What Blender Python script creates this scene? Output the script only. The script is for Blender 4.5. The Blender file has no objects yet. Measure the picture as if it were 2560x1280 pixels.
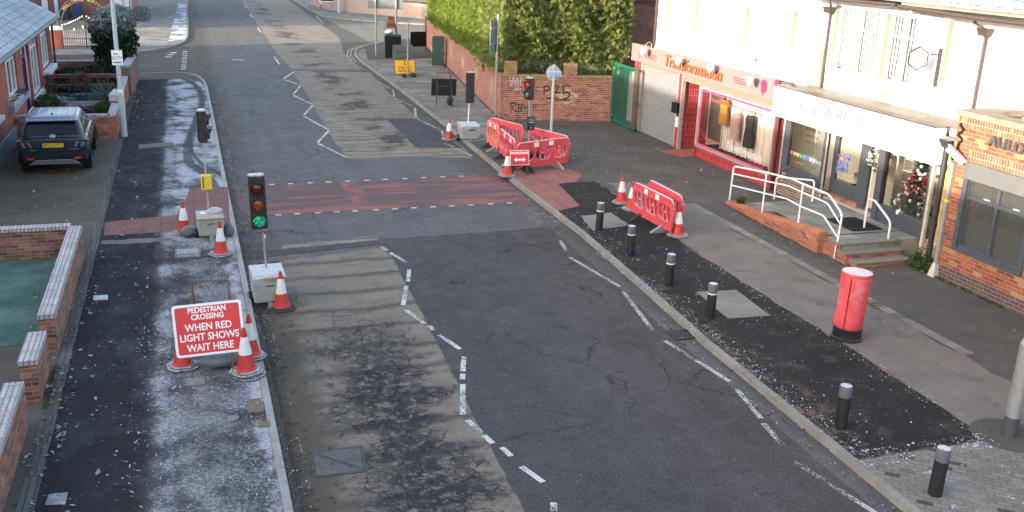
import bpy, bmesh, math, random
import numpy as np
from mathutils import Vector as V, Matrix
rad = math.radians
R = random.Random(11)
sc = bpy.context.scene
COL = sc.collection

# ---------------------------------------------------------------- camera, sky, sun, exposure
H = 7.0
F, PIT, ROL, YAW = 2448.54, rad(17.9597), rad(2.0571), rad(18.7165)
_fw = V((math.sin(YAW) * math.cos(PIT), math.cos(YAW) * math.cos(PIT), -math.sin(PIT)))
_r = V((math.cos(YAW), -math.sin(YAW), 0)); _u = _r.cross(_fw)
RT = math.cos(ROL) * _r + math.sin(ROL) * _u
UP = -math.sin(ROL) * _r + math.cos(ROL) * _u
cd = bpy.data.cameras.new('camera'); cam = bpy.data.objects.new('camera', cd); COL.objects.link(cam)
cd.sensor_fit = 'HORIZONTAL'; cd.sensor_width = 36; cd.lens = F / 2560 * 36; cd.clip_end = 2000; cd.clip_start = .1
cam.matrix_world = Matrix(((RT.x, UP.x, -_fw.x, 0), (RT.y, UP.y, -_fw.y, 0), (RT.z, UP.z, -_fw.z, H), (0, 0, 0, 1)))
sc.camera = cam
SUN_EL, SUN_AZ = rad(12.5), math.atan2(.3, 1.0)         # the light travels towards +x, a little +y
sun_to = V((-math.cos(SUN_AZ) * math.cos(SUN_EL), -math.sin(SUN_AZ) * math.cos(SUN_EL), math.sin(SUN_EL)))
ld = bpy.data.lights.new('sun', 'SUN'); ld.energy = 2.7; ld.angle = rad(.55); ld.color = (1, .84, .63)
so = bpy.data.objects.new('sun', ld); COL.objects.link(so); so.location = (-60, -20, 40)
so.rotation_euler = sun_to.to_track_quat('Z', 'Y').to_euler()
w = bpy.data.worlds.new('World'); sc.world = w; w.use_nodes = True
nt = w.node_tree; bg = nt.nodes['Background']
sky = nt.nodes.new('ShaderNodeTexSky'); sky.sky_type = 'NISHITA'; sky.sun_disc = False
sky.sun_elevation = SUN_EL; sky.sun_rotation = math.atan2(sun_to.x, sun_to.y)
sky.air_density = 1.0; sky.dust_density = 2.6; sky.ozone_density = .6
nt.links.new(sky.outputs[0], bg.inputs[0]); bg.inputs[1].default_value = .15
vs = sc.view_settings; vs.view_transform = 'Standard'; vs.look = 'None'; vs.exposure = 2.34; vs.gamma = 1
try: sc.cycles.max_bounces = 6; sc.cycles.transparent_max_bounces = 12
except Exception: pass

# ---------------------------------------------------------------- points of the place from the survey of the photograph
def ray(px, py): return (px - 1280) / F * RT - (py - 640) / F * UP + _fw
def G(px, py, z=0.0):
    d = ray(px, py); t = (z - H) / d.z; return V((d.x * t, d.y * t, z))
def ONX(px, py, x):
    d = ray(px, py); t = x / d.x; return V((x, d.y * t, H + d.z * t))
def ONY(px, py, y):
    d = ray(px, py); t = y / d.y; return V((d.x * t, y, H + d.z * t))
def ONP(px, py, p0, n):
    d = ray(px, py); o = V((0, 0, H)); t = (p0 - o).dot(n) / d.dot(n); return o + d * t
def c4(a, b): return (1560 + a / 3.414, b / 3.414)
def c7(a, b): return (1580 + a / 3.766, 140 + b / 3.766)
def c8(a, b): return (1920 + a / 4.266, 260 + b / 4.266)
def c5(a, b): return (2000 + a / 3.048, b / 3.048)
def c77(a, b): return (2060 + a / 3.414, 300 + b / 3.414)

# ---------------------------------------------------------------- mesh helper
class MB:
    def __init__(s): s.v = []; s.f = []
    def add(s, vs_, fs, M=None):
        o = len(s.v)
        s.v += [tuple(M @ V(p)) if M else tuple(p) for p in vs_]; s.f += [tuple(i + o for i in f) for f in fs]; return s
    def box(s, x0, x1, y0, y1, z0, z1, M=None):
        return s.add([(x0, y0, z0), (x1, y0, z0), (x1, y1, z0), (x0, y1, z0), (x0, y0, z1), (x1, y0, z1), (x1, y1, z1), (x0, y1, z1)],
                     [(0, 3, 2, 1), (4, 5, 6, 7), (0, 1, 5, 4), (1, 2, 6, 5), (2, 3, 7, 6), (3, 0, 4, 7)], M)
    def frust(s, a, b, z0, z1, M=None):            # a, b: (hx, hy) half sizes at bottom and top
        return s.add([(-a[0], -a[1], z0), (a[0], -a[1], z0), (a[0], a[1], z0), (-a[0], a[1], z0), (-b[0], -b[1], z1), (b[0], -b[1], z1), (b[0], b[1], z1), (-b[0], b[1], z1)],
                     [(0, 3, 2, 1), (4, 5, 6, 7), (0, 1, 5, 4), (1, 2, 6, 5), (2, 3, 7, 6), (3, 0, 4, 7)], M)
    def cyl(s, p0, p1, r0, r1=None, n=12, caps=True):
        r1 = r0 if r1 is None else r1; p0 = V(p0); p1 = V(p1); d = (p1 - p0).normalized()
        a = d.orthogonal().normalized(); b = d.cross(a); vs_ = []
        for p, r in ((p0, r0), (p1, r1)):
            for i in range(n):
                t = 2 * math.pi * i / n; vs_.append(p + (a * math.cos(t) + b * math.sin(t)) * r)
        fs = [(i, (i + 1) % n, n + (i + 1) % n, n + i) for i in range(n)]
        if caps: fs += [tuple(range(n - 1, -1, -1)), tuple(range(n, 2 * n))]
        return s.add(vs_, fs)
    def tube(s, pts, r, n=8, close=False):
        pts = [V(p) for p in pts]; m = len(pts); vs_ = []; up = None
        for i, p in enumerate(pts):
            d = (pts[min(i + 1, m - 1)] - pts[max(i - 1, 0)]).normalized()
            a = d.orthogonal().normalized() if up is None else (up - d * up.dot(d)).normalized()
            up = a; b = d.cross(a)
            for k in range(n):
                t = 2 * math.pi * k / n; vs_.append(p + (a * math.cos(t) + b * math.sin(t)) * r)
        fs = [(i * n + k, i * n + (k + 1) % n, (i + 1) * n + (k + 1) % n, (i + 1) * n + k) for i in range(m - 1) for k in range(n)]
        fs += [tuple(range(n - 1, -1, -1)), tuple(range((m - 1) * n, m * n))]
        return s.add(vs_, fs)
    def lathe(s, prof, n=20, c=(0, 0), M=None):
        vs_ = [(c[0] + r * math.cos(2 * math.pi * k / n), c[1] + r * math.sin(2 * math.pi * k / n), z) for r, z in prof for k in range(n)]
        m = len(prof); fs = [(i * n + k, i * n + (k + 1) % n, (i + 1) * n + (k + 1) % n, (i + 1) * n + k) for i in range(m - 1) for k in range(n)]
        fs += [tuple(range(n - 1, -1, -1)), tuple(range((m - 1) * n, m * n))]
        return s.add(vs_, fs, M)
    def prism(s, poly, z0, z1, M=None):
        n = len(poly); ar = sum(poly[i][0] * poly[(i + 1) % n][1] - poly[(i + 1) % n][0] * poly[i][1] for i in range(n))
        if ar < 0: poly = poly[::-1]
        return s.add([(x, y, z0) for x, y in poly] + [(x, y, z1) for x, y in poly],
                     [tuple(range(n - 1, -1, -1)), tuple(range(n, 2 * n))] + [(i, (i + 1) % n, n + (i + 1) % n, n + i) for i in range(n)], M)
    def quad(s, a, b, c, d): return s.add([a, b, c, d], [(0, 1, 2, 3)])
    def build(s, name, mat, parent=None, bevel=0, smooth=None, seg=1):
        me = bpy.data.meshes.new(name); me.from_pydata(s.v, [], s.f)
        if bevel:
            bm = bmesh.new(); bm.from_mesh(me); bmesh.ops.remove_doubles(bm, verts=bm.verts, dist=1e-5)
            es = [e for e in bm.edges if len(e.link_faces) == 2 and e.calc_face_angle(0) > .5]
            bmesh.ops.bevel(bm, geom=es, offset=bevel, segments=seg, affect='EDGES', clamp_overlap=True); bm.to_mesh(me); bm.free()
        return finish(me, name, mat, parent, smooth)
def finish(me, name, mat, parent=None, smooth=None):
    me.update()
    if not me.uv_layers: me.uv_layers.new(name='UVMap')
    n = len(me.polygons); nl = len(me.loops)
    if n:
        nor = np.empty(n * 3); me.polygons.foreach_get('normal', nor); nor = np.abs(nor.reshape(-1, 3))
        lt = np.empty(n, 'i'); me.polygons.foreach_get('loop_total', lt)
        vi = np.empty(nl, 'i'); me.loops.foreach_get('vertex_index', vi)
        co = np.empty(len(me.vertices) * 3); me.vertices.foreach_get('co', co); co = co.reshape(-1, 3)[vi]
        ax = np.repeat(np.argmax(nor * np.array([1, 1, .98]), 1), lt); uv = np.empty((nl, 2))
        uv[:, 0] = np.where(ax == 0, co[:, 1], co[:, 0]); uv[:, 1] = np.where(ax == 2, co[:, 1], co[:, 2])
        me.uv_layers[0].data.foreach_set('uv', uv.astype('f').ravel())
    if smooth is not None:
        me.polygons.foreach_set('use_smooth', [True] * n)
        me.set_sharp_from_angle(angle=rad(smooth))
    o = bpy.data.objects.new(name, me); COL.objects.link(o)
    if mat: me.materials.append(mat)
    if parent: o.parent = parent
    return o
def npmesh(name, verts, faces, mat, parent=None, smooth=None):
    me = bpy.data.meshes.new(name); verts = np.asarray(verts, 'f'); faces = np.asarray(faces, 'i'); k = faces.shape[1]
    me.vertices.add(len(verts)); me.vertices.foreach_set('co', verts.ravel())
    me.loops.add(faces.size); me.loops.foreach_set('vertex_index', faces.ravel())
    me.polygons.add(len(faces)); me.polygons.foreach_set('loop_start', np.arange(0, faces.size, k, dtype='i'))
    me.update(calc_edges=True); me.validate()
    return finish(me, name, mat, parent, smooth)
def tag(o, label, cat, group=None):
    o['label'] = label; o['category'] = cat
    if group: o['group'] = group
    return o
def thing(name, label, cat, loc=(0, 0, 0), rz=0, group=None):
    o = bpy.data.objects.new(name, None); COL.objects.link(o); o.location = loc; o.rotation_euler = (0, 0, rz)
    o.empty_display_size = .2
    return tag(o, label, cat, group)
def struct(o): o['kind'] = 'structure'; return o
def stuff(o): o['kind'] = 'stuff'; return o
def dup(root, loc=None, rz=None, label=None):
    r = root.copy(); COL.objects.link(r)
    if loc is not None: r.location = loc
    if rz is not None: r.rotation_euler = (0, 0, rz)
    if label: r['label'] = label
    for ch in list(root.children):
        c = ch.copy(); COL.objects.link(c); c.parent = r
        for g in list(ch.children):
            d = g.copy(); COL.objects.link(d); d.parent = c
    return r
def FX(x, y, z): return Matrix(((0, 0, -1, x), (-1, 0, 0, y), (0, 1, 0, z), (0, 0, 0, 1)))     # faces -x: u runs to -y, v up
def FY(x, y, z): return Matrix(((1, 0, 0, x), (0, 0, -1, y), (0, 1, 0, z), (0, 0, 0, 1)))      # faces -y
def FU(x, y, z): return Matrix.Translation((x, y, z))
def text(body, size, M, mat, parent, name='lettering', ext=.004, shear=0, align='CENTER', off=0, sx=1, line=1):
    cu = bpy.data.curves.new(name, 'FONT'); cu.body = body; cu.size = size; cu.extrude = ext; cu.shear = shear
    cu.align_x = align; cu.align_y = 'CENTER'; cu.offset = off; cu.resolution_u = 3; cu.space_line = line
    o = bpy.data.objects.new(name, cu); COL.objects.link(o)
    me = bpy.data.meshes.new_from_object(o.evaluated_get(bpy.context.evaluated_depsgraph_get()))
    bpy.data.objects.remove(o); bpy.data.curves.remove(cu)
    me.transform(M @ Matrix.Diagonal((sx, 1, 1, 1))); me.name = name
    return finish(me, name, mat, parent)
def cutpanel(outer, holes, th, bevel=0):
    cu = bpy.data.curves.new('p', 'CURVE'); cu.dimensions = '2D'; cu.fill_mode = 'BOTH'; cu.extrude = th / 2 - bevel; cu.bevel_depth = bevel; cu.bevel_resolution = 0
    for poly in [outer] + holes:
        sp = cu.splines.new('POLY'); sp.points.add(len(poly) - 1); sp.use_cyclic_u = True
        for p, q in zip(sp.points, poly): p.co = (q[0], q[1], 0, 1)
    o = bpy.data.objects.new('p', cu); COL.objects.link(o)
    me = bpy.data.meshes.new_from_object(o.evaluated_get(bpy.context.evaluated_depsgraph_get()))
    bpy.data.objects.remove(o); bpy.data.curves.remove(cu); return me
def rrect(x0, x1, y0, y1, r, n=4):
    out = []
    for cx, cy, a in ((x1 - r, y1 - r, 0), (x0 + r, y1 - r, 90), (x0 + r, y0 + r, 180), (x1 - r, y0 + r, 270)):
        for i in range(n + 1):
            t = rad(a + 90 * i / n); out.append((cx + r * math.cos(t), cy + r * math.sin(t)))
    return out

# ---------------------------------------------------------------- material helper
class T:
    def __init__(s, name):
        s.m = bpy.data.materials.new(name); s.m.use_nodes = True; s.nt = s.m.node_tree; s.nt.nodes.clear(); s._c = {}
    def n(s, t, ins=None, **props):
        nd = s.nt.nodes.new('ShaderNode' + t)
        for k, v in props.items(): setattr(nd, k, v)
        for k, v in (ins or {}).items(): s.set(nd.inputs[k], v)
        return nd
    def set(s, i, v):
        if isinstance(v, bpy.types.NodeSocket): s.nt.links.new(v, i)
        elif isinstance(v, (tuple, list)): i.default_value = (*v, 1) if len(v) == 3 and i.type == 'RGBA' else v
        else: i.default_value = v
    def pos(s):
        if 'p' not in s._c: s._c['p'] = s.n('NewGeometry').outputs['Position']
        return s._c['p']
    def tc(s, k='Object'):
        if 't' not in s._c: s._c['t'] = s.n('TexCoord')
        return s._c['t'].outputs[k]
    def objv(s):                                        # object coordinates shifted per object
        if 'ov' not in s._c:
            rnd = s.n('ObjectInfo').outputs['Random']; s._c['ov'] = s.vm('ADD', s.tc(), s.vm('SCALE', (7.1, 3.3, 5.7), scale=rnd))
        return s._c['ov']
    def xyz(s, v=None):
        o = s.n('SeparateXYZ', {0: s.pos() if v is None else v}).outputs; return o[0], o[1], o[2]
    def vm(s, op, a, b=None, scale=None):
        nd = s.n('VectorMath', {0: a}, operation=op)
        if b is not None: s.set(nd.inputs[1], b)
        if scale is not None: s.set(nd.inputs['Scale'], scale)
        return nd.outputs[0]
    def m_(s, op, a, b=None, c=None):
        nd = s.n('Math', {0: a}, operation=op)
        if b is not None: s.set(nd.inputs[1], b)
        if c is not None: s.set(nd.inputs[2], c)
        return nd.outputs[0]
    def mul(s, a, b): return s.m_('MULTIPLY', a, b)
    def addf(s, a, b): return s.m_('ADD', a, b)
    def sub(s, a, b): return s.m_('SUBTRACT', a, b)
    def mx(s, a, b): return s.m_('MAXIMUM', a, b)
    def mn(s, a, b): return s.m_('MINIMUM', a, b)
    def ss(s, x, lo, hi, a=0., b=1.):
        nd = s.n('MapRange', {0: x, 1: lo, 2: hi, 3: a, 4: b}, interpolation_type='SMOOTHSTEP'); return nd.outputs[0]
    def noise(s, scale, detail=4., rough=.55, vec=None, dist=0.):
        return s.n('TexNoise', {'Vector': s.pos() if vec is None else vec, 'Scale': scale, 'Detail': detail, 'Roughness': rough, 'Distortion': dist}).outputs[0]
    def vor(s, scale, feat='F1', vec=None, out=0, rnd=1.):
        return s.n('TexVoronoi', {'Vector': s.pos() if vec is None else vec, 'Scale': scale, 'Randomness': rnd}, feature=feat).outputs[out]
    def mapv(s, vec, scale=(1, 1, 1), loc=(0, 0, 0), rot=(0, 0, 0)):
        return s.n('Mapping', {'Vector': vec, 'Scale': scale, 'Location': loc, 'Rotation': rot}).outputs[0]
    def mix(s, f, a, b, mode='MIX'):
        nd = s.n('Mix', data_type='RGBA', blend_type=mode); s.set(nd.inputs[0], f)
        for i, v in ((6, a), (7, b)): s.set(nd.inputs[i], v)
        return nd.outputs[2]
    def shade(s, col, f, amt):                           # multiply colour by 1-amt .. 1+amt with f in 0..1
        k = s.n('MapRange', {0: f, 1: .25, 2: .75, 3: 1 - amt, 4: 1 + amt}); k.clamp = False
        return s.mix(1., col, s.n('CombineColor', {0: k.outputs[0], 1: k.outputs[0], 2: k.outputs[0]}).outputs[0], 'MULTIPLY')
    def up(s): return s.n('SeparateXYZ', {0: s.n('NewGeometry').outputs['Normal']}).outputs[2]
    def frost(s, col, amt=1., vec=None, sc_=25., lo=.35, hi=.95):    # rime on faces turned to the sky
        vec = s.objv() if vec is None else vec
        k = s.mul(s.ss(s.up(), lo, hi), s.ss(s.noise(sc_, 5, .7, vec), .66 - .38 * amt, .84 - .34 * amt))
        return s.mix(s.mul(k, min(1., .4 + .4 * amt)), col, (.6, .62, .67))
    def out(s, col, rough=.7, metal=0., bump=None, bs=.3, bd=.01, alpha=None, spec=.5, emit=None, es=1., coat=0.):
        b = s.n('BsdfPrincipled', {'Base Color': col, 'Roughness': rough, 'Metallic': metal, 'Specular IOR Level': spec})
        if coat: s.set(b.inputs['Coat Weight'], coat); s.set(b.inputs['Coat Roughness'], .08)
        if bump is not None: s.set(b.inputs['Normal'], s.n('Bump', {'Height': bump, 'Strength': bs, 'Distance': bd}).outputs[0])
        if emit is not None: s.set(b.inputs['Emission Color'], emit); s.set(b.inputs['Emission Strength'], es)
        sh = b.outputs[0]
        if alpha is not None:
            sh = s.n('MixShader', {0: alpha, 1: s.n('BsdfTransparent').outputs[0], 2: sh}).outputs[0]
        s.nt.links.new(sh, s.n('OutputMaterial').inputs[0]); return s.m
def plain(name, col, rough=.6, var=.12, scale=6., metal=0., frost=0., bump=0., dirt=0., spec=.5, coat=0., dirtcol=(.06, .05, .04), emit=None, es=1.):
    t = T(name); v = t.objv(); c = t.shade(col, t.noise(scale, 6, .65, v), var)
    if dirt: c = t.mix(t.mul(t.ss(t.noise(scale * .6, 7, .7, t.mapv(v, (1, 1, .5))), .5, .75), dirt), c, dirtcol)
    if frost: c = t.frost(c, frost, v)
    return t.out(c, rough, metal, t.noise(scale * 8, 4, .6, v) if bump else None, bump, .01, spec=spec, coat=coat, emit=emit, es=es)
def glassy(name, tint=(.9, .93, .93), a=.2, rough=.02, dark=None):
    t = T(name); fr = t.n('Fresnel', {0: 1.5}).outputs[0]
    tr = t.n('BsdfTransparent', {0: tint}).outputs[0]; gl = t.n('BsdfGlossy', {'Color': (.95, .95, .95), 'Roughness': rough}).outputs[0]
    if dark: tr = t.n('MixShader', {0: .75, 1: tr, 2: t.n('BsdfDiffuse', {0: dark}).outputs[0]}).outputs[0]
    t.nt.links.new(t.n('MixShader', {0: t.mn(t.addf(fr, a), 1.), 1: tr, 2: gl}).outputs[0], t.n('OutputMaterial').inputs[0]); return t.m
def brick(name, c1, c2, mortar=(.42, .38, .33), alt=None, w=.225, h=.075, mo=.011, frost=0., dirt=.3, diamond=None, dcol=(.34, .22, .11), green=0., rot=0, offs=.5, dark_below=None):
    t = T(name); uv = t.tc('UV')
    if rot: uv = t.mapv(uv, rot=(0, 0, rad(90)))
    wob = t.vm('ADD', uv, t.vm('SCALE', t.n('TexNoise', {'Vector': uv, 'Scale': 9.}).outputs[1], scale=.004))
    bt = t.n('TexBrick', {'Vector': wob, 'Color1': (0, 0, 0), 'Color2': (1, 1, 1), 'Mortar': (0, 0, 0), 'Scale': 1., 'Mortar Size': mo / 2, 'Mortar Smooth': .15, 'Brick Width': w, 'Row Height': h}, offset=offs)
    rnd = bt.outputs[0]; mf = bt.outputs[1]
    c = t.mix(t.ss(rnd, .1, .9), c1, c2)
    if alt: c = t.mix(t.ss(rnd, alt[1], alt[1] + .02), c, alt[0]); c = t.mix(t.ss(rnd, .1, .03), c, alt[2])
    c = t.shade(c, t.noise(40, 5, .7, uv), .2); c = t.shade(c, t.noise(1.3, 4, .6, uv), .2)
    if diamond:
        ux, uy, _ = t.xyz(uv); row = t.m_('FLOOR', t.m_('DIVIDE', uy, h)); k = None
        for (u0, v0, a, b) in diamond:
            d = t.addf(t.m_('DIVIDE', t.m_('ABSOLUTE', t.sub(ux, u0)), a), t.m_('DIVIDE', t.m_('ABSOLUTE', t.sub(t.mul(t.addf(row, .5), h), v0)), b))
            d = t.ss(d, 1.02, .98); k = d if k is None else t.mx(k, d)
        c = t.mix(k, c, t.shade(dcol, rnd, .25))
    if dark_below:
        _, _, z = t.xyz(); c = t.mix(t.mul(t.ss(z, dark_below + .02, dark_below - .02), .8), c, (.045, .045, .055))
    c = t.mix(mf, c, t.shade(mortar, t.noise(25, 4, .6, uv), .25))
    if dirt:
        c = t.mix(t.mul(t.ss(t.noise(2.2, 7, .7, uv), .48, .78), dirt), c, (.06, .05, .045))
        c = t.mix(t.mul(t.ss(t.noise(3.1, 5, .7, t.mapv(uv, loc=(5, 2, 0))), .55, .75), dirt * .7), c, (.5, .46, .42))
    if green:
        _, _, z = t.xyz(); k = t.mul(t.ss(t.noise(2.5, 5, .6, t.pos()), .38, .62), green); c = t.mix(t.mul(k, t.ss(z, 1.35, 1.75)), c, (.17, .14, .04))
    if frost: c = t.frost(c, frost, t.tc(), 30.)
    hgt = t.sub(t.noise(60, 3, .6, uv), t.mul(mf, 2.))
    return t.out(c, .88, 0, hgt, .45, .006)
# ---------------------------------------------------------------- ground materials (real worn surfaces, in world metres)
def asphalt(name, base, agg=.35, dirt_left=False, cracks=0., warm=0., spots=.5, bumpy=.5):
    t = T(name); c = t.shade(base, t.noise(48, 2, .6), agg * 1.1); c = t.shade(c, t.noise(20, 3, .7), agg * .35); c = t.shade(c, t.noise(.55, 5, .6), .16)
    c = t.shade(c, t.noise(7, 5, .75), .1)
    c = t.shade(c, t.noise(1., 5, .6, t.mapv(t.pos(), (1.5, .1, 1))), .13); c = t.mix(t.mul(t.ss(t.noise(2.4, 6, .75, t.mapv(t.pos(), (1, .7, 1), (2, 8, 0))), .62, .72), .35), c, (.045, .044, .047))
    v = t.vor(130); c = t.mix(t.mul(t.ss(v, .25, .12), .5), c, (.2, .2, .205))
    if cracks:
        warp = t.vm('ADD', t.pos(), t.vm('SCALE', t.n('TexNoise', {'Vector': t.pos(), 'Scale': 2.2, 'Detail': 5}).outputs[1], scale=.5))
        e = t.vor(.55, 'DISTANCE_TO_EDGE', warp); k = t.mul(t.ss(e, .013, .002), t.ss(t.noise(.35, 3), .48, .62)); c = t.mix(t.mul(k, cracks), c, (.018, .018, .02))
        d = t.ss(t.noise(1.1, 7, .75, t.mapv(t.pos(), (.8, 2.2, 1))), .6, .74); c = t.mix(t.mul(d, .35), c, (.03, .03, .033))
    x, y, z = t.xyz()
    if dirt_left:
        n = t.mul(t.sub(t.noise(1.6, 6, .7), .5), 1.4)
        c = t.mix(t.mul(t.ss(t.addf(x, n), 2.0, 1.0), .75), c, t.shade((.075, .062, .05), t.noise(30, 6, .8), .5))
        c = t.mix(t.mul(t.ss(t.addf(x, t.mul(n, .6)), 7.9, 9.2), .7), c, t.shade((.085, .07, .062), t.noise(30, 6, .8), .4))
        k2 = t.mul(t.ss(t.m_('ABSOLUTE', t.sub(y, 23.5)), 1.4, .4), t.mul(t.ss(x, 7.9, 9.), t.ss(t.noise(3.5, 6, .7), .5, .62))); c = t.mix(t.mul(k2, .5), c, (.3, .27, .24))
    s2 = t.ss(t.vor(2.7, vec=t.vm('ADD', t.pos(), (3, 1, 0))), .035, .02); c = t.mix(t.mul(s2, spots), c, (.5, .5, .5))
    return t.out(c, t.ss(t.noise(3, 4), .3, .7, .62, .85), 0, t.noise(160, 4, .8), bumpy, .004, spec=.1)
def worn_concrete(name, base, period, crack=.8, dark=.8, left=1.35, aspect=1.):
    t = T(name); x, y, z = t.xyz(); col = t.shade(base, t.noise(55, 6, .8), .28); col = t.shade(col, t.noise(1.2, 5, .6), .14)
    n = t.noise(1.1, 5, .65, t.mapv(t.pos(), (.7, 1.4, 1))); col = t.shade(col, t.noise(42, 3, .7), .5); col = t.mix(t.mul(t.ss(t.noise(3.2, 7, .75, t.mapv(t.pos(), (.6, 1.6, 1), (3, 1, 0))), .46, .68), .6), col, (.088, .086, .09))
    # transverse ribs and cracks across the lane
    ph = t.addf(t.m_('DIVIDE', y, period), t.addf(t.mul(t.noise(.8, 4, .6), .55), t.mul(x, -.02)))
    tri = t.m_('ABSOLUTE', t.sub(t.m_('FRACT', ph), .5))
    fine = t.noise(13, 5, .75)
    band = t.ss(t.addf(tri, t.mul(t.sub(fine, .5), .4)), .2, .0); col = t.mix(t.mul(band, t.mul(t.ss(n, .22, .5), .7 if left < 3 else .35)), col, (.05, .048, .051))
    line = t.ss(t.addf(tri, t.mul(t.sub(fine, .5), .06)), .042 if left < 3 else .03, .018)
    if left > 3:
        sn = t.noise(1., 6, .62, t.mapv(t.pos(), (.3, 3.6, 1), (7, 0, 0)), .4); line = t.mx(t.mul(line, .55), t.mul(t.ss(t.m_('ABSOLUTE', t.sub(sn, .5)), .016, .004), .9)); col = t.mix(t.mul(line, t.mul(t.ss(t.noise(1.7, 5, .65), .26, .4), crack)), col, (.022, .022, .026))
    # alligator cracking along the wheel track
    warp = t.vm('ADD', t.pos(), t.vm('SCALE', t.n('TexNoise', {'Vector': t.pos(), 'Scale': 4., 'Detail': 4}).outputs[1], scale=.22))
    e = t.vor(3.1, 'DISTANCE_TO_EDGE', warp); e2 = t.vor(8., 'DISTANCE_TO_EDGE', warp)
    cx = 2.75 if left < 3 else 7.0
    track = t.ss(t.addf(t.m_('ABSOLUTE', t.sub(x, cx)), t.mul(t.sub(n, .5), 2.6)), 1.1, .2); near = t.ss(y, 19., 14.5) if left < 3 else t.ss(t.noise(.5, 3), .5, .6)
    wet = t.mul(track, near)
    col = t.mix(t.mul(t.mul(wet, t.ss(t.noise(5, 6, .78), .38, .52)), dark + .15), col, (.03, .03, .034))
    col = t.mix(t.mul(t.ss(e, .055, .015), t.mul(t.mul(t.ss(wet, .02, .35), .72), t.ss(t.noise(2.6, 4), .36, .5))), col, (.02, .02, .024))
    col = t.mix(t.mul(t.ss(e2, .1, .03), t.mul(t.mul(t.ss(wet, .2, .7), .7), t.ss(t.noise(3.3, 4, .6, t.mapv(t.pos(), loc=(5, 5, 0))), .42, .6))), col, (.02, .02, .024))
    if left < 3:
        k = t.ss(t.addf(x, t.mul(t.sub(t.noise(1.8, 6, .7), .5), 1.1)), 2.05, 1.35); col = t.mix(k, col, t.shade((.085, .072, .058), t.noise(40, 6, .8), .4))
        k = t.ss(t.addf(x, t.mul(t.sub(t.noise(2.8, 6, .7), .5), .6)), 1.3, 1.05); col = t.mix(t.mul(k, .7), col, (.035, .028, .024))
    return t.out(col, .8, 0, t.sub(t.noise(140, 4, .8), t.mul(line, .6)), .5, .005, spec=.1)
def footway(name):                                      # dark new tarmac of the left footway with frost towards the kerb
    t = T(name); x, y, z = t.xyz(); col = t.shade((.024, .0232, .0245), t.noise(40, 6, .85), .6); col = t.shade(col, t.noise(1.1, 5, .6), .25)
    col = t.mix(t.mul(t.ss(t.noise(2.3, 6, .7, t.mapv(t.pos(), loc=(4, 0, 0))), .58, .75), .5), col, (.085, .08, .078))
    wv = t.addf(t.mul(t.sub(t.noise(.45, 5, .65), .5), 1.5), t.mul(t.sub(t.noise(1.7, 5, .7), .5), .9)); col = t.mix(t.mul(t.ss(t.noise(1.4, 7, .75, t.mapv(t.pos(), (1., .6, 1), (1, 5, 0))), .45, .7), .5), col, (.075, .074, .078))
    e1 = t.ss(t.addf(x, wv), -1.05, -.25); near = t.ss(y, 24.5, 21.); kerb = t.ss(t.addf(x, t.mul(wv, .5)), .25, .75)
    dens = t.mx(t.mul(e1, t.ss(near, 0., 1., .98, .78)), t.mul(kerb, .98))
    dens = t.mx(dens, t.mul(t.ss(t.m_('ABSOLUTE', t.addf(t.addf(x, .62), t.mul(wv, .25))), .36, .05), .8))
    dens = t.mul(dens, t.ss(t.noise(.9, 6, .7), .3, .6, .3, 1.)); dens = t.mul(dens, t.ss(t.mul(near, t.ss(t.m_('ABSOLUTE', t.addf(x, -.1)), .65, .35)), 0., 1., 1., .85))
    gr = t.noise(75, 6, .85); gr2 = t.noise(19, 6, .8)
    f = t.ss(t.addf(t.addf(gr, t.mul(gr2, .7)), t.mul(dens, .42)), 1.05, 1.3)
    f = t.mul(f, t.ss(dens, .02, .5, .3, 1.))
    soft = t.mul(t.mul(dens, t.ss(gr2, .3, .62, .45, 1.)), .75)
    col = t.mix(soft, col, (.165, .162, .17))
    brown = t.mul(t.mul(near, t.ss(t.m_('ABSOLUTE', t.addf(x, .15)), .5, .1)), t.ss(t.noise(.9, 5), .42, .6)); col = t.mix(t.mul(brown, .6), col, (.15, .135, .12))
    # tyre curves melted through the frost
    fc = t.n('FloatCurve', {'Value': t.m_('DIVIDE', t.sub(y, 26.), 26.)}); cv = fc.mapping.curves[0]
    tp = [(26, .75), (29.2, .42), (31.3, -.05), (34.2, -.02), (38.5, .3), (43.5, .62), (47.4, .4), (50, -.3), (52, -1.2)]
    cv.points[0].location = (0, (tp[0][1] + 2) / 4); cv.points[1].location = (1, (tp[-1][1] + 2) / 4)
    for (yy, xx) in tp[1:-1]: cv.points.new((yy - 26) / 26, (xx + 2) / 4)
    fc.mapping.update(); xc = t.sub(t.mul(fc.outputs[0], 4.), 2.)
    for off, wd in ((0., .2), (.42, .1)):
        d = t.addf(t.m_('ABSOLUTE', t.sub(t.sub(x, xc), t.mul(t.ss(y, 35., 29.), off))), t.mul(t.sub(t.noise(3, 5, .7), .5), .12))
        k = t.mul(t.ss(d, wd, wd * .5), t.ss(y, 26.4, 28.)); f = t.mul(f, t.sub(1., t.mul(k, .85))); col = t.mix(t.mul(k, .75), col, (.062, .06, .064))
    col = t.mix(t.mul(f, .8), col, (.5, .51, .54))
    return t.out(col, .85, 0, gr, .7, .006, spec=.1)
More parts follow.
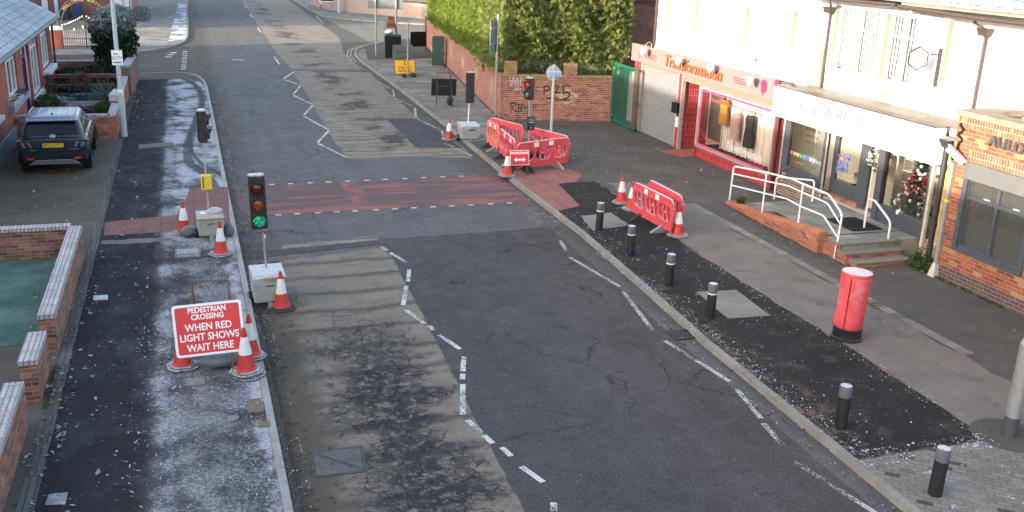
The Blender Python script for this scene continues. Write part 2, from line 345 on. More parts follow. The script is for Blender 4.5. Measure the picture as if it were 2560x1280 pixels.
def dark_tarmac(name):
    t = T(name); x, y, z = t.xyz(); col = t.shade((.029, .0268, .027), t.noise(38, 6, .85), .75); col = t.shade(col, t.noise(1.2, 5, .6), .25)
    col = t.mix(t.mul(t.ss(t.noise(2.2, 7, .75), .52, .7), .6), col, (.095, .085, .078))
    d = t.ss(t.addf(x, t.mul(t.sub(t.noise(2, 5, .7), .5), 1.2)), 9.6, 8.9); col = t.mix(t.mul(d, t.mul(t.ss(t.noise(5, 6, .7), .48, .6), .7)), col, (.17, .11, .085))
    f = t.ss(t.noise(48, 6, .85), .62, .72); col = t.mix(t.mul(f, .65), col, (.4, .4, .42))
    return t.out(col, .88, 0, t.noise(90, 4, .8), .8, .008, spec=.1)
def oldpave(name, base, joints=None, dirt=.5, moss=0., frost=0.):
    t = T(name); col = t.shade(base, t.noise(60, 6, .8), .25); col = t.shade(col, t.noise(.7, 6, .65), .22)
    col = t.mix(t.mul(t.ss(t.noise(1.7, 7, .72), .52, .75), dirt), col, (.05, .045, .04)); col = t.mix(t.mul(t.ss(t.noise(2.3, 7, .72, t.mapv(t.pos(), loc=(9, 3, 0))), .56, .75), dirt * .7), col, (.23, .21, .185))
    h = t.noise(120, 4, .8)
    if joints:
        bt = t.n('TexBrick', {'Vector': t.pos(), 'Color1': (0, 0, 0), 'Color2': (1, 1, 1), 'Scale': 1., 'Mortar Size': joints[2], 'Mortar Smooth': .3, 'Brick Width': joints[0], 'Row Height': joints[1]})
        col = t.shade(col, bt.outputs[0], .12); col = t.mix(t.mul(bt.outputs[1], .75), col, (.05, .045, .04)); h = t.sub(h, t.mul(bt.outputs[1], 1.5))
    if moss: col = t.mix(t.mul(t.ss(t.noise(1.4, 6, .7, t.mapv(t.pos(), loc=(2, 7, 0))), .56, .7), moss), col, (.09, .1, .03))
    if frost: col = t.mix(t.mul(t.ss(t.addf(t.noise(1.1, 5, .7), t.mul(t.noise(60, 5, .8), .5)), .8 - frost * .2, .95 - frost * .15), .8), col, (.6, .62, .67))
    return t.out(col, .85, 0, h, .5, .006, spec=.1)
def herring(name):
    t = T(name); bt = t.n('TexBrick', {'Vector': t.mapv(t.pos(), rot=(0, 0, rad(38))), 'Color1': (0, 0, 0), 'Color2': (1, 1, 1), 'Scale': 1., 'Mortar Size': .006, 'Mortar Smooth': .3, 'Brick Width': .2, 'Row Height': .1})
    c = t.mix(bt.outputs[0], (.165, .152, .132), (.215, .2, .175)); c = t.mix(t.ss(bt.outputs[0], .93, .95), c, (.07, .063, .055)); c = t.shade(c, t.noise(50, 6, .8), .25)
    k = t.ss(t.noise(1.5, 5, .7), .5, .7); c = t.mix(t.mul(bt.outputs[1], .7), c, t.mix(k, (.05, .045, .04), (.45, .46, .5)))
    c = t.mix(t.mul(t.ss(t.noise(2.6, 7, .75, t.mapv(t.pos(), loc=(3, 3, 0))), .6, .66), .7), c, (.6, .62, .66))
    return t.out(c, .85, 0, t.sub(t.noise(90, 3), bt.outputs[1]), .5, .006, spec=.15)
def tactile(name, base, frost=.3):
    t = T(name); bt = t.n('TexBrick', {'Vector': t.pos(), 'Color1': (0, 0, 0), 'Color2': (1, 1, 1), 'Scale': 1., 'Mortar Size': .007, 'Brick Width': .4, 'Row Height': .4}, offset=0.)
    x, y, z = t.xyz(); bl = t.mul(t.m_('SINE', t.mul(x, 94.)), t.m_('SINE', t.mul(y, 94.)))
    c = t.shade(base, t.noise(45, 6, .8), .25); c = t.shade(c, t.noise(1.5, 5), .2); c = t.shade(c, t.addf(t.mul(bl, .25), .5), .3); c = t.mix(t.mul(bt.outputs[1], .7), c, (.06, .04, .035))
    c = t.mix(t.mul(t.ss(t.noise(2.2, 7, .75), .55, .7), .5), c, (.13, .03, .025)); c = t.mix(t.mul(t.ss(t.addf(t.noise(3.5, 7, .75), t.mul(t.noise(70, 5), .4)), .82, .95), frost), c, (.55, .53, .53))
    return t.out(c, .85, 0, t.mx(bl, 0.), .6, .006, spec=.15)
def redcross(name):
    t = T(name); x, y, z = t.xyz(); a = t.shade((.085, .08, .083), t.noise(70, 6, .85), .35)
    red = t.mix(t.noise(5, 5, .7), (.27, .095, .085), (.38, .13, .11)); st = t.noise(1.0, 6, .7, t.mapv(t.pos(), (.45, 2.6, 1)))
    joint = t.ss(t.m_('ABSOLUTE', t.sub(x, 4.35)), .3, .16)
    k = t.mx(t.ss(t.addf(st, t.mul(t.ss(x, 6.5, 9.), .06)), .5, .64), t.mul(joint, t.ss(t.noise(1.6, 4), .42, .6))); k = t.mx(k, t.mul(t.ss(y, 25.9, 25.2), t.ss(st, .4, .55)))
    k = t.mul(k, t.ss(t.noise(60, 6, .85), .36, .55, .35, 1.)); k = t.mul(k, t.ss(x, .9, 2.2, .25, 1.))
    c = t.mix(t.mul(t.addf(t.mul(k, .75), .14), 1.), a, red); c = t.mix(t.mul(t.ss(x, 7.6, 9.2), .35), c, (.07, .058, .055))
    return t.out(c, .78, 0, t.noise(160, 4, .8), .5, .004, spec=.1)
def paint(name, col=(.54, .53, .51), wear=.5, s=28.):
    t = T(name); c = t.shade(col, t.noise(20, 5, .7), .18)
    k = t.addf(t.noise(s, 6, .8), t.mul(t.noise(1.3, 4), .5)); a = t.ss(k, .5 + wear * .4, .6 + wear * .4)
    return t.out(c, .7, 0, alpha=a)
def kerbmat(name, base):
    t = T(name); uv = t.tc('UV'); x, y, z = t.xyz(); c = t.shade(base, t.noise(45, 6, .8), .25); c = t.shade(c, t.noise(2, 5), .2)
    j = t.ss(t.m_('ABSOLUTE', t.sub(t.m_('FRACT', t.m_('DIVIDE', y, .915)), .5)), .493, .499); c = t.mix(t.mul(j, .7), c, (.05, .045, .04))
    c = t.mix(t.mul(t.ss(t.noise(3.5, 6, .75), .55, .7), .45), c, (.07, .06, .05)); c = t.mix(t.mul(t.ss(t.addf(t.noise(60, 5, .8), t.mul(t.noise(2, 4), .5)), .83, .95), .4), c, (.55, .57, .6))
    return t.out(c, .85, 0, t.noise(70, 4, .8), .5, .006)
MM = {}
MM['road'] = asphalt('road_asphalt', (.106, .1, .098), .5, True, .8)
MM['lane'] = asphalt('new_lane_asphalt', (.066, .0595, .0585), .5, False, .9, bumpy=.4)
MM['darkpatch'] = asphalt('dark_patch', (.062, .06, .063), .25, False, 0)
MM['conc'] = worn_concrete('worn_near_lane', (.2, .17, .138), .98, 1.)
MM['conc2'] = worn_concrete('worn_far_lane', (.25, .21, .17), .62, 1., .6, left=5.)
MM['foot'] = footway('frosted_footway'); MM['tarmac'] = dark_tarmac('new_tarmac')
MM['pave'] = oldpave('old_footway', (.092, .084, .077), None, .6, .2); MM['paveband'] = oldpave('light_footway', (.165, .147, .13), None, .6)
MM['strip'] = oldpave('edging_strip', (.2, .18, .16), (.9, .3, .006), .25); MM['drive'] = oldpave('driveway', (.105, .09, .072), None, .5, .25)
MM['channel'] = oldpave('edging_channel', (.1, .097, .09), (.09, .9, .008), .4, 0); MM['flags'] = oldpave('grey_flags', (.2, .19, .175), (.9, .6, .006), .35, .15)
MM['frostgrass'] = oldpave('frosted_verge', (.16, .165, .17), None, .3, 0, .7)
MM['slab'] = oldpave('concrete_slab', (.22, .2, .175), None, .25, .1); MM['herring'] = herring('block_paving')
MM['tact'] = tactile('red_tactile', (.25, .11, .095)); MM['tactL'] = tactile('red_tactile_left', (.19, .095, .088), .45)
MM['redcross'] = redcross('worn_red_surface'); MM['kerb'] = kerbmat('kerb_stone', (.21, .195, .17)); MM['kerbL'] = kerbmat('kerb_stone_left', (.29, .28, .265))
MM['white'] = paint('white_line', wear=.4); MM['white2'] = paint('faded_white_line', (.42, .4, .37), .45); MM['yellowline'] = paint('yellow_line', (.5, .4, .2), .4)
MM['ground'] = oldpave('far_ground', (.09, .085, .07))
def turf(name):
    t = T(name); c = t.mix(t.noise(40, 6, .8), (.022, .075, .055), (.075, .18, .135)); c = t.shade(c, t.noise(.9, 6, .7), .35); c = t.mix(t.mul(t.ss(t.addf(t.noise(60, 6, .85), t.mul(t.noise(1.2, 4), .5)), .68, .9), .5), c, (.33, .42, .42))
    return t.out(c, .95, 0, t.noise(150, 4, .8), 1., .02)
MM['turf'] = turf('artificial_turf')
MM['soil'] = oldpave('soil', (.04, .034, .026), None, .5, .5, .25)
# ---------------------------------------------------------------- object materials
B_ = {}
B_['garden'] = brick('garden_brick', (.15, .06, .045), (.3, .11, .065), (.26, .23, .2), ((.1, .045, .04), .82, (.3, .17, .1)), dirt=.7)
B_['coping'] = brick('frosted_coping', (.36, .3, .29), (.45, .4, .4), (.15, .14, .14), None, w=.075, h=.4, mo=.022, frost=.5, dirt=.35, offs=0.)
B_['wall'] = brick('red_wall_brick', (.23, .07, .05), (.34, .105, .075), (.46, .4, .35), ((.13, .045, .04), .85, (.38, .16, .1)), dirt=.25, green=.75, diamond=[(14.35, .98, .5, .36)])
B_['wallside'] = brick('red_street_brick', (.23, .075, .055), (.33, .115, .085), (.46, .4, .35), None, dirt=.25, green=.4, diamond=[(-23.9, .98, .5, .42), (-19.9, .98, .5, .42), (-15.6, .98, .5, .42), (-2.6, .98, .5, .42), (-7.3, .98, .5, .42), (-11.4, .98, .5, .42)])
B_['pub'] = brick('orange_brick', (.21, .05, .03), (.29, .09, .045), (.29, .24, .2), ((.27, .17, .075), .86, (.14, .05, .04)), dirt=.12, dark_below=.42, w=.24, h=.083, mo=.009)
B_['soldier'] = brick('soldier_brick', (.24, .062, .04), (.31, .1, .055), (.36, .31, .27), ((.25, .16, .08), .88, (.15, .055, .04)), w=.075, h=.225, dirt=.1, offs=0.)
B_['house'] = brick('house_brick', (.25, .055, .04), (.32, .08, .055), (.25, .14, .11), None, mo=.007, dirt=.2)
B_['far'] = brick('far_brick', (.2, .075, .055), (.3, .12, .08), (.25, .22, .19), None, dirt=.3)
B_['ramp'] = brick('ramp_brick', (.28, .085, .05), (.37, .125, .07), (.24, .17, .14), ((.2, .06, .045), .85, (.36, .17, .1)), mo=.012, dirt=.25)
B_['ramptop'] = brick('ramp_coping', (.36, .11, .06), (.44, .16, .09), (.28, .19, .14), None, w=.4, h=.075, mo=.008, dirt=.2, offs=0.)
B_['plinth'] = brick('brown_plinth', (.13, .075, .055), (.2, .11, .08), (.5, .46, .4), None, dirt=.15)
B_['tile'] = brick('red_tile', (.25, .008, .016), (.31, .014, .024), (.42, .26, .25), None, w=.1, h=.2, mo=.006, dirt=.06, offs=0.)
B_['yellow'] = brick('buff_brick', (.42, .27, .08), (.5, .34, .12), (.3, .22, .12), None, dirt=.3)
P = {}
P['coneRed'] = plain('cone_red', (.5, .04, .033), .5, .2, 8, frost=.25, dirt=.5, dirtcol=(.22, .07, .06))
P['coneWhite'] = plain('cone_sleeve', (.7, .7, .7), .35, .12, 12, dirt=.45, dirtcol=(.35, .34, .33))
P['rubber'] = plain('rubber_base', (.09, .092, .1), .8, .25, 12, frost=.75, dirt=.2)
P['rubberdark'] = plain('dark_rubber', (.035, .036, .04), .8, .25, 12, frost=.2)
P['black'] = plain('black_plastic', (.016, .017, .02), .45, .2, 9, frost=0)
P['blackfrost'] = plain('black_housing', (.018, .019, .022), .45, .2, 9, frost=1.)
P['bollard'] = plain('bollard_black', (.014, .0145, .018), .5, .4, 7, dirt=.2, dirtcol=(.07, .07, .075))
P['bollardtop'] = plain('frosted_bollard_top', (.1, .105, .12), .7, .3, 22, frost=.95)
P['cream'] = plain('cream_grp', (.34, .33, .29), .5, .1, 5, frost=.45, dirt=.45, dirtcol=(.13, .11, .09))
P['greybox'] = plain('pale_grey_box', (.33, .34, .33), .5, .12, 5, frost=.75, dirt=.4, dirtcol=(.14, .13, .12))
P['galv'] = plain('galvanised_steel', (.37, .385, .4), .42, .18, 14, metal=.55, dirt=.2)
P['lampgrey'] = plain('grey_painted_column', (.4, .44, .46), .5, .12, 10, dirt=.2, dirtcol=(.2, .2, .2))
P['greyback'] = plain('sign_back_grey', (.17, .2, .21), .45, .1, 5, metal=.2, dirt=.2)
P['rusty'] = plain('rusty_frame', (.14, .075, .05), .75, .4, 20, dirt=.4)
P['steelframe'] = plain('dark_steel_frame', (.07, .065, .062), .6, .3, 20)
P['signred'] = plain('sign_red', (.62, .02, .035), .35, .08, 4, dirt=.08)
P['signwhite'] = plain('sign_white', (.78, .78, .78), .35, .04, 4, dirt=.06, dirtcol=(.4, .38, .36))
P['barrier'] = plain('barrier_red', (.58, .07, .085), .45, .1, 5, frost=.95, dirt=.4, dirtcol=(.5, .2, .2))
P['barrierpale'] = plain('faded_barrier_red', (.66, .15, .13), .5, .1, 5, frost=.55, dirt=.3, dirtcol=(.55, .4, .38))
P['tape'] = plain('reflective_tape', (.75, .74, .73), .3, .06, 10, dirt=.1, dirtcol=(.5, .45, .43))
P['pinktape'] = plain('faded_tape', (.6, .33, .33), .4, .08, 10)
P['yellowbox'] = plain('yellow_plastic', (.72, .5, .03), .45, .08, 6, dirt=.15)
P['yellowsign'] = plain('yellow_sign', (.78, .42, .01), .4, .05, 5, dirt=.08)
P['sandbag'] = plain('grey_sandbag', (.13, .14, .15), .45, .3, 6, frost=.3, bump=.3)
P['silverbag'] = plain('silver_wrap', (.4, .4, .41), .32, .35, 12, frost=.4, bump=.6)
P['boxgreen'] = plain('cabinet_green', (.03, .062, .052), .45, .15, 5, dirt=.25)
P['gategreen'] = plain('gate_green', (.008, .1, .066), .4, .1, 5)
P['wood'] = plain('worn_wood', (.3, .2, .12), .7, .25, 12, frost=.3)
P['fencewood'] = plain('stained_fence', (.11, .035, .03), .65, .2, 12, frost=.95)
P['upvc'] = plain('white_upvc', (.68, .7, .74), .35, .05, 4)
P['render'] = plain('white_render', (.74, .76, .8), .85, .06, 1.2, dirt=.1, dirtcol=(.5, .42, .28), bump=.2)
P['rendercream'] = plain('stain_and_shade_render', (.3, .265, .19), .85, .12, 1.6, dirt=.4, dirtcol=(.42, .33, .17), bump=.2)  # wall stains, and the painted shade of the window jambs
P['ledge'] = plain('weathered_ledge', (.2, .175, .145), .9, .3, 4, dirt=.5, bump=.5)
P['leadgrey'] = plain('felt_flashing', (.16, .145, .13), .8, .3, 3, frost=.3, dirt=.3)
P['pink'] = plain('pink_fascia', (.24, .15, .158), .5, .05, 2, dirt=.06)
P['pinkwall'] = plain('pink_wall', (.36, .29, .265), .85, .12, 2, dirt=.2, dirtcol=(.3, .24, .2))
P['tulip'] = plain('hot_pink', (.5, .02, .09), .5, .05, 5)
P['orangeletter'] = plain('orange_lettering', (.2, .09, .03), .5, .06, 5)
P['signmaroon'] = plain('maroon_trim', (.2, .02, .03), .5, .08, 5)
P['shutter'] = plain('galvanised_shutter', (.29, .3, .31), .4, .06, 3, metal=.35, dirt=.15, dirtcol=(.3, .27, .24))
P['boxalu'] = plain('weathered_shutter_box', (.17, .15, .13), .6, .15, 4, dirt=.3)
P['alu'] = plain('aluminium_frame', (.38, .365, .35), .4, .1, 8, metal=.3)
P['fasciawhite'] = plain('white_fascia', (.82, .82, .85), .3, .03, 2)
P['fascialetter'] = plain('white_letter', (.16, .145, .19), .35, .03, 5)
P['anthracite'] = plain('anthracite_frame', (.06, .066, .085), .42, .08, 5)
P['pubframe'] = plain('grey_blue_frame', (.055, .065, .085), .42, .1, 5)
P['pubshutter'] = plain('grey_shutter_box', (.11, .115, .125), .45, .1, 3)
P['steelletter'] = plain('grey_letter', (.1, .1, .105), .4, .1, 5, metal=.4)
P['pipe'] = plain('black_downpipe', (.035, .038, .045), .4, .2, 6)
P['pipebrown'] = plain('brown_downpipe', (.05, .036, .034), .5, .2, 6)
P['railwhite'] = plain('white_handrail', (.72, .71, .74), .4, .08, 14, dirt=.12, dirtcol=(.45, .42, .42))
P['flag'] = oldpave('ramp_flags', (.23, .225, .195), (.6, .45, .006), .3, .3)
P['stepstone'] = plain('step_stone', (.16, .16, .14), .85, .2, 6, dirt=.35, bump=.4)
P['pillarred'] = plain('wrapped_red', (.6, .07, .09), .6, .22, 4, frost=0, dirt=.95, dirtcol=(.64, .27, .29))
P['pillartop'] = plain('frosted_red_cap', (.5, .06, .07), .5, .2, 8, frost=1.)
P['slate'] = brick('frosted_slate', (.27, .29, .33), (.36, .38, .43), (.05, .05, .06), None, w=.5, h=.32, mo=.03, frost=.15, dirt=.2)
P['interior'] = plain('shop_interior', (.72, .68, .6), .8, .08, 1.)
P['floorint'] = plain('shop_floor', (.4, .36, .3), .6, .1, 2)
P['curtain'] = plain('pale_curtain', (.82, .74, .73), .9, .05, 6)
P['mustard'] = plain('mustard_cloth', (.42, .2, .015), .85, .12, 10)
P['printdress'] = plain('print_dress', (.48, .3, .3), .85, .45, 26)
P['blackdress'] = plain('black_cloth', (.02, .02, .022), .8, .2, 8)
P['pinkline'] = plain('magenta_line', (.75, .06, .2), .5, .05, 5)
P['windowred'] = plain('window_red', (.5, .04, .07), .5, .05, 5)
P['stone'] = plain('pale_stone', (.42, .41, .38), .85, .15, 10, frost=.5, dirt=.25)
P['iron'] = plain('cast_iron', (.06, .055, .055), .55, .3, 18, metal=.4, dirt=.3, dirtcol=(.1, .06, .04))
P['lidsteel'] = plain('steel_lid', (.075, .068, .064), .6, .4, 6, metal=.1, dirt=.4, dirtcol=(.11, .08, .06))
P['oldstone'] = plain('ochre_stone', (.16, .125, .085), .85, .4, 14, dirt=.5, dirtcol=(.08, .06, .05), bump=.5)
P['sand'] = plain('sandstone_plate', (.22, .19, .155), .85, .3, 16, dirt=.3, bump=.5)
P['terracotta'] = plain('terracotta', (.3, .17, .1), .8, .15, 8)
P['potdark'] = plain('dark_pot', (.03, .04, .05), .5, .2, 8, frost=.4)
P['potgreen'] = plain('green_pot', (.02, .09, .07), .5, .2, 8, frost=.4)
P['potblue'] = plain('blue_grey_pot', (.09, .13, .17), .5, .2, 8, frost=.6)
P['bin'] = plain('wheelie_blue', (.02, .055, .13), .45, .1, 5)
P['doordark'] = plain('dark_door', (.02, .03, .03), .4, .1, 5)
P['purpleframe'] = plain('purple_jamb', (.07, .03, .14), .5, .1, 5)
P['creamglass'] = plain('cream_panel', (.4, .36, .26), .4, .2, 5)
P['gold'] = plain('gold_letter', (.6, .42, .2), .4, .1, 6)
P['bulb'] = plain('lit_bulb', (.9, .7, .45), .4, .02, 5, emit=(1, .72, .4), es=1.6)
P['orangesign'] = plain('orange_sign', (.4, .1, .025), .5, .15, 8, dirt=.3)
P['bluesign'] = plain('blue_plate', (.1, .32, .62), .4, .05, 5)
P['graffiti'] = plain('black_spray', (.015, .01, .013), .7, .2, 8)
P['graffitipale'] = plain('pale_spray', (.42, .36, .42), .7, .2, 8)
P['white'] = plain('white_paint', (.75, .75, .75), .4, .05, 6)
P['cctv'] = plain('camera_white', (.62, .62, .64), .35, .06, 8)
P['carpaint'] = plain('dark_blue_paint', (.014, .026, .046), .35, .08, 3, metal=.3, frost=.12, coat=.4)
P['carroof'] = plain('frosted_roof_paint', (.1, .13, .2), .4, .1, 3, metal=.2, frost=.62, coat=.3)
P['carglass'] = plain('dark_glass', (.004, .006, .01), .12, .05, 3, spec=.3)
P['carblack'] = plain('car_black_trim', (.009, .01, .011), .75, .15, 8, spec=.25)
P['carsilver'] = plain('silver_trim', (.3, .31, .33), .35, .08, 6, metal=.7)
P['tail'] = plain('dark_tail_lens', (.07, .008, .008), .15, .05, 5, spec=.7)
P['reflector'] = plain('red_reflector', (.75, .02, .02), .25, .04, 5)
P['plate'] = plain('yellow_plate', (.85, .55, .01), .35, .03, 5)
P['tyre'] = plain('tyre_rubber', (.014, .014, .015), .85, .15, 12)
P['rim'] = plain('alloy_rim', (.25, .26, .28), .3, .08, 8, metal=.8)
P['lensred'] = plain('unlit_red_lens', (.09, .006, .008), .25, .1, 40, spec=.6)
P['lensamber'] = plain('unlit_amber_lens', (.22, .045, .005), .25, .1, 40, spec=.6)
P["redman"] = plain("lit_red_lens", (.4, .015, .025), .25, .05, 8, emit=(1, .02, .05), es=.04)
P['lensdark'] = plain('unlit_dark_lens', (.12, .15, .15), .3, .05, 8, spec=.6)
def greenlens():
    t = T('lit_green_lens'); v = t.vor(52., vec=t.tc()); k = t.ss(v, .42, .2); c = t.mix(k, (.0, .06, .035), (.1, .6, .35))
    return t.out(c, .3, 0, emit=t.mix(k, (0, .03, .018), (.03, .55, .28)), es=.45)
P['lensgreen'] = greenlens()
P['glass'] = glassy('window_glass', a=.04); P['pubglass'] = glassy('grey_window_glass', a=.06, dark=(.07, .075, .07)); P['upglass'] = glassy('upper_glass', a=.05, dark=(.6, .58, .53))
P['darkglass'] = glassy('house_glass', a=.1, dark=(.06, .06, .065))
def leafmat(name, c1, c2, frost=0., ts=.35, topfrost=False):
    t = T(name); v = t.tc(); k = t.noise(1.1, 4, .6, v); k2 = t.noise(14, 4, .7, v)
    c = t.mix(t.addf(t.mul(k, .6), t.mul(k2, .4)), c1, c2); c = t.shade(c, t.noise(3, 5, .7, v), .35)
    if frost:
        c = t.mix(t.mul(t.mul(t.ss(t.m_('ABSOLUTE', t.up()), .3, .9), t.ss(t.noise(7, 5, .7, v), .5, .62)), frost), c, (.6, .64, .68))
    if topfrost:
        _, _, z = t.xyz(v); c = t.mix(t.mul(t.ss(t.addf(z, t.mul(t.sub(t.noise(5, 5, .7, v), .5), 2.2)), 2.1, 3.0), .5), c, (.42, .47, .5))
    b = t.n('BsdfPrincipled', {'Base Color': c, 'Roughness': .6, 'Specular IOR Level': .3}).outputs[0]
    tr = t.n('BsdfTranslucent', {0: c}).outputs[0]
    t.nt.links.new(t.n('MixShader', {0: ts, 1: b, 2: tr}).outputs[0], t.n('OutputMaterial').inputs[0]); return t.m
P['hedge'] = leafmat('conifer_hedge', (.075, .135, .022), (.25, .33, .055), ts=.4); P['conifer'] = leafmat('conifer_tree', (.085, .125, .042), (.3, .34, .11))
P['bush'] = leafmat('laurel_leaf', (.008, .022, .014), (.02, .042, .024), 0, .1, True); P['shrub'] = leafmat('low_shrub', (.03, .05, .02), (.08, .1, .04), .5)
P['yucca'] = leafmat('yucca_leaf', (.06, .1, .06), (.15, .2, .12), .3); P['xmas'] = leafmat('fir_green', (.01, .035, .015), (.03, .07, .03)); P['weed'] = leafmat('weed_leaf', (.03, .07, .015), (.1, .15, .04), .1)
P['bark'] = plain('bark', (.05, .04, .03), .9, .3, 10, bump=.5)
P['leafpale'] = plain('frosted_dead_leaf', (.24, .22, .21), .8, .45, 3., frost=0); P['frostchip'] = plain('frost_crust', (.38, .385, .4), .7, .15, 8); P['dirtchip'] = plain('gutter_debris', (.06, .045, .035), .9, .5, 5)
# ---------------------------------------------------------------- the ground, road, footways, kerbs, markings
def sheet(name, pts, z, mat):
    bm = bmesh.new(); bm.faces.new([bm.verts.new((p[0], p[1], z)) for p in pts]); bmesh.ops.triangulate(bm, faces=bm.faces[:])
    bmesh.ops.recalc_face_normals(bm, faces=bm.faces[:])
    if sum(f.normal.z for f in bm.faces) < 0: bmesh.ops.reverse_faces(bm, faces=bm.faces[:])
    me = bpy.data.meshes.new(name); bm.to_mesh(me); bm.free()
    return struct(finish(me, name, mat))
def wob(pts, amp, step=.35, seed=1):                     # a worn, slightly wandering edge
    rr = random.Random(seed); out = []
    for i, p in enumerate(pts):
        q = pts[(i + 1) % len(pts)]; d = math.dist(p, q); n = max(1, int(d / step))
        for k in range(n):
            t = k / n; a = amp if k else amp * .3
            out.append((p[0] + (q[0] - p[0]) * t + rr.uniform(-a, a), p[1] + (q[1] - p[1]) * t + rr.uniform(-a, a)))
    return out
sheet('ground', [(-400, -300), (400, -300), (400, 700), (-400, 700)], -.06, MM['ground'])
sheet('road', [(-70, -15), (90, -15), (90, 190), (-70, 190)], 0, MM['road'])
def solid(name, pts, z0, z1, mat):
    return struct(MB().prism([tuple(p) for p in pts], z0, z1).build(name, mat))
LK = [(.95, -12), (.95, 10), (.96, 22), (.95, 31), (.97, 40), (.96, 47.4), (.88, 49), (.69, 50.3), (.45, 51.1), (.15, 51.6), (-.25, 51.85), (-.7, 51.95), (-2, 51.6), (-8, 51.2), (-70, 50.5)]
RK = [(8.45, -12), (8.55, 6), (8.62, 9.9), (8.72, 14.6), (8.95, 18.5), (9.1, 21.65), (9.13, 27.2), (9.25, 31.5), (9.38, 36), (9.55, 45.7), (9.55, 56.4), (9.7, 59.4), (10.2, 62.1), (11.4, 64.6), (13.9, 68), (17, 69.6), (30, 70.5), (90, 72)]
LF = [(-70, 58), (-8, 58.9), (-5.5, 59.4), (-3.6, 60.0), (-2.16, 61.1), (-1.2, 62.4), (-.5, 64), (.1, 66.4), (.35, 69), (.45, 73), (.6, 90), (.77, 105), (.9, 190)]
RF = [(11.9, 190), (11.35, 107), (11.3, 95), (11.5, 88), (12.1, 86), (12.9, 85), (15.8, 81.8), (18.8, 80.3), (30, 78.5), (90, 77)]
def inset(path, d):                                      # offset a path to its left (negative = right)
    out = []
    for i, p in enumerate(path):
        a = V(path[max(i - 1, 0)]); b = V(path[min(i + 1, len(path) - 1)]); t = (b - a).normalized(); out.append((p[0] - t.y * d, p[1] + t.x * d))
    return out
def kerb(name, path, side, mat):
    inn = inset(path, side * .13); vs_ = []; fs = []
    for (a, b) in zip(path, inn): vs_ += [(a[0], a[1], -.02), (a[0] + (b[0] - a[0]) * .12, a[1] + (b[1] - a[1]) * .12, .1), (b[0], b[1], .108), (b[0], b[1], .02)]
    for i in range(len(path) - 1):
        for k in range(3):
            q = (i * 4 + k, i * 4 + k + 1, (i + 1) * 4 + k + 1, (i + 1) * 4 + k); fs.append(q if side > 0 else q[::-1])
    struct(MB().add(vs_, fs).build(name, mat)); return inn
li = kerb('kerb', LK, 1, MM['kerbL']); ri = kerb('kerb', RK, -1, MM['kerb']); lfi = kerb('kerb', LF, 1, MM['kerb']); rfi = kerb('kerb', RF, 1, MM['kerb'])
solid('pavement', li + [(-70, -12)], -.05, .1, MM['drive']); solid('pavement', ri + [(90, -12)], -.05, .1, MM['pave'])
solid('pavement', lfi + [(-70, 190)], -.05, .1, MM['flags']); solid('pavement', rfi + [(90, 190)], -.05, .1, MM['flags'])
# left footway
sheet('footway', [(-2.12, -12), (.815, -12), (.82, 47), (.6, 48.6), (.1, 49.3), (-1.0, 49.5), (-2.1, 49.2)], .104, MM['foot'])
sheet('footway_channel', [(-2.34, -12), (-2.12, -12), (-2.1, 49.2), (-2.3, 49.2)], .106, MM['channel'])
sheet('tactile_paving', [tuple(G(*p, .1)[:2]) for p in ((262, 556), (450, 537), (475, 470), (570, 468), (574, 556), (450, 578), (260, 590))], .108, MM['tactL'])
sheet('footway', wob([(-2.05, 23.2), (-1.2, 23.2), (-.55, 23.1), (-.55, 22.9), (-1.3, 22.85), (-2.05, 22.9)], .06, .2, 3), .1075, MM['paveband'])
sheet('footway', wob([(-1.6, 34.1), (-.5, 34.3), (-.5, 33.7), (-1.6, 33.4)], .07, .2, 4), .1075, MM['paveband'])
sheet('footway', wob([(-1.9, 10.4), (-1.35, 10.5), (-1.0, 10.9), (-.6, 10.75), (-.6, 9), (-1.9, 9)], .06, .2, 5), .1075, plain('sandy_patch', (.3, .22, .16), .9, .3, 8))
sheet('lawn', [(-9, 17.25), (-2.6, 17.25), (-2.6, 22.2), (-9, 22.2)], .106, MM['turf'])
sheet('garden_soil', [(-5.3, 35.4), (-2.5, 35.4), (-2.4, 46.4), (-5.3, 46.4)], .106, MM['soil'])
sheet('garden_soil', [(-9, 6), (-2.6, 6), (-2.6, 14.8), (-9, 14.8)], .106, MM['soil'])
# right footway
pts = [(8.75, 10.2), (11.15, 10.2), (11.18, 14), (11.15, 19.2), (11.6, 26.6), (10.35, 26.5), (10.0, 24.0), (9.24, 23.6), (9.22, 21.65), (9.08, 18.5), (8.85, 14.6)]
sheet('footway', wob(pts, .05, .3, 2), .104, MM['tarmac'])
sheet('footway', wob([(11.0, 9.0), (13.0, 8.5), (13.1, 23.5), (13.2, 26), (11.9, 26.3), (11.17, 19.2), (11.2, 14)], .08, .4, 6), .1025, MM['paveband'])
sheet('edging_strip', [(13.08, 12.9), (13.32, 12.9), (13.36, 23.6), (13.12, 23.6)], .106, MM['strip'])
sheet('block_paving', [(8.72, 10.15), (11.1, 10.15), (12.2, 9.7), (12.2, -12), (8.6, -12), (8.7, 8)], .1062, MM['herring'])
sheet('tactile_paving', [(9.24, 28.3), (11.3, 28.3), (11.5, 27.5), (10.95, 26.6), (10.33, 26.47), (10.04, 23.99), (9.24, 23.6)], .1075, MM['tact'])
sheet('footway', wob([tuple(G(*p, .1)[:2]) for p in ((1450, 540), (1530, 532), (1572, 562), (1482, 578))], .05, .2, 7), .1085, MM['slab'])
sheet('concrete_slab', wob([(9.86, 17.03), (10.76, 16.95), (10.66, 15.45), (9.74, 15.51)], .012, .3, 8), .108, MM['slab'])
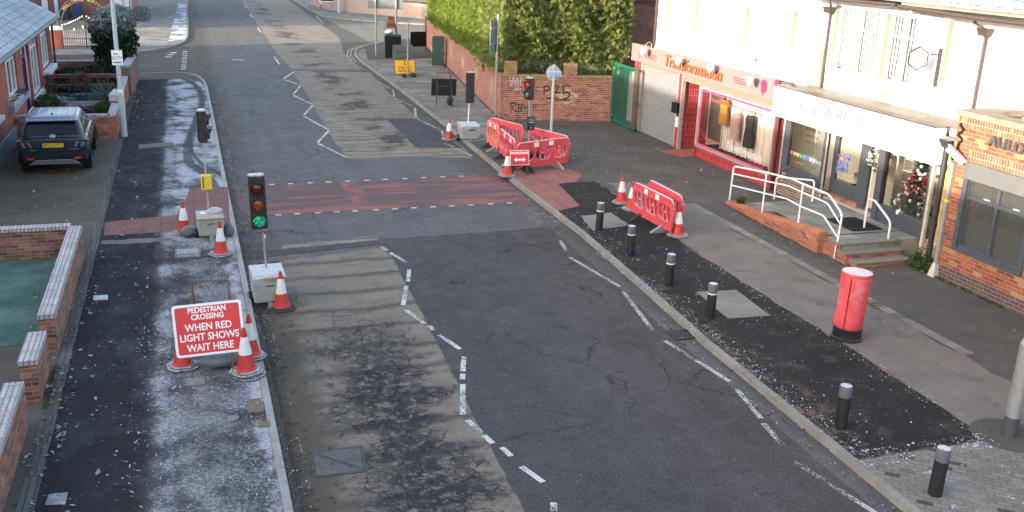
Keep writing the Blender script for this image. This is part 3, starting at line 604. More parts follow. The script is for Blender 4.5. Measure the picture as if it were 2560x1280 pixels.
sheet('footway', wob([(9.45, 33), (12.1, 33.3), (11.9, 37.8), (13.3, 49.5), (15, 62.4), (13, 64.5), (10.5, 61.8), (9.9, 59.4), (9.75, 56.4), (9.72, 45.7), (9.55, 36)], .03, .6, 9), .103, MM['flags'])
sheet('footway', [(10.0, 56.5), (14.5, 57.5), (15.2, 63), (13.2, 65.5), (10.9, 62.6)], .1055, MM['pave'])
sheet('red_threshold', wob([(15.55, 30.4), (16.38, 30.6), (17.1, 30.55), (17.1, 29.6), (15.9, 29.3)], .03, .2, 10), .107, plain('red_oxide_floor', (.28, .085, .055), .8, .2, 5, dirt=.3))
# far left verge
sheet('verge', [(-.85, 66.5), (.2, 67.2), (.32, 73), (.5, 100), (-.2, 100), (-.7, 73)], .106, MM['frostgrass'])
# road surfacing
sheet('road_patch', wob([(1.05, 21.0), (4.1, 21.7), (4.22, 20.9), (3.95, 14), (3.8, 10.3), (3.62, 2), (1.05, 2)], .02, .3, 11), .004, MM['conc'])
sheet('road_patch', wob([(4.16, 22.35), (8.6, 22.4), (8.3, 12), (8.2, 2), (3.6, 2), (3.78, 10.3), (3.93, 14), (4.22, 20.9)], .018, .3, 12), .008, MM['lane'])
sheet('road_patch', wob([(5.35, 52.7), (9.3, 52), (8.95, 45), (8.8, 38.3), (9.1, 32.6), (8.9, 30.8), (7.0, 31.3), (4.86, 31.3), (4.83, 33.7), (5.0, 40), (5.2, 46)], .03, .4, 13), .004, MM['conc2'])
sheet('road_patch', wob([(5.4, 53.5), (9.2, 53), (9.2, 60), (10.4, 70), (10.9, 110), (6.1, 110), (5.6, 80), (5.3, 60)], .06, .6, 14), .004, MM['conc2'])
sheet('road_patch', wob([(7.5, 38.4), (8.85, 38.2), (8.98, 32.4), (7.42, 32.65)], .012, .3, 15), .008, MM['darkpatch'])
sheet('crossing_surface', wob([(1.15, 28.2), (9.05, 28.2), (9.05, 25.05), (1.15, 25.05)], .025, .3, 16), .006, MM['redcross'])
sheet('road_patch', wob([(1.9, 22.35), (4.2, 22.68), (4.12, 22.32), (3, 22.1), (1.85, 21.95)], .012, .3, 17), .006, MM['conc2'])
sheet('road_patch', wob([(1.1, 22.0), (8.9, 22.55), (8.9, 22.2), (6.2, 22.2), (4.2, 21.95), (1.1, 21.5)], .03, .3, 18), .0075, MM['darkpatch'])
sheet('road_patch', [(12.0, 66.6), (60, 72.5), (60, 76.5), (19, 79.7), (13, 84), (11.6, 86)], .004, asphalt('side_road', (.15, .135, .115), .3, False, .4))
def lines(name, segs, wdt, mat, z=.011):
    b = MB()
    for (a, c) in segs:
        a = V(a[:2]); c = V(c[:2]); d = (c - a).normalized(); n = V((-d.y, d.x)) * wdt / 2
        b.quad((*(a - n), z), (*(c - n), z), (*(c + n), z), (*(a + n), z))
    return struct(b.build(name, mat))
g2 = lambda x, y: tuple(G(x, y)[:2])
zz = [(735, 180), (708, 198), (752, 214), (732, 238), (783, 263), (758, 290), (823, 326), (793, 358), (870, 396)]
sg = []
for a, b in zip(zz, zz[1:]):
    p, q = V(g2(*a)), V(g2(*b)); sg.append((p.lerp(q, .04), p.lerp(q, .96)))
lines('zigzag_marking', sg, .09, MM['white'])
near = [(955, 618, 968, 627), (975, 633, 1018, 658), (1023, 674, 1020, 705), (1016, 716, 1008, 764), (1015, 776, 1062, 810), (1073, 816, 1084, 826), (1098, 838, 1150, 874), (1160, 892, 1157, 930), (1157, 936, 1156, 950), (1157, 962, 1157, 1038), (1168, 1052, 1205, 1083), (1208, 1088, 1232, 1110), (1255, 1120, 1278, 1142), (1303, 1168, 1358, 1207), (1384, 1258, 1385, 1290)]
lines('zigzag_marking', [(g2(a, b), g2(c, d)) for a, b, c, d in near], .09, MM['white'], .0125)
rz = [(1400, 602, 1415, 628), (1424, 644, 1550, 718), (1558, 730, 1632, 828), (1662, 853, 1824, 955), (1842, 975, 1903, 1048), (1908, 1060, 1957, 1115), (1988, 1156, 2004, 1166), (2006, 1168, 2190, 1285)]
lines('zigzag_marking', [(g2(a, b), g2(c, d)) for a, b, c, d in rz], .09, MM['white2'], .0125)
fz = [(945, 205, 975, 222), (983, 225, 985, 242), (985, 246, 1036, 268), (1037, 270, 1040, 294), (1045, 299, 1098, 324), (1105, 327, 1108, 344), (1112, 359, 1136, 369), (1140, 372, 1180, 390)]
lines('zigzag_marking', [(g2(a, b), g2(c, d)) for a, b, c, d in fz], .09, MM['white2'], .0125)
lines('centre_line', [((5.0 + (y - 58) * .022, y), (5.0 + (y - 58) * .022 + .04, y + 3.6)) for y in (55.4, 73.5, 86, 97, 108, 120)], .1, MM['white'])
lines('give_way_marking', [((-.75 - .13 * k, 60.6 - .95 * k + .3), (-.75 - .13 * k + .35, 60.6 - .95 * k + .34)) for k in range(3)] +
      [((-.02 - .02 * k, 61.6 - .98 * k), (.24 - .02 * k, 61.6 - .98 * k)) for k in range(9)], .42, MM['white'])
lines('road_dash', [(g2(581, 150), g2(609, 150))], .3, MM['white'])
lines('road_dash', [((-6, 55.6), (-1.0, 54.9))], .06, MM['white2'])
lines('edge_line', [(g2(790 + 0, 40), g2(808, 60))], .1, MM['white2'])
yl = inset(RK, .22)[9:17]; yl2 = inset(RK, .42)[9:17]
for q in (yl, yl2): lines('yellow_line', list(zip(q[1:], q[2:])), .07, MM['yellowline'])
# square studs beside the crossing
b = MB()
for (px0, py0, px1, py1, n) in ((679, 462, 1154, 441, 11), (697, 538, 1275, 508, 13)):
    for k in range(n):
        p = G(px0 + (px1 - px0) * k / (n - 1), py0 + (py1 - py0) * k / (n - 1)); jx = R.uniform(-.02, .02); b.box(p.x - .075 + jx, p.x + .075 + jx, p.y - .05, p.y + .05, .004, .014)
struct(b.build('crossing_studs', plain('white_stud', (.42, .41, .4), .6, .45, 9, dirt=.6, dirtcol=(.15, .14, .14))))
# ---- covers and grates let into the ground
def cover(name, label, pts, z, mat, h=.012, frame=None, rows=None, cat='cover', group=None):
    c = sum((V(p[:2]) for p in pts), V((0, 0))) / len(pts); t = thing(name, label, cat, (c.x, c.y, z), 0, group); loc = [(p[0] - c.x, p[1] - c.y) for p in pts]
    MB().prism(loc, 0, h).build('lid', mat, t, bevel=.004)
    if frame:
        big = [(x * 1.12, y * 1.12) for x, y in loc]; n = len(loc); fb = MB()
        for i in range(n):
            j = (i + 1) % n; a0, a1, b0, b1 = (V(big[i]), V(big[j]), V(loc[i]) * 1.02, V(loc[j]) * 1.02)
            fb.add([(*a0, 0), (*a1, 0), (*b1, 0), (*b0, 0), (*a0, h * .8), (*a1, h * .8), (*b1, h * .8), (*b0, h * .8)], [(4, 5, 6, 7), (0, 1, 5, 4), (2, 3, 7, 6)])
        fb.build('frame', frame, t)
    return t
mh = cover('manhole_cover', 'large rectangular steel manhole cover in the patched near lane', [(1.37, 12.46), (2.03, 12.46), (1.98, 11.81), (1.33, 11.83)], .0045, P['lidsteel'], .012, P['iron'])
MB().add([(-.3, .28, .0165), (-.27, .3, .0165), (.31, -.28, .0165), (.28, -.31, .0165)], [(0, 3, 2, 1)]).build('seam', P['iron'], mh)
cover('stopcock_cover', 'small iron stopcock lid in the worn concrete beside the left gutter', [tuple(G(x, y)[:2]) for x, y in ((785, 925), (808, 924), (809, 936), (786, 938))], .0045, P['iron'], .01, MM['slab'])
cover('access_cover', 'square grey frosted access cover in the footway before the cone near the kerb', [tuple(G(x, y, .1)[:2]) for x, y in ((442, 625), (497, 623), (498, 641), (441, 645))], .1045, MM['frostgrass'], .015, MM['slab'])
cover('access_cover', 'small white frosted cover near the garden wall on the dark footway', [tuple(G(x, y, .1)[:2]) for x, y in ((233, 741), (270, 739), (270, 751), (233, 752))], .1045, MM['frostgrass'], .015)
cover('access_cover', 'white frosted cover at the bottom left corner of the footway', [tuple(G(x, y, .1)[:2]) for x, y in ((122, 1238), (170, 1233), (164, 1262), (112, 1265))], .1045, MM['frostgrass'], .015)
st = lambda pts: [tuple(G(x, y, .1)[:2]) for x, y in pts]
cover('old_stone', 'largest ochre stone sett set in frosty tarmac beside the kerb', st([(618, 1000), (650, 998), (660, 1010), (660, 1030), (622, 1034), (613, 1018)]), .1045, P['oldstone'], .014, group='old stones in the footway')
cover('old_stone', 'rounded grey stone left of the ochre setts', st([(570, 1043), (590, 1038), (598, 1042), (594, 1050), (570, 1056)]), .1045, P['sand'], .012, group='old stones in the footway')
cover('old_stone', 'small ochre stone touching the kerb', st([(644, 1056), (674, 1053), (676, 1067), (645, 1071)]), .1045, P['oldstone'], .012, group='old stones in the footway')
gr = thing('drain_grate', 'slatted black drain grate in the gutter beside the right kerb', 'drain', (8.6, 15.18, .009))
gb = MB()
for k in range(9): gb.box(-.235 + .058 * k - .012, -.235 + .058 * k + .012, -.2, .2, .004, .022)
gb.box(-.25, .25, -.215, -.19, .004, .024); gb.box(-.25, .25, .19, .215, .004, .024); gb.box(-.25, .25, -.015, .015, .004, .018); gb.build('grate_bars', P['iron'], gr)
MB().box(-.25, .25, -.21, .21, .0, .003).build('drain_hole', plain('drain_dark', (.006, .006, .006), .9), gr)
sg_ = thing('drain_grate', 'tiny slotted drain in the pale edging strip beside the pillar box', 'drain', (13.2, 15.6, .106))
gb = MB()
for k in range(4): gb.box(-.12, .12, -.16 + .1 * k - .02, -.16 + .1 * k + .02, .001, .008)
gb.build('grate_bars', P['iron'], sg_)
# ---------------------------------------------------------------- street furniture
# cones
def make_cone():
    t = thing('traffic_cone', 'x', 'traffic cone')
    oct_ = lambda h, c: [(-h, -h + c), (-h + c, -h), (h - c, -h), (h, -h + c), (h, h - c), (h - c, h), (-h + c, h), (-h, h - c)]
    MB().prism(oct_(.25, .12), 0, .035).prism(oct_(.21, .1), .035, .06).build('base', P['rubber'], t, bevel=.008)
    MB().lathe([(.172, .06), (.165, .085), (.148, .095), (.028, .75), (.03, .765), (.02, .77)], 24).build('cone_body', P['coneRed'], t, smooth=35)
    MB().lathe([(.1085, .33), (.1085, .331), (.054, .62), (.05, .62)], 24).build('reflective_sleeve', P['coneWhite'], t, smooth=35)
    return t
cone0 = make_cone(); CG = 'red and white traffic cones'; cone0['group'] = CG; used = [False]
def cone(px, py, label, z=.1, rz=0, s=1.0):
    p = G(px, py, z); o = cone0 if not used[0] else dup(cone0); used[0] = True
    o.location = (p.x, p.y, z + .006); o.rotation_euler = (R.uniform(-.02, .02), R.uniform(-.02, .02), rz); o['label'] = label; o.scale = (s, s, s); return o
ck = cone(617, 938, 'cone on two stacked bases at the front right of the big red sign', .1, .5); ck.location.z = .16
oct_ = lambda h, c: [(-h, -h + c), (-h + c, -h), (h - c, -h), (h, -h + c), (h, h - c), (h - c, h), (-h + c, h), (-h, h - c)]
sp = MB().prism(oct_(.25, .12), 0, .035).prism(oct_(.21, .1), .035, .058).build('spare_cone_base', P['rubber'], None, bevel=.008); sp.location = (ck.location.x + .03, ck.location.y - .02, .104); sp.rotation_euler = (0, 0, .75)
tag(sp, 'spare grey cone base lying under the front cone beside the big sign', 'cone base')
cone(627, 893, 'cone half hidden behind the right edge of the big red sign', .1, .3)
cone(458, 917, 'cone showing only its red foot below the left of the big red sign', .1, .1)
cone(553, 637, 'cone with a pale octagonal base standing right on the left kerb side', .1, .6)
cone(461, 583, 'cone left of the cream signal trailer against the red paving', .1, .2)
cb = cone(705, 772, 'cone with a black base in the road beside the pale signal trailer', 0.0, .15)
cone(1122, 350, 'cone in the far gutter beside the three-light signal turned away', 0.0, .4)
cone(1267, 440, 'cone at the kerb touching the small pedestrians sign', .1, .2)
cone(1553, 508, 'cone behind the left end of the barrier pair', .1, .1)
cone(1694, 590, 'cone with a frosted black base at the right end of the barrier pair', .1, .5)
cone(1578, 524, 'cone mostly hidden by the left end of the front barrier', .1, .1)
cone(804, 19, 'tiny far cone beside the street name plate', .1, .1)
for ch in cb.children:
    if ch.name.startswith('base'): ch.data = ch.data.copy(); ch.data.materials[0] = P['rubberdark']
# bollards
def make_bollard():
    t = thing('bollard', 'x', 'bollard', group='black bollards along the right kerb')
    MB().lathe([(.092, 0), (.092, .5), (.09, .52)], 20).build('post', P['bollard'], t, smooth=40)
    MB().lathe([(.088, .52), (.094, .525), (.094, .548), (.088, .55)], 20).build('reflective_band', P['tape'], t, smooth=40)
    MB().lathe([(.09, .55), (.092, .56), (.092, .73), (.085, .745), (.05, .75)], 20).build('cap', P['bollardtop'], t, smooth=40)
    return t
bl = make_bollard(); first = True
for (px, py, lab, band) in ((1497, 577, 'bollard nearest the barrier pair, white band', 1), (1576, 640, 'second bollard from the barriers, just below the barrier cone', 1), (1672, 717, 'third bollard from the barriers, white band, dark streaked post', 1), (1776, 798, 'bollard beside the pale concrete slab', 1),
                            (2104, 1076, 'bollard without a white band at the near end of the dark tarmac', 0), (2341, 1244, 'nearest bollard, standing on the block paving at the lower right', 0)):
    o = bl if first else dup(bl); first = False; p = G(px, py, .1); o.location = (p.x + .03, p.y + .07, .1); o.scale = (1, 1, .95); o['label'] = lab; o.rotation_euler = (R.uniform(-.015, .015), R.uniform(-.02, .02), R.uniform(0, 6))
    if not band:
        for ch in o.children:
            if ch.name.startswith('reflective'): ch.data = ch.data.copy(); ch.data.materials[0] = P['bollard']; ch.name = 'collar'
# wrapped pillar box
pb = thing('pillar_box', 'red plastic wrapped pillar box with a frosted white top on a black base', 'post box', (11.44, 14.12, .1))
MB().lathe([(.27, 0), (.27, .04), (.245, .06), (.24, .2), (.25, .22), (.25, .25), (.22, .27)], 28).build('base', P['black'], pb, smooth=40)
prof = [(.228, .26), (.236, .3), (.24, .5), (.243, .8), (.25, 1.1), (.255, 1.3), (.257, 1.38), (.24, 1.42)]
MB().lathe(prof, 40).build('wrapping', P['pillarred'], pb, smooth=50)
MB().lathe([(.262, 1.385), (.264, 1.42), (.25, 1.455), (.17, 1.475), (.02, 1.48)], 40).build('cap', P['pillartop'], pb, smooth=50)
MB().tube([(-.2, -.135, .27), (-.207, -.14, .8), (-.215, -.145, 1.38)], .012, 6).build('wrap_seam', P['signmaroon'], pb)
MB().box(-.256, -.222, -.06, .12, .33, .52).build('wrap_fold', P['pillarred'], pb, bevel=.015)
pb.rotation_euler = (0, .03, 0); pb.scale = (1.07, 1.07, .9)
# lamp columns
lp = thing('street_lamp', 'tall grey lamp column on the left footway with a camera notice', 'street lamp', (-2.11, 35.58, .1))
MB().cyl((0, 0, 0), (0, 0, 1.5), .11, .11, 16).cyl((0, 0, 1.5), (0, 0, 9), .075, .05, 16).cyl((0, 0, 1.48), (0, 0, 1.54), .112, .076, 16).build('column', P['lampgrey'], lp, smooth=40)
MB().cyl((0, 0, 8.95), (1.6, 0, 9.3), .035, .03).build('arm', P['lampgrey'], lp); MB().box(1.4, 2.1, -.14, .14, 9.22, 9.34).build('lantern', P['lampgrey'], lp, bevel=.03)
MB().box(-.17, .17, -.1, -.092, 2.42, 2.92).build('notice_plate', P['signwhite'], lp, bevel=.002)
text('CCTV', .13, FY(0, -.1015, 2.66), P['black'], lp, 'notice_lettering'); MB().box(-.1, .02, -.104, -.1005, 2.78, 2.81).box(-.13, .13, -.104, -.1005, 2.5, 2.53).build('notice_symbol', P['black'], lp)
MB().cyl((0, 0, 2.1), (0, 0, 2.13), .082, .082).cyl((0, 0, 1.95), (0, 0, 1.97), .082, .082).build('strap', P['galv'], lp); MB().box(-.09, .09, -.095, -.085, 1.42, 1.62).build('column_label', P['signwhite'], lp)
lr = thing('street_lamp', 'thick galvanised lamp column with a dark collar at the right edge', 'street lamp', (11.49, 10.2, .1))
MB().cyl((0, 0, .32), (0, 0, 1.5), .105, .105, 20).cyl((0, 0, 1.5), (0, 0, 1.58), .105, .075, 20).cyl((0, 0, 1.58), (0, 0, 8), .075, .05, 20).build('column', P['galv'], lr, smooth=40)
MB().cyl((0, 0, 0), (0, 0, .33), .108, .108, 20).build('base_band', P['anthracite'], lr, smooth=40); MB().box(.03, .1, -.1, -.03, .6, 1.2).build('door', P['galv'], lr, bevel=.004)
MB().box(-1.6, -1.0, -.12, .12, 8.0, 8.12).cyl((0, 0, 7.95), (-1.2, 0, 8.08), .035, .03).build('lantern', P['lampgrey'], lr)
struct(MB().cyl((11.49, 10.2, .1), (11.49, 10.2, .109), .55, .55, 24).build('lamp_footing', MM['pave']))
# temporary traffic signals
def trailer(t, w, d, h, mat, z0=.12):
    M = Matrix.Translation((0, 0, 0)); b = MB().frust((w / 2 * .93, d / 2 * .9), (w / 2, d / 2), z0, z0 + h * .75).box(-w / 2, w / 2, -d / 2, d / 2, z0 + h * .75, z0 + h)
    bx = b.build('battery_box', mat, t, bevel=.02)
    MB().add([(-w / 2 - .015, -d / 2 - .015, z0 + h), (w / 2 + .015, -d / 2 - .015, z0 + h), (w / 2 + .015, d / 2 + .015, z0 + h + .02), (-w / 2 - .015, d / 2 + .015, z0 + h + .02), (-w / 2, -d / 2 + .06, z0 + h + .06), (w / 2, -d / 2 + .06, z0 + h + .06), (w / 2, d / 2 - .03, z0 + h + .07), (-w / 2, d / 2 - .03, z0 + h + .07)],
             [(0, 1, 5, 4), (1, 2, 6, 5), (2, 3, 7, 6), (3, 0, 4, 7), (4, 5, 6, 7), (0, 3, 2, 1)]).build('lid', mat, t, bevel=.006)
    MB().tube([(-.07, -d / 2 - .005, z0 + h * .72), (-.07, -d / 2 - .035, z0 + h * .72), (.07, -d / 2 - .035, z0 + h * .72), (.07, -d / 2 - .005, z0 + h * .72)], .009, 6).build('handle', P['black'], bx)
    for k in range(3): MB().box(-w * .34, -w * .18, -d / 2 * .965 - .012, -d / 2 * .95 + .01, z0 + h * .46 + k * .03, z0 + h * .46 + k * .03 + .012).build('vent', P['greybox'], bx)
    for sx in (-1, 1):
        wh = MB().cyl((sx * (w / 2 - .02), .12, .11), (sx * (w / 2 + .05), .12, .11), .11, .11, 18).build('wheel', P['tyre'], t, bevel=.01); MB().cyl((sx * (w / 2 + .04), .12, .11), (sx * (w / 2 + .056), .12, .11), .05, .05, 12).build('hub', P['galv'], wh)
    MB().box(-.05, .05, -d / 2 - .06, -d / 2 + .0, 0, .14).build('foot', P['galv'], t)
def head(t, zt, hh, n, face, w=.3, d=.22, x=0, lens=None, y=0, tilt=0):
    M = Matrix.Translation((x, y, 0)) @ Matrix.Rotation(face, 4, 'Z') @ Matrix.Rotation(tilt, 4, 'Y')       # local face looks to -y
    hd = MB().box(-w / 2, w / 2, -d / 2, d / 2, zt - hh, zt, M).build('signal_head', P['blackfrost'], t, bevel=.025)
    MB().box(-w / 2 + .012, w / 2 - .012, d / 2, d / 2 + .012, zt - hh + .04, zt - hh * .5, M).box(-w / 2 + .012, w / 2 - .012, d / 2, d / 2 + .012, zt - hh * .48, zt - .05, M).build('back_cover', P['black'], hd, bevel=.004)
    st_ = hh * .88 / n
    for k in range(n):
        zc = zt - hh * .1 - st_ * (k + .5); r = min(w * .4, st_ * .44)
        b = MB(); N = 24; vs_ = []
        for j, (rr, yy) in enumerate(((r * 1.1, -d / 2 + .005), (r * 1.1, -d / 2 - .05), (r * .97, -d / 2 - .05), (r * .97, -d / 2 - .008))):
            for i in range(N):
                a = 2 * math.pi * i / N; ext = (.07 if n < 3 else .03) * max(0, math.sin(a)) if 0 < j < 3 else 0; vs_.append((rr * math.cos(a), yy - ext, zc + rr * math.sin(a)))
        b.add(vs_, [(j * N + i, j * N + (i + 1) % N, (j + 1) * N + (i + 1) % N, (j + 1) * N + i) for j in range(3) for i in range(N)], M); b.build('visor', P['black'], hd, smooth=40)
        lb = MB().lathe([(r * .97, 0), (r * .7, .02), (r * .3, .032), (.005, .035)], 24, M=M @ Matrix.Translation((0, -d / 2 - .008, zc)) @ Matrix.Rotation(rad(90), 4, 'X')); lb.build('lens', lens[k], hd, smooth=60)
    return hd
p = G(665, 742, 0); t = thing('traffic_signal', 'portable traffic signal showing green on a pale box at the left kerb', 'traffic light', (p.x + .02, 18.65, 0), rad(2), 'temporary signals')
trailer(t, .62, .74, .5, P['greybox']); MB().cyl((0, .1, .6), (-.03, .1, 1.55), .024).cyl((0, .1, .62), (0, .1, .66), .05).build('pole', P['galv'], t, smooth=40)
MB().cyl((-.004, .1, 1.3), (-.022, .1, 1.5), .026, .026).build('pole_label', P['coneWhite'], t); MB().cyl((-.01, .1, 1.38), (-.022, .1, 1.47), .0275, .0275).build('label_stripe', P['signred'], t)
head(t, 2.58, 1.08, 3, rad(-3), .31, .2, -.05, [P['lensred'], P['lensamber'], P['lensgreen']], .1, rad(-1.5))
MB().box(-.07, -.02, -.012, .0, 2.515, 2.53).build('indicator_lamp', P['redman'], t).location = (-.02, .0, 0)
MB().box(-.1, .36, -.41, -.36, .6, .64).build('wood_batten', P['wood'], t)
MB().tube([(-.2, .3, .66), (.0, .32, .66)], .012).tube([(-.25, .6, .6), (-.02, .55, .64)], .012).tube([(.1, .5, .64), (.3, .52, .66)], .012).build('locking_bar', P['black'], t)
t = thing('traffic_signal', 'pedestrian signal seen side on with a yellow push button box on the left footway', 'traffic light', (.33, 22.95, .1), rad(3), 'temporary signals')
trailer(t, .58, .55, .42, P['cream']); MB().cyl((0, .12, .5), (-.03, .1, 2.3), .022).build('pole', P['yellowsteel'] if 'yellowsteel' in P else P['cream'], t, smooth=40)
MB().box(-.31, .31, -.31, -.25, .525, .55).build('wood_edge', P['wood'], t)
MB().box(-.2, .0, -.12, .02, .61, .635).build('control_panel', P['signwhite'], t)
yb = MB().box(-.135, .105, .02, .14, 1.14, 1.5).build('push_button_box', P['yellowbox'], t, bevel=.02); MB().box(-.11, -.08, .01, .022, 1.2, 1.46).build('button_notice', P['orangeletter'], yb)
head(t, 3.0, .74, 2, rad(90), .28, .19, -.03, [P['lensdark'], P['lensgreen']], .1, 0)
t = thing('traffic_signal', 'three-light signal turned away at the far right kerb on a pale trailer', 'traffic light', (9.55, 33.6, .0), rad(-3), 'temporary signals')
trailer(t, .66, .7, .46, P['greybox']); MB().cyl((0, .05, .55), (.03, .05, 1.4), .024).build('pole', P['coneWhite'], t, smooth=40)
head(t, 2.46, 1.1, 3, rad(174), .3, .2, .05, [P['lensred'], P['lensamber'], P['lensgreen']], .05)
text('R520', .1, FY(.1, -.36, .47), P['black'], t, 'box_number'); MB().tube([(.28, -.3, .58), (.33, -.4, .4), (.3, -.38, .18)], .013, 6).build('cable', plain('tan_cable', (.45, .33, .18), .6), t)
t = thing('traffic_signal', 'pedestrian signal with a red lens standing inside the barriers', 'traffic light', (10.58, 29.9, .1), rad(0), 'temporary signals')
MB().cyl((0, 0, 0), (-.05, 0, 2.0), .026).build('pole', P['galv'], t, smooth=40); MB().box(-.25, .25, -.2, .25, .0, .22).build('battery_box', P['black'], t, bevel=.02)
head(t, 2.68, .72, 2, rad(-62), .27, .19, -.06, [P['redman'], P['lensdark']], 0); MB().cyl((-.03, .04, 2.68), (-.03, .04, 2.8), .008).build('aerial', P['black'], t)
pu = MB().box(-.12, .12, -.14, -.04, .98, 1.42).build('push_button_box', P['black'], t, bevel=.015); MB().box(-.09, .09, -.146, -.141, 1.28, 1.38).build('button_notice', P['lensdark'], pu); MB().box(-.09, .09, -.146, -.141, 1.22, 1.265).build('wait_plate', P['bluesign'], pu); MB().cyl((0, -.142, 1.06), (0, -.155, 1.06), .025).build('button', P['galv'], pu); MB().cyl((-.05, -.142, 1.14), (-.05, -.148, 1.14), .025).cyl((.05, -.142, 1.14), (.05, -.148, 1.14), .025).build('figure_light', P['lensdark'], pu)
# sandbags
def bag(name, label, loc, sx, sy, sz, mat, rz=0, neck=True, cone_=False):
    b = MB(); n = 18; m = 9; vs_ = []; rr = random.Random(hash(label) % 97 if False else len(label))
    for i in range(m):
        u = i / (m - 1); x = (u - .5) * 2
        prof = (math.sin(math.pi * min(1, max(.03, u))) ** .45) if not cone_ else (.12 + .88 * min(1, u * 1.5) ** .8 if u < .97 else .9)
        for k in range(n):
            a = 2 * math.pi * k / n; f = prof * (1 + .1 * math.sin(3 * a + i) + rr.uniform(-.06, .06)); vs_.append((x * sx / 2, math.cos(a) * sy / 2 * f, sz / 2 + math.sin(a) * sz / 2 * f * (.96 if math.sin(a) < 0 else 1)))
    b.add(vs_, [(i * n + k, i * n + (k + 1) % n, (i + 1) * n + (k + 1) % n, (i + 1) * n + k) for i in range(m - 1) for k in range(n)] + [tuple(range(n - 1, -1, -1)), tuple(range((m - 1) * n, m * n))])
    o = b.build(name, mat, None, smooth=60); o.location = loc; o.rotation_euler = (0, 0, rz); o.visible_shadow = True
    return tag(o, label, 'sandbag')
p = G(470, 592, .1); bag('sandbag', 'grey sandbag slumped between the left cone and the cream trailer', (p.x + .02, p.y, .1), .42, .3, .27, P['sandbag'], .5)
bag('sandbag', 'crumpled silver bag lying on the cream signal trailer', (.44, 22.92, .64), .42, .22, .2, P['silverbag'], .25)
bag('sandbag', 'dark bag slumped against the right side of the cream trailer', (.74, 22.95, .1), .3, .2, .34, P['sandbag'], -.6)
p = G(542, 925, .1); bag('sandbag', 'tapered grey sandbag under the big red sign', (p.x, p.y + .05, .1), .72, .33, .3, P['sandbag'], .12, cone_=True)
p = G(1295, 425, .1); bag('sandbag', 'dark sandbag under the small pedestrians sign', (p.x, p.y + .1, .1), .4, .25, .2, P['rubberdark'], .2)
p = G(1125, 264, .1); bag('sandbag', 'black bag against the frame of the blank black sign', (p.x, p.y, .1), .42, .25, .42, P['rubberdark'], .9)
# the big red sign
bs = thing('road_works_sign', 'large red pedestrian crossing sign on a rusty frame on the left footway', 'sign', (.12, 15.22, .1), rad(-5))
MS = Matrix.Translation((0, -.03, .38)) @ Matrix.Rotation(rad(14), 4, 'X').inverted() @ Matrix.Rotation(rad(3.5), 4, 'Y').inverted()
def plate(parent, pts, th, mat, name, M, bevel=0):
    me = cutpanel(pts, [], th); me.transform(M); return finish(me, name, mat, parent)
RX = Matrix.Rotation(rad(90), 4, 'X')
W_, H_ = 1.07, .84
bsp = plate(bs, rrect(-W_ / 2, W_ / 2, 0, H_, .05), .012, P['signwhite'], 'sign_plate', MS @ RX)
plate(bsp, rrect(-W_ / 2 + .04, W_ / 2 - .04, .04, H_ - .04, .035), .012, P['signred'], 'red_face', MS @ Matrix.Translation((0, -.004, 0)) @ RX)
for s_, z_, sz in (('PEDESTRIAN', .735, .125), ('CROSSING', .625, .125), ('WHEN RED', .46, .165), ('LIGHT SHOWS', .3, .165), ('WAIT HERE', .13, .165)):
    text(s_, sz * .98, MS @ Matrix.Translation((0, -.011, z_)) @ RX, P['signwhite'], bsp, 'lettering', .001, off=.0035, sx=.86)
fr = MB()
for x in (-.26, .3):
    fr.cyl((x, .36, 1.5), (x - (.06 if x < 0 else -.02), -.13, 0), .014, n=8); fr.cyl((x, .35, 1.45), (x, .9, 0), .014, n=8)
fr.cyl((-.27, .36, 1.5), (.31, .36, 1.5), .016, n=8).cyl((-.26, .62, .75), (.3, .62, .75), .01, n=8); fr.build('frame', P['rusty'], bs)
p = G(488, 957, .1); sl = MB().box(-.15, .15, -.14, .14, 0, .035).build('sandstone_block', P['sand'], None, bevel=.012); sl.location = (p.x, p.y, .105); sl.rotation_euler = (0, 0, .05); tag(sl, 'square sandstone block under the left foot of the big sign', 'stone block')
# blank black sign on a frame (seen from behind)
t = thing('road_works_sign', 'black sign back on a steel frame on the far right footway', 'sign', (10.42, 40.6, .1), rad(-8))
M = Matrix.Translation((0, .02, .42)) @ Matrix.Rotation(rad(12), 4, 'X'); plate(t, rrect(-.53, .53, 0, .75, .04), .015, P['black'], 'sign_plate', M @ RX)
b = MB()
for x in (-.28, .28): b.cyl((x, -.05, 1.4), (x - .05 if x < 0 else x + .05, -.4, 0), .015, n=8).cyl((x, -.05, 1.4), (x, .35, 0), .015, n=8)
b.cyl((-.28, -.05, 1.4), (.28, -.05, 1.4), .015, n=8).cyl((-.28, -.2, .85), (.28, -.2, .85), .012, n=8).cyl((-.3, -.32, .35), (.3, -.32, .35), .012, n=8).build('frame', P['steelframe'], t)
# small pedestrians sign
pl = G(1274, 434, .1); pr_ = G(1321, 438, .1); pc = (pl + pr_) / 2
t = thing('pedestrian_sign', 'small red pedestrians sign with a double arrow on a black plastic stand', 'sign', (pc.x, pc.y - .06, .1), rad(-1))
M = Matrix.Translation((0, .0, .3)) @ Matrix.Rotation(rad(-14), 4, 'X'); sp_ = plate(t, rrect(-.3, .3, 0, .46, .02), .012, P['signwhite'], 'sign_plate', M @ RX); plate(sp_, rrect(-.285, .285, .015, .445, .015), .012, P['signred'], 'red_face', M @ Matrix.Translation((0, -.003, 0)) @ RX)
text('PEDESTRIANS', .092, M @ Matrix.Translation((0, -.0105, .37)) @ RX, P['signwhite'], sp_, 'lettering', .001, off=.003)
ar = [(-.19, .17), (-.1, .245), (-.1, .195), (.1, .195), (.1, .245), (.19, .17), (.1, .095), (.1, .145), (-.1, .145), (-.1, .095)]
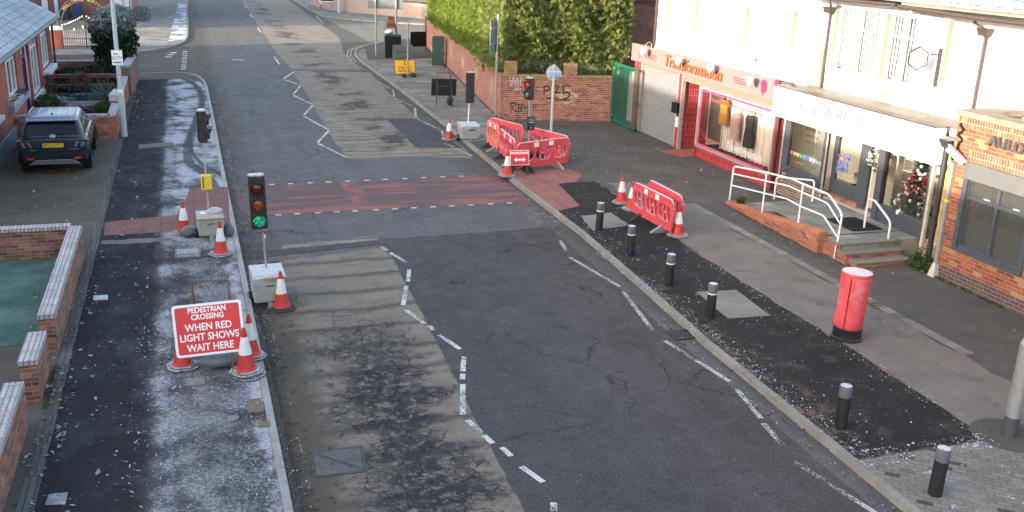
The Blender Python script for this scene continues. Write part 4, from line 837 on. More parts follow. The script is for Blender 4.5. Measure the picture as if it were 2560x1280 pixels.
plate(sp_, ar, .003, P['signwhite'], 'arrow', M @ Matrix.Translation((0, -.0105, 0)) @ RX)
b = MB()
for x in (-.25, .25): b.add([(x - .05, -.03, 0), (x + .05, -.03, 0), (x + .05, .02, 0), (x - .05, .02, 0), (x - .04, .14, .75), (x + .04, .14, .75), (x + .04, .18, .75), (x - .04, .18, .75)], [(0, 3, 2, 1), (4, 5, 6, 7), (0, 1, 5, 4), (1, 2, 6, 5), (2, 3, 7, 6), (3, 0, 4, 7)])
b.box(-.21, .21, .03, .06, .27, .31); b.build('front_frame', P['rubberdark'], t, bevel=.006)
b = MB()
for x in (-.25, .25): b.add([(x - .04, .3, 0), (x + .04, .3, 0), (x + .04, .34, 0), (x - .04, .34, 0), (x - .03, .16, .74), (x + .03, .16, .74), (x + .03, .19, .74), (x - .03, .19, .74)], [(0, 3, 2, 1), (4, 5, 6, 7), (0, 1, 5, 4), (1, 2, 6, 5), (2, 3, 7, 6), (3, 0, 4, 7)])
b.box(-.24, .24, .25, .28, .12, .16); b.build('rear_frame', P['rubberdark'], t, bevel=.006)
# plastic barriers
def barrier(a, b_, label, group, red='barrier', feet=True, tape=(.4, .62), tmat='tape', flip=False):
    a = G(*a, 1.04); b_ = G(*b_, 1.04); L = math.dist(a[:2], b_[:2]); ang = math.atan2(b_.y - a.y, b_.x - a.x)
    t = thing('safety_barrier', label, 'barrier', (a.x, a.y, .1), ang, group); t.scale = (1, 1, .94)
    ou = [(.02, .13), (L - .02, .13), (L, .3), (L, .88), (L - .1, .97), (L - .22, 1.0), (.22, 1.0), (.1, .97), (0, .88), (0, .3)]
    holes = []; n = 3 if L > 1.4 else 2; m = .1; gw = (L - 2 * m - (n - 1) * .075) / n
    for k in range(n):
        x0 = m + k * (gw + .075); nb = 3; sw = (gw - .04 * (nb - 1)) / nb
        for j in range(nb):
            xa = x0 + j * (sw + .04); xb = xa + sw
            if j == 0: h = [(xa + sw * .7, .78), (xa + sw * .25, .74), (xa, .66), (xa, .48), (xa + sw * .3, .4), (xa + sw * .75, .355), (xb, .34), (xb, .78)]
            elif j == nb - 1: h = [(xa, .78), (xa, .34), (xa + sw * .25, .355), (xa + sw * .7, .4), (xb, .48), (xb, .66), (xb - sw * .25, .74), (xb - sw * .7, .78)]
            else: h = [(xa, .34), (xb, .34), (xb, .78), (xa, .78)]
            holes.append(h)
    for hx in (.07, L - .07): holes.append(rrect(hx - .02, hx + .02, .86, .9, .018, 2))
    for hx in (.3, L - .3): holes.append(rrect(hx - .018, hx + .018, .2, .27, .016, 2))
    me = cutpanel(ou, holes, .05, .01); me.transform(RX); pn = finish(me, 'barrier_panel', P[red], t)
    for f in tape: MB().box(L * f - .09, L * f + .09, -.031, -.026, .81, .955).build('reflective_tape', P[tmat], t)
    rb = MB()                                            # moulded ribs and the hooked ends
    rb.box(.1, L - .1, -.036, .036, .965, .992).box(L - .02, L + .05, -.03, .03, .6, .78).box(-.05, .02, -.03, .03, .35, .5)
    for k in range(n):
        x0 = m + k * (gw + .075); rb.box(x0 + gw / 3, x0 + gw * .67, -.02, .02, .56, .59)
    rb.build('moulded_rib', P[red], pn, bevel=.006)
    for f in (.24, .78):
        x = L * f; MB().add([(x - .04, -.33, 0), (x + .04, -.33, 0), (x + .04, .3, 0), (x - .04, .3, 0), (x - .04, -.33, .03), (x + .04, -.33, .03), (x + .04, .3, .05), (x - .04, .3, .05), (x - .035, -.05, .2), (x + .035, -.05, .2), (x + .035, .05, .2), (x - .035, .05, .2)],
                [(0, 3, 2, 1), (0, 1, 5, 4), (2, 3, 7, 6), (4, 5, 9, 8), (6, 7, 11, 10), (8, 9, 10, 11), (1, 2, 6, 10, 9, 5), (3, 0, 4, 8, 11, 7)]).build('foot', P['rubberdark'] if f < .5 else P['galv'], t, bevel=.004)
    return t
b5 = lambda a, b: (1160 + a / 5.819, 260 + b / 5.819); b6 = lambda a, b: (1560 + a / 6.735, 430 + b / 6.735)
BG = 'red plastic barriers round the signal pole'
barrier(b5(345, 222), b5(512, 312), 'faded pink barrier nearest the far signal trailer, left of the enclosure', BG, 'barrierpale', tape=(.3, .72))
barrier(b5(530, 345), b5(748, 525), 'barrier with pink and white tape along the kerb side of the enclosure', BG, 'barrier', tape=(.35, .75))
barrier(b5(372, 187), b5(862, 312), 'long rear left barrier of the enclosure seen from inside', BG, tape=())
barrier(b5(950, 325), b5(1530, 470), 'rear right barrier of the enclosure nearest the shutter', BG, tape=())
barrier(b5(768, 572), b5(1530, 480), 'front barrier of the enclosure with two white panels', BG, tape=(.36, .64))
barrier(b6(175, 155), b6(850, 480), 'front barrier of the loose pair, two white panels', 'loose barrier pair', tape=(.34, .62))
barrier(b6(430, 115), b6(995, 410), 'rear barrier of the loose pair', 'loose barrier pair', tape=())
# ---------------------------------------------------------------- poles, signs and cabinets on the right
def pole_thing(name, label, cat, x, y, h, r, mat, group=None):
    t = thing(name, label, cat, (x, y, .1), 0, group); MB().cyl((0, 0, 0), (0, 0, h), r, r, 14).build('pole', mat, t, smooth=40); return t
t = pole_thing('road_sign', 'grey back of a tall rectangular sign on a pole at the brick wall corner', 'sign', 11.85, 37.75, 4.05, .045, P['galv'])
M = Matrix.Translation((-.05, .06, 0)) @ Matrix.Rotation(rad(52), 4, 'Z'); pl = MB().box(-.62, .1, -.012, .012, 2.62, 3.85, M).build('sign_plate', P['greyback'], t, bevel=.004)
MB().box(-.6, .08, -.04, -.012, 2.9, 2.96, M).box(-.6, .08, -.04, -.012, 3.5, 3.56, M).build('bracket', P['galv'], pl)
t = pole_thing('road_sign', 'round sign back with a small blue and white plate on a pale pole', 'sign', 13.0, 34.3, 2.52, .05, P['lampgrey'])
MB().cyl((0, .055, 2.2), (0, .075, 2.2), .28, .28, 32).build('round_plate', P['lampgrey'], t, smooth=30)
pl = MB().box(-.25, .27, -.075, -.055, 2.09, 2.27).build('blue_plate', P['signwhite'], t, bevel=.004); MB().box(-.23, .25, -.078, -.074, 2.105, 2.255).build('blue_face', P['bluesign'], pl)
text('CYCLISTS PLEASE', .055, FY(.01, -.079, 2.215), P['signwhite'], pl, 'lettering', .001); text('DISMOUNT HERE', .055, FY(.01, -.079, 2.145), P['signwhite'], pl, 'lettering', .001)
t = thing('road_sign', 'large grey sign board back on two tall poles at the far junction corner', 'sign', (10.86, 58.55, .1))
MB().cyl((0, 0, 0), (0, 0, 4.6), .05, .05, 12).build('pole', P['galv'], t, smooth=40); MB().cyl((1.15, -.35, 0), (1.15, -.35, 4.6), .05, .05, 12).build('pole', P['galv'], t, smooth=40)
MB().box(-.45, 1.6, .06, .09, 2.72, 4.4, Matrix.Rotation(rad(-17), 4, 'Z')).build('sign_plate', P['greyback'], t, bevel=.004)
t = pole_thing('sign_pole', 'plain galvanised pole in front of the yellow diversion sign', 'pole', 10.77, 49.35, 2.72, .042, P['galv'])
# yellow car park sign, upside down, leaning
t = thing('road_works_sign', 'yellow car park sign standing upside down behind a galvanised pole', 'sign', (10.72, 49.75, .1), rad(-4))
M = Matrix.Translation((0, 0, .1)) @ Matrix.Rotation(rad(-16), 4, 'X'); y1 = plate(t, rrect(-.53, .53, 0, .72, .05), .014, P['black'], 'sign_plate', M @ RX); plate(y1, rrect(-.51, .51, .02, .7, .04), .014, P['yellowsign'], 'yellow_face', M @ Matrix.Translation((0, -.003, 0)) @ RX)
RXU = RX @ Matrix.Rotation(math.pi, 4, 'Z')
text('Elutopia', .19, M @ Matrix.Translation((0, -.0115, .14)) @ RXU, P['signmaroon'], y1, 'lettering', .001, off=.003); text('Car Park', .19, M @ Matrix.Translation((0, -.0115, .32)) @ RXU, P['signmaroon'], y1, 'lettering', .001, off=.003)
plate(y1, [(-.02, .68), (.02, .68), (.02, .52), (.07, .52), (0, .44), (-.07, .52), (-.02, .52)], .003, P['black'], 'arrow', M @ Matrix.Translation((0, -.0115, 0)) @ RX)
bag('sandbag', 'left black sandbag at the foot of the yellow sign', (10.55, 49.2, .1), .3, .25, .22, P['rubberdark'], .2); bag('sandbag', 'right black sandbag at the foot of the yellow sign', (11.02, 49.25, .1), .36, .25, .24, P['rubberdark'], -.2)
t = thing('road_works_sign', 'blank blue-grey sign back on a dark frame behind the yellow sign', 'sign', (10.85, 51.0, .1), rad(-3))
M = Matrix.Translation((0, .02, .72)) @ Matrix.Rotation(rad(10), 4, 'X'); plate(t, rrect(-.53, .53, 0, .74, .04), .014, P['greyback'], 'sign_plate', M @ RX)
b = MB()
for x in (-.28, .28): b.cyl((x, -.05, 1.1), (x - .03 if x < 0 else x + .06, -.6, 0), .014, n=8).cyl((x, .05, 1.1), (x, .35, 0), .014, n=8)
b.cyl((-.28, -.06, 1.1), (.28, -.06, 1.1), .014, n=8).cyl((-.28, -.2, .82), (.28, -.2, .82), .014, n=8).build('frame', P['steelframe'], t)
t = thing('road_works_sign', 'small orange and dark folded sign with frame legs on top of the far cabinet', 'sign', (11.5, 57.2, .1))
MB().add([(-.3, -.1, 1.75), (.2, -.1, 1.75), (.15, 0, 2.35), (-.15, 0, 2.4)], [(0, 1, 2, 3)]).build('sign_plate', P['rusty'], t); MB().box(-.2, .2, -.13, -.11, 1.98, 2.22).build('orange_face', P['orangesign'], t)
MB().cyl((-.3, 0, 2.3), (-.4, -.1, 1.2), .015).cyl((.1, 0, 2.3), (.75, .2, .3), .018).cyl((.2, .1, 2.1), (.6, .5, .6), .05).build('frame', P['steelframe'], t)
bag('sandbag', 'white bag lying on top of the far dark cabinet', (11.35, 57.0, 1.5), .5, .36, .26, P['signwhite'], .1)
def cabinet(label, x, y, w, d, h, rz, mat, mat2=None):
    t = thing('utility_cabinet', label, 'cabinet', (x, y, .1), rz); MB().box(-w / 2, w / 2, -d / 2, d / 2, .06, h - .06).build('body', mat, t, bevel=.008)
    MB().frust((w / 2 + .02, d / 2 + .02), (w / 2 - .06, d / 2 - .06), h - .06, h).build('roof', mat, t); MB().box(-w / 2 + .02, w / 2 - .02, -d / 2 + .02, d / 2 - .02, 0, .06).build('plinth', P['ledge'], t)
    dr = MB().box(-w / 2 + .03, w / 2 - .03, -d / 2 - .012, -d / 2, .12, h - .12).build('door', mat2 or mat, t, bevel=.004); MB().box(w / 2 - .1, w / 2 - .07, -d / 2 - .022, -d / 2 - .012, h * .5, h * .6).build('handle', P['galv'], dr); return t
t = cabinet('tall dark green cabinet against the brick street wall below the hedge', 13.45, 53.75, .66, .52, 1.62, rad(-16), P['boxgreen'])
MB().box(-.36, -.333, -.12, .0, .75, 1.1).build('notice', P['signwhite'], t)
cabinet('short green cabinet with a dark front below the large sign board', 11.55, 57.0, .95, .7, 1.42, rad(-8), P['boxgreen'], P['carblack'])
t = thing('notice_board', 'black board propped at the far end of the brick street wall', 'board', (13.8, 60.2, .1), rad(18)); MB().box(-.55, .55, -.02, .02, .35, 1.25).build('board', P['carblack'], t); MB().box(-.53, -.49, -.02, .02, 0, .35).box(.49, .53, -.02, .02, 0, .35).build('leg', P['steelframe'], t)
# far corner
t = thing('street_name_sign', 'white street name plate on two posts at the far pink wall', 'sign', (12.7, 93.5, .1)); MB().box(-.6, .9, -.02, .02, .75, 1.1).build('name_plate', P['signwhite'], t); MB().cyl((-.3, .03, 0), (-.3, .03, .9), .03).build('post', P['pinkwall'], t); MB().cyl((.6, .03, 0), (.6, .03, .9), .03).build('post', P['pinkwall'], t)
MB().box(-.45, .75, -.025, -.02, .84, .99).build('lettering_band', P['black'], t)
t = pole_thing('street_lamp', 'far grey lamp column before the pink wall', 'street lamp', 13.6, 91.2, 7, .12, P['lampgrey'])
MB().cyl((0, 0, 0), (0, 0, .6), .17, .16, 14).build('base_band', P['lampgrey'], t, smooth=40); MB().cyl((0, 0, 6.9), (-1.2, 0, 7.2), .04).box(-1.9, -1.1, -.12, .12, 7.12, 7.24).build('lantern', P['lampgrey'], t)
t = thing('garden_wall', 'pink rendered wall with a dark top at the far right junction', 'wall'); wl = [(12.2, 100), (13.3, 94.2), (13.9, 92), (16.9, 88.9), (19.8, 85.2), (40, 80.5)]
b = MB(); c2 = MB()
for (a, q) in zip(wl, wl[1:]):
    a = V(a); q = V(q); n = V((-(q - a).y, (q - a).x)).normalized() * .25; b.add([(*a, .1), (*q, .1), (*(q + n), .1), (*(a + n), .1), (*a, 1.35), (*q, 1.35), (*(q + n), 1.35), (*(a + n), 1.35)], [(4, 5, 6, 7), (0, 1, 5, 4), (1, 2, 6, 5), (2, 3, 7, 6), (3, 0, 4, 7)])
    a2 = a - n * .1; q2 = q - n * .1; n2 = n * 1.2; c2.add([(*a2, 1.36), (*q2, 1.36), (*(q2 + n2), 1.36), (*(a2 + n2), 1.36), (*a2, 1.5), (*q2, 1.5), (*(q2 + n2), 1.5), (*(a2 + n2), 1.5)], [(4, 5, 6, 7), (0, 1, 5, 4), (1, 2, 6, 5), (2, 3, 7, 6), (3, 0, 4, 7)])
b.build('wall_face', P['pinkwall'], t); c2.build('coping', P['bark'], t)
# ---------------------------------------------------------------- brick walls on the right
WA = V((11.98, 36.98, 0)); WB = V((16.2, 36.12, 0)); WC = V((15.15, 63.0, 0))
ang = math.atan2(WB.y - WA.y, WB.x - WA.x); Lw = (WB - WA).length
t = thing('brick_wall', 'red brick wall with pillars, moss and black graffiti facing the crossing', 'wall', (WA.x, WA.y, .1), ang)
def uvshift(o, du): 
    d = o.data.uv_layers[0].data; a = np.empty(len(d) * 2, 'f'); d.foreach_get('uv', a); a[0::2] += du; d.foreach_set('uv', a)
o = MB().box(0, Lw, 0, .24, 0, 1.72).build('wall_face', B_['wall'], t); uvshift(o, 14.35 - 2.5)
pM = B_['wall']
uvshift(MB().box(-.01, .46, -.02, .34, 1.725, 2.3).build('pillar', pM, t), 5); uvshift(MB().box(2.35, 2.86, -.04, .3, 1.715, 2.26).build('pillar', pM, t), 5)
MB().box(.46, 2.35, -.02, .27, 1.72, 1.8).box(2.86, Lw, -.02, .27, 1.72, 1.8).build('coping', brick('mossy_coping', (.22, .16, .07), (.3, .2, .09), (.25, .2, .12), None, w=.075, h=.3, dirt=.3, offs=0.), t)
r_ = MB()
for x in [.55 + .12 * k for k in range(15)] + [2.98 + .12 * k for k in range(10)]:
    zt = 2.2 + .22 * math.sin(math.pi * (x - .5) / 1.9) if x < 2.4 else 2.2; r_.cyl((x, .12, 1.78), (x, .12, zt), .008, n=5)
r_.tube([(.46 + .16 * k, .12, 2.08 + .22 * math.sin(math.pi * k / 12)) for k in range(13)], .01, 5).cyl((2.86, .12, 2.1), (Lw, .12, 2.1), .01, n=5); r_.build('railing', P['steelframe'], t)
nrm = V((math.sin(ang), -math.cos(ang), 0))
def spray(name, strokes, wd, mat, par, off=.007):
    inv = Matrix.Translation(par.location) @ Matrix.Rotation(ang, 4, 'Z'); inv = inv.inverted(); b = MB()
    for s_ in strokes:
        pts = [inv @ (ONP(1240 + a / 7.53, 150 + q / 7.53, WA, nrm) + nrm * off) for a, q in s_]
        for a, q in zip(pts, pts[1:]):
            d = (q - a); d.normalize(); n = V((-d.z, 0, d.x)) * wd / 2; e = d * wd * .25; b.quad(a - n - e, q - n + e, q + n + e, a + n - e)
    return b.build(name, mat, par)
spray('graffiti', [[(905, 500), (905, 660)], [(895, 510), (970, 490), (1015, 530), (990, 570), (910, 590)], [(1100, 500), (1150, 480), (1180, 510), (1150, 560), (1100, 610), (1225, 608)], [(1390, 485), (1260, 490), (1262, 640), (1320, 600), (1385, 620), (1375, 690), (1320, 725), (1270, 730)], [(960, 720), (1060, 720), (1180, 740), (1300, 758), (1385, 755)]], .05, P['graffiti'], t)
spray('graffiti', [[(285, 805), (280, 995)], [(270, 815), (350, 810), (375, 850), (300, 890), (390, 985)], [(425, 850), (415, 985)], [(415, 850), (480, 830), (510, 860), (430, 900)], [(450, 900), (495, 940), (440, 975)], [(610, 870), (545, 860), (540, 910), (600, 905), (640, 850), (600, 995)], [(690, 850), (790, 825)], [(690, 885), (745, 880)], [(700, 945), (800, 940)]], .036, P['graffiti'], t)
spray('graffiti', [[(250, 310), (290, 490), (330, 300), (345, 470), (400, 330), (400, 480), (470, 350), (460, 480)], [(340, 550), (480, 560)], [(360, 500), (380, 570), (430, 500)], [(480, 300), (490, 390)], [(530, 360), (590, 340), (540, 410)], [(260, 400), (420, 380)]], .024, P['graffitipale'], t)
a2 = math.atan2(WC.y - WA.y, WC.x - WA.x); L2 = (WC - WA).length
t = thing('brick_wall', 'long red brick wall with buff diamonds running up the street under the hedge', 'wall', (WA.x - .06, WA.y + .35, .1), a2)
o = MB().box(0, L2, -.24, 0, 0, 1.66).build('wall_face', B_['wallside'], t); uvshift(o, -26.)
MB().box(0, L2, -.26, .015, 1.66, 1.74).build('coping', brick('street_coping', (.24, .13, .08), (.3, .16, .1), (.3, .25, .2), None, w=.075, h=.3, dirt=.3, offs=0.), t)
uvshift(MB().box(L2 - .02, L2 + .4, -.3, .12, 0, 1.9).build('pillar', B_['garden'], t), 0)
# green mesh gate, open in front of the shutter
def wiremesh(name, col):
    tt = T(name); uv = tt.tc('UV'); ux, uy, _ = tt.xyz(uv); k = tt.mx(tt.ss(tt.m_('ABSOLUTE', tt.sub(tt.m_('FRACT', tt.mul(ux, 40.)), .5)), .36, .4), tt.ss(tt.m_('ABSOLUTE', tt.sub(tt.m_('FRACT', tt.mul(uy, 13.)), .5)), .42, .46)); return tt.out(col, .5, alpha=k)
ga = V((16.22, 36.05)); gb_ = V((16.2, 33.75)); ga3 = math.atan2(gb_.y - ga.y, gb_.x - ga.x); Lg = (gb_ - ga).length
t = thing('mesh_gate', 'green steel mesh gate between the graffiti wall and the roller shutter', 'gate', (ga.x, ga.y, .1), ga3)
b = MB(); b.box(0, .09, -.045, .045, 0, 2.42).build('post', P['gategreen'], t); b = MB()
b.box(.12, .19, -.03, .03, .06, 2.38).box(Lg - .07, Lg, -.03, .03, .06, 2.38).box(.19, Lg - .07, -.03, .03, .06, .14).box(.19, Lg - .07, -.03, .03, 2.3, 2.38).box(Lg * .52 - .02, Lg * .52 + .02, -.025, .025, .14, 2.3); b.build('gate_frame', P['gategreen'], t, bevel=.004)
MB().quad((.19, 0, .14), (Lg - .07, 0, .14), (Lg - .07, 0, 2.3), (.19, 0, 2.3)).build('wire_mesh', wiremesh('green_wire', (.012, .12, .08)), t)
MB().box(Lg - .22, Lg - .07, -.05, .05, 1.0, 1.22).build('lock', P['gategreen'], t); MB().cyl((.1, -.05, 2.15), (.1, .05, 2.15), .04).build('hinge', P['galv'], t); MB().cyl((.1, -.05, .3), (.1, .05, .3), .04).build('hinge', P['galv'], t)
t = thing('fence_panel', 'pale timber panel leaning in the passage behind the green gate', 'fence', (17.0, 36.3, .1), rad(-80)); MB().box(0, .35, 0, .05, 0, 2.0).box(.4, 1.0, .03, .08, 0, 1.7).build('board', P['stone'], t)
# ---------------------------------------------------------------- the parked car
car = thing('parked_car', 'dark blue SUV parked nose in before the brick garden wall, rear to the street', 'car', (-3.7, 30.15, .1), rad(1.5))
def loft(rings, close=True):
    n = len(rings[0]); vs_ = [p for r in rings for p in r]; fs = [(i * n + k, i * n + (k + 1) % n, (i + 1) * n + (k + 1) % n, (i + 1) * n + k) for i in range(len(rings) - 1) for k in range(n)]
    fs += [tuple(range(n - 1, -1, -1)), tuple(range((len(rings) - 1) * n, len(rings) * n))]; return MB().add(vs_, fs)
def sec(y, wk, zb, zt, shoulder=1.):
    half = [(.0, zb), (.72, zb), (.86, zb + .08), (.915, zb + .26), (.93, (zb + zt) / 2), (.925, zt - .22), (.885 * shoulder + .0, zt - .07), (.80 * shoulder, zt - .01), (.4, zt + .015), (0, zt + .02)]
    pts = [(x * wk, y, z) for x, z in half]; return pts + [(-x, yy, z) for x, yy, z in pts[-2:0:-1]]
body = loft([sec(.0, .86, .5, .98), sec(.03, .93, .42, 1.02), sec(.12, .98, .34, 1.05), sec(.35, 1.0, .26, 1.07), sec(1.0, 1.0, .24, 1.06), sec(1.6, .985, .24, 1.04), sec(2.6, .985, .24, 1.02), sec(3.3, 1.0, .24, 1.01), sec(3.9, .99, .26, .96), sec(4.25, .95, .3, .9), sec(4.42, .86, .36, .82), sec(4.5, .74, .45, .72)])
bo = body.build('body', P['carpaint'], car, smooth=32)
def ring(z, hx, y0, y1, r, n=5): return [(x, y, z) for x, y in rrect(-hx, hx, y0, y1, r, n)]
gh = loft([ring(1.02, .845, .1, 3.35, .16), ring(1.12, .825, .14, 3.15, .18), ring(1.3, .775, .24, 2.78, .2), ring(1.45, .725, .33, 2.45, .22), ring(1.55, .685, .4, 2.2, .24)])
gh.build('cabin', P['carpaint'], car, smooth=40)
rf = loft([ring(1.545, .69, .3, 2.22, .2), ring(1.585, .67, .32, 2.15, .22), ring(1.615, .6, .42, 1.98, .25), ring(1.628, .4, .62, 1.75, .25)]).build('roof', P['carroof'], car, smooth=50)
for sx in (-1, 1): MB().tube([(sx * .6, .5, 1.61), (sx * .61, .6, 1.655), (sx * .62, 1.2, 1.665), (sx * .6, 1.85, 1.65), (sx * .58, 1.95, 1.61)], .017, 8).build('roof_rail', P['carsilver'], rf, smooth=50)
for x in (-.4, -.13, .13, .4): MB().box(x - .03, x + .03, .65, 1.75, 1.615, 1.637).build('roof_rib', P['carroof'], rf, bevel=.008)
MB().add([(-.03, .62, 1.625), (.03, .62, 1.625), (.0, .82, 1.63), (0, .64, 1.69)], [(0, 1, 3), (1, 2, 3), (2, 0, 3), (0, 2, 1)]).build('aerial_fin', P['carblack'], rf)
MB().add([(-.68, .2, 1.49), (.68, .2, 1.49), (.69, .45, 1.54), (-.69, .45, 1.54), (-.66, .2, 1.53), (.66, .2, 1.53), (.67, .45, 1.595), (-.67, .45, 1.595)], [(0, 3, 2, 1), (4, 5, 6, 7), (0, 1, 5, 4), (1, 2, 6, 5), (2, 3, 7, 6), (3, 0, 4, 7)]).build('spoiler', P['carroof'], car, bevel=.015)
def rearpt(u, z, off=.012):                               # a point on the sloping rear face of the cabin
    y = np.interp(z, [1.02, 1.12, 1.3, 1.45, 1.55], [.1, .14, .24, .33, .4]); return (u, y - off, z)
rw = MB(); zs = [1.115, 1.2, 1.3, 1.4, 1.485]; wz = [.67, .665, .64, .61, .585]; vv = []
for z, wd in zip(zs, wz): vv += [rearpt(-wd, z, .008), rearpt(-wd * .5, z, .02), rearpt(0, z, .024), rearpt(wd * .5, z, .02), rearpt(wd, z, .008)]
rw.add(vv, [(i * 5 + k, i * 5 + k + 1, i * 5 + k + 6, i * 5 + k + 5) for i in range(4) for k in range(4)]); rg = rw.build('rear_window', P['carglass'], car, smooth=60)
MB().tube([rearpt(-.05, 1.13, .035), rearpt(.3, 1.15, .04)], .008, 5).build('wiper', P['carblack'], rg)
for sx in (-1, 1):
    sw = MB()
    for (ya, yb) in ((.62, 1.32), (1.38, 2.25), (2.3, 2.85)):
        def sp3(y, z): hx = np.interp(z, [1.02, 1.12, 1.3, 1.45, 1.55], [.845, .825, .775, .725, .685]); return (sx * (hx + .006), y, z)
        sh = .12; top = 1.47; f = [sp3(ya, 1.09), sp3(yb, 1.09), sp3(min(yb, 2.42) - (.1 if yb < 2.5 else .0), top if yb < 2.5 else 1.4), sp3(ya + (.1 if ya < 1 else 0), top)]
        sw.add(f, [(0, 1, 2, 3)])
    sw.build('side_window', P['carglass'], car)
    MB().tube([(sx * .845, .45, 1.2), (sx * .835, .7, 1.075), (sx * .86, 1.6, 1.06), (sx * .85, 2.9, 1.06)], .011, 6).build('window_trim', P['carsilver'], car)
    mi = MB().add([(sx * x, y, z) for x, y, z in ((.9, 2.55, 1.08), (1.1, 2.52, 1.09), (1.1, 2.58, 1.24), (.92, 2.6, 1.22), (.9, 2.7, 1.08), (1.07, 2.72, 1.1), (1.06, 2.7, 1.22), (.92, 2.72, 1.2))], [(0, 1, 2, 3), (4, 7, 6, 5), (0, 4, 5, 1), (1, 5, 6, 2), (2, 6, 7, 3), (3, 7, 4, 0)]).build('door_mirror', P['carpaint'], car, bevel=.02); MB().box(sx * .98 - .09, sx * .98 + .09, 2.535, 2.545, 1.1, 1.2).build('mirror_glass', P['carsilver'], mi)
    for yy in (1.3, 2.2): MB().tube([(sx * .915, yy, .93), (sx * .945, yy + .03, .935), (sx * .945, yy + .17, .935), (sx * .915, yy + .2, .93)], .012, 6).build('door_handle', P['carsilver'], car)
    # rear lights: a bar with two slanted claws on each side
    lt = MB().box(sx * .82 - .12, sx * .82 + .12, -.005, .12, .93, .985).build('tail_light', P['tail'], car, bevel=.01)
    for q in (.6, .76): MB().add([(sx * q, -.012, .94), (sx * (q + .09), .0, .94), (sx * (q + .03), .004, .79), (sx * (q - .05), -.004, .79), (sx * q, .06, .94), (sx * (q + .09), .06, .94), (sx * (q + .03), .06, .79), (sx * (q - .05), .06, .79)], [(0, 1, 2, 3), (0, 1, 5, 4), (1, 2, 6, 5), (2, 3, 7, 6), (3, 0, 4, 7)]).build('claw_lens', P['carsilver'], lt)
    MB().add([(sx * .52, -.075, .5), (sx * .73, -.05, .51), (sx * .73, -.05, .465), (sx * .56, -.075, .455)], [(0, 1, 2, 3)]).build('reflector', P['reflector'], car)
    for yy in (.78, 3.5):
        wh = MB().lathe([(.2, -.115), (.33, -.11), (.345, -.06), (.345, .06), (.33, .11), (.2, .115)], 28, M=Matrix.Translation((sx * .82, yy, .345)) @ Matrix.Rotation(rad(90), 4, 'Y')).build('wheel', P['tyre'], car, smooth=40)
        MB().cyl((sx * .93, yy, .345), (sx * .938, yy, .345), .23, .22, 10).build('rim', P['rim'], wh)
        MB().tube([(sx * .935, yy + .4 * math.cos(rad(a)), .345 + .4 * math.sin(rad(a))) for a in range(-15, 200, 15)], .03, 6).build('wheel_arch', P['carblack'], car)
MB().box(-.72, .72, -.008, .06, .955, .982).build('light_bar', P['tail'], car, bevel=.006)
bp = MB().add([(-.86, .0, .62), (.86, .0, .62), (.84, -.045, .56), (-.84, -.045, .56), (.84, -.06, .42), (-.84, -.06, .42), (.76, .05, .26), (-.76, .05, .26), (-.86, .3, .62), (.86, .3, .62), (.9, .4, .42), (-.9, .4, .42), (.8, .4, .26), (-.8, .4, .26)], [(0, 3, 2, 1), (3, 5, 4, 2), (5, 7, 6, 4), (0, 1, 9, 8), (1, 2, 4, 10, 9), (4, 6, 12, 10), (0, 8, 11, 5, 3), (5, 11, 13, 7), (6, 7, 13, 12)]).build('rear_bumper', P['carblack'], car, bevel=.012)
MB().add([(-.5, -.072, .44), (.5, -.072, .44), (.68, -.045, .3), (-.68, -.045, .3), (-.5, -.04, .44), (.5, -.04, .44), (.68, -.01, .3), (-.68, -.01, .3)], [(0, 3, 2, 1), (4, 5, 6, 7), (0, 1, 5, 4), (1, 2, 6, 5), (2, 3, 7, 6), (3, 0, 4, 7)]).build('skid_plate', P['carsilver'], bp, bevel=.006)
npl = MB().box(-.27, .27, -.03, -.015, .79, .905).build('number_plate', P['plate'], car, bevel=.003); text('BF22 DTY', .108, FY(0, -.0325, .848), P['black'], npl, 'plate_lettering', .001, off=.001, sx=1.08)
bd = MB(); N = 24
for i in range(N):
    a, c = 2 * math.pi * i / N, 2 * math.pi * (i + 1) / N; bd.quad((.085 * math.cos(a), -.0, .045 * math.sin(a)), (.085 * math.cos(c), 0, .045 * math.sin(c)), (.07 * math.cos(c), 0, .033 * math.sin(c)), (.07 * math.cos(a), 0, .033 * math.sin(a)))
M = Matrix.Translation((0, .075, 1.1)); bo2 = MB().add([(p[0], p[1], p[2]) for p in bd.v], bd.f, M).build('badge', P['signwhite'], car); text('H', .085, M @ RX, P['signwhite'], bo2, 'badge_letter', .001, shear=.45, sx=1.3, off=.003)
MB().box(-.62, -.44, -.002, .006, .715, .73).build('lettering', P['carsilver'], car); MB().box(.42, .66, -.002, .006, .715, .73).build('lettering', P['carsilver'], car)
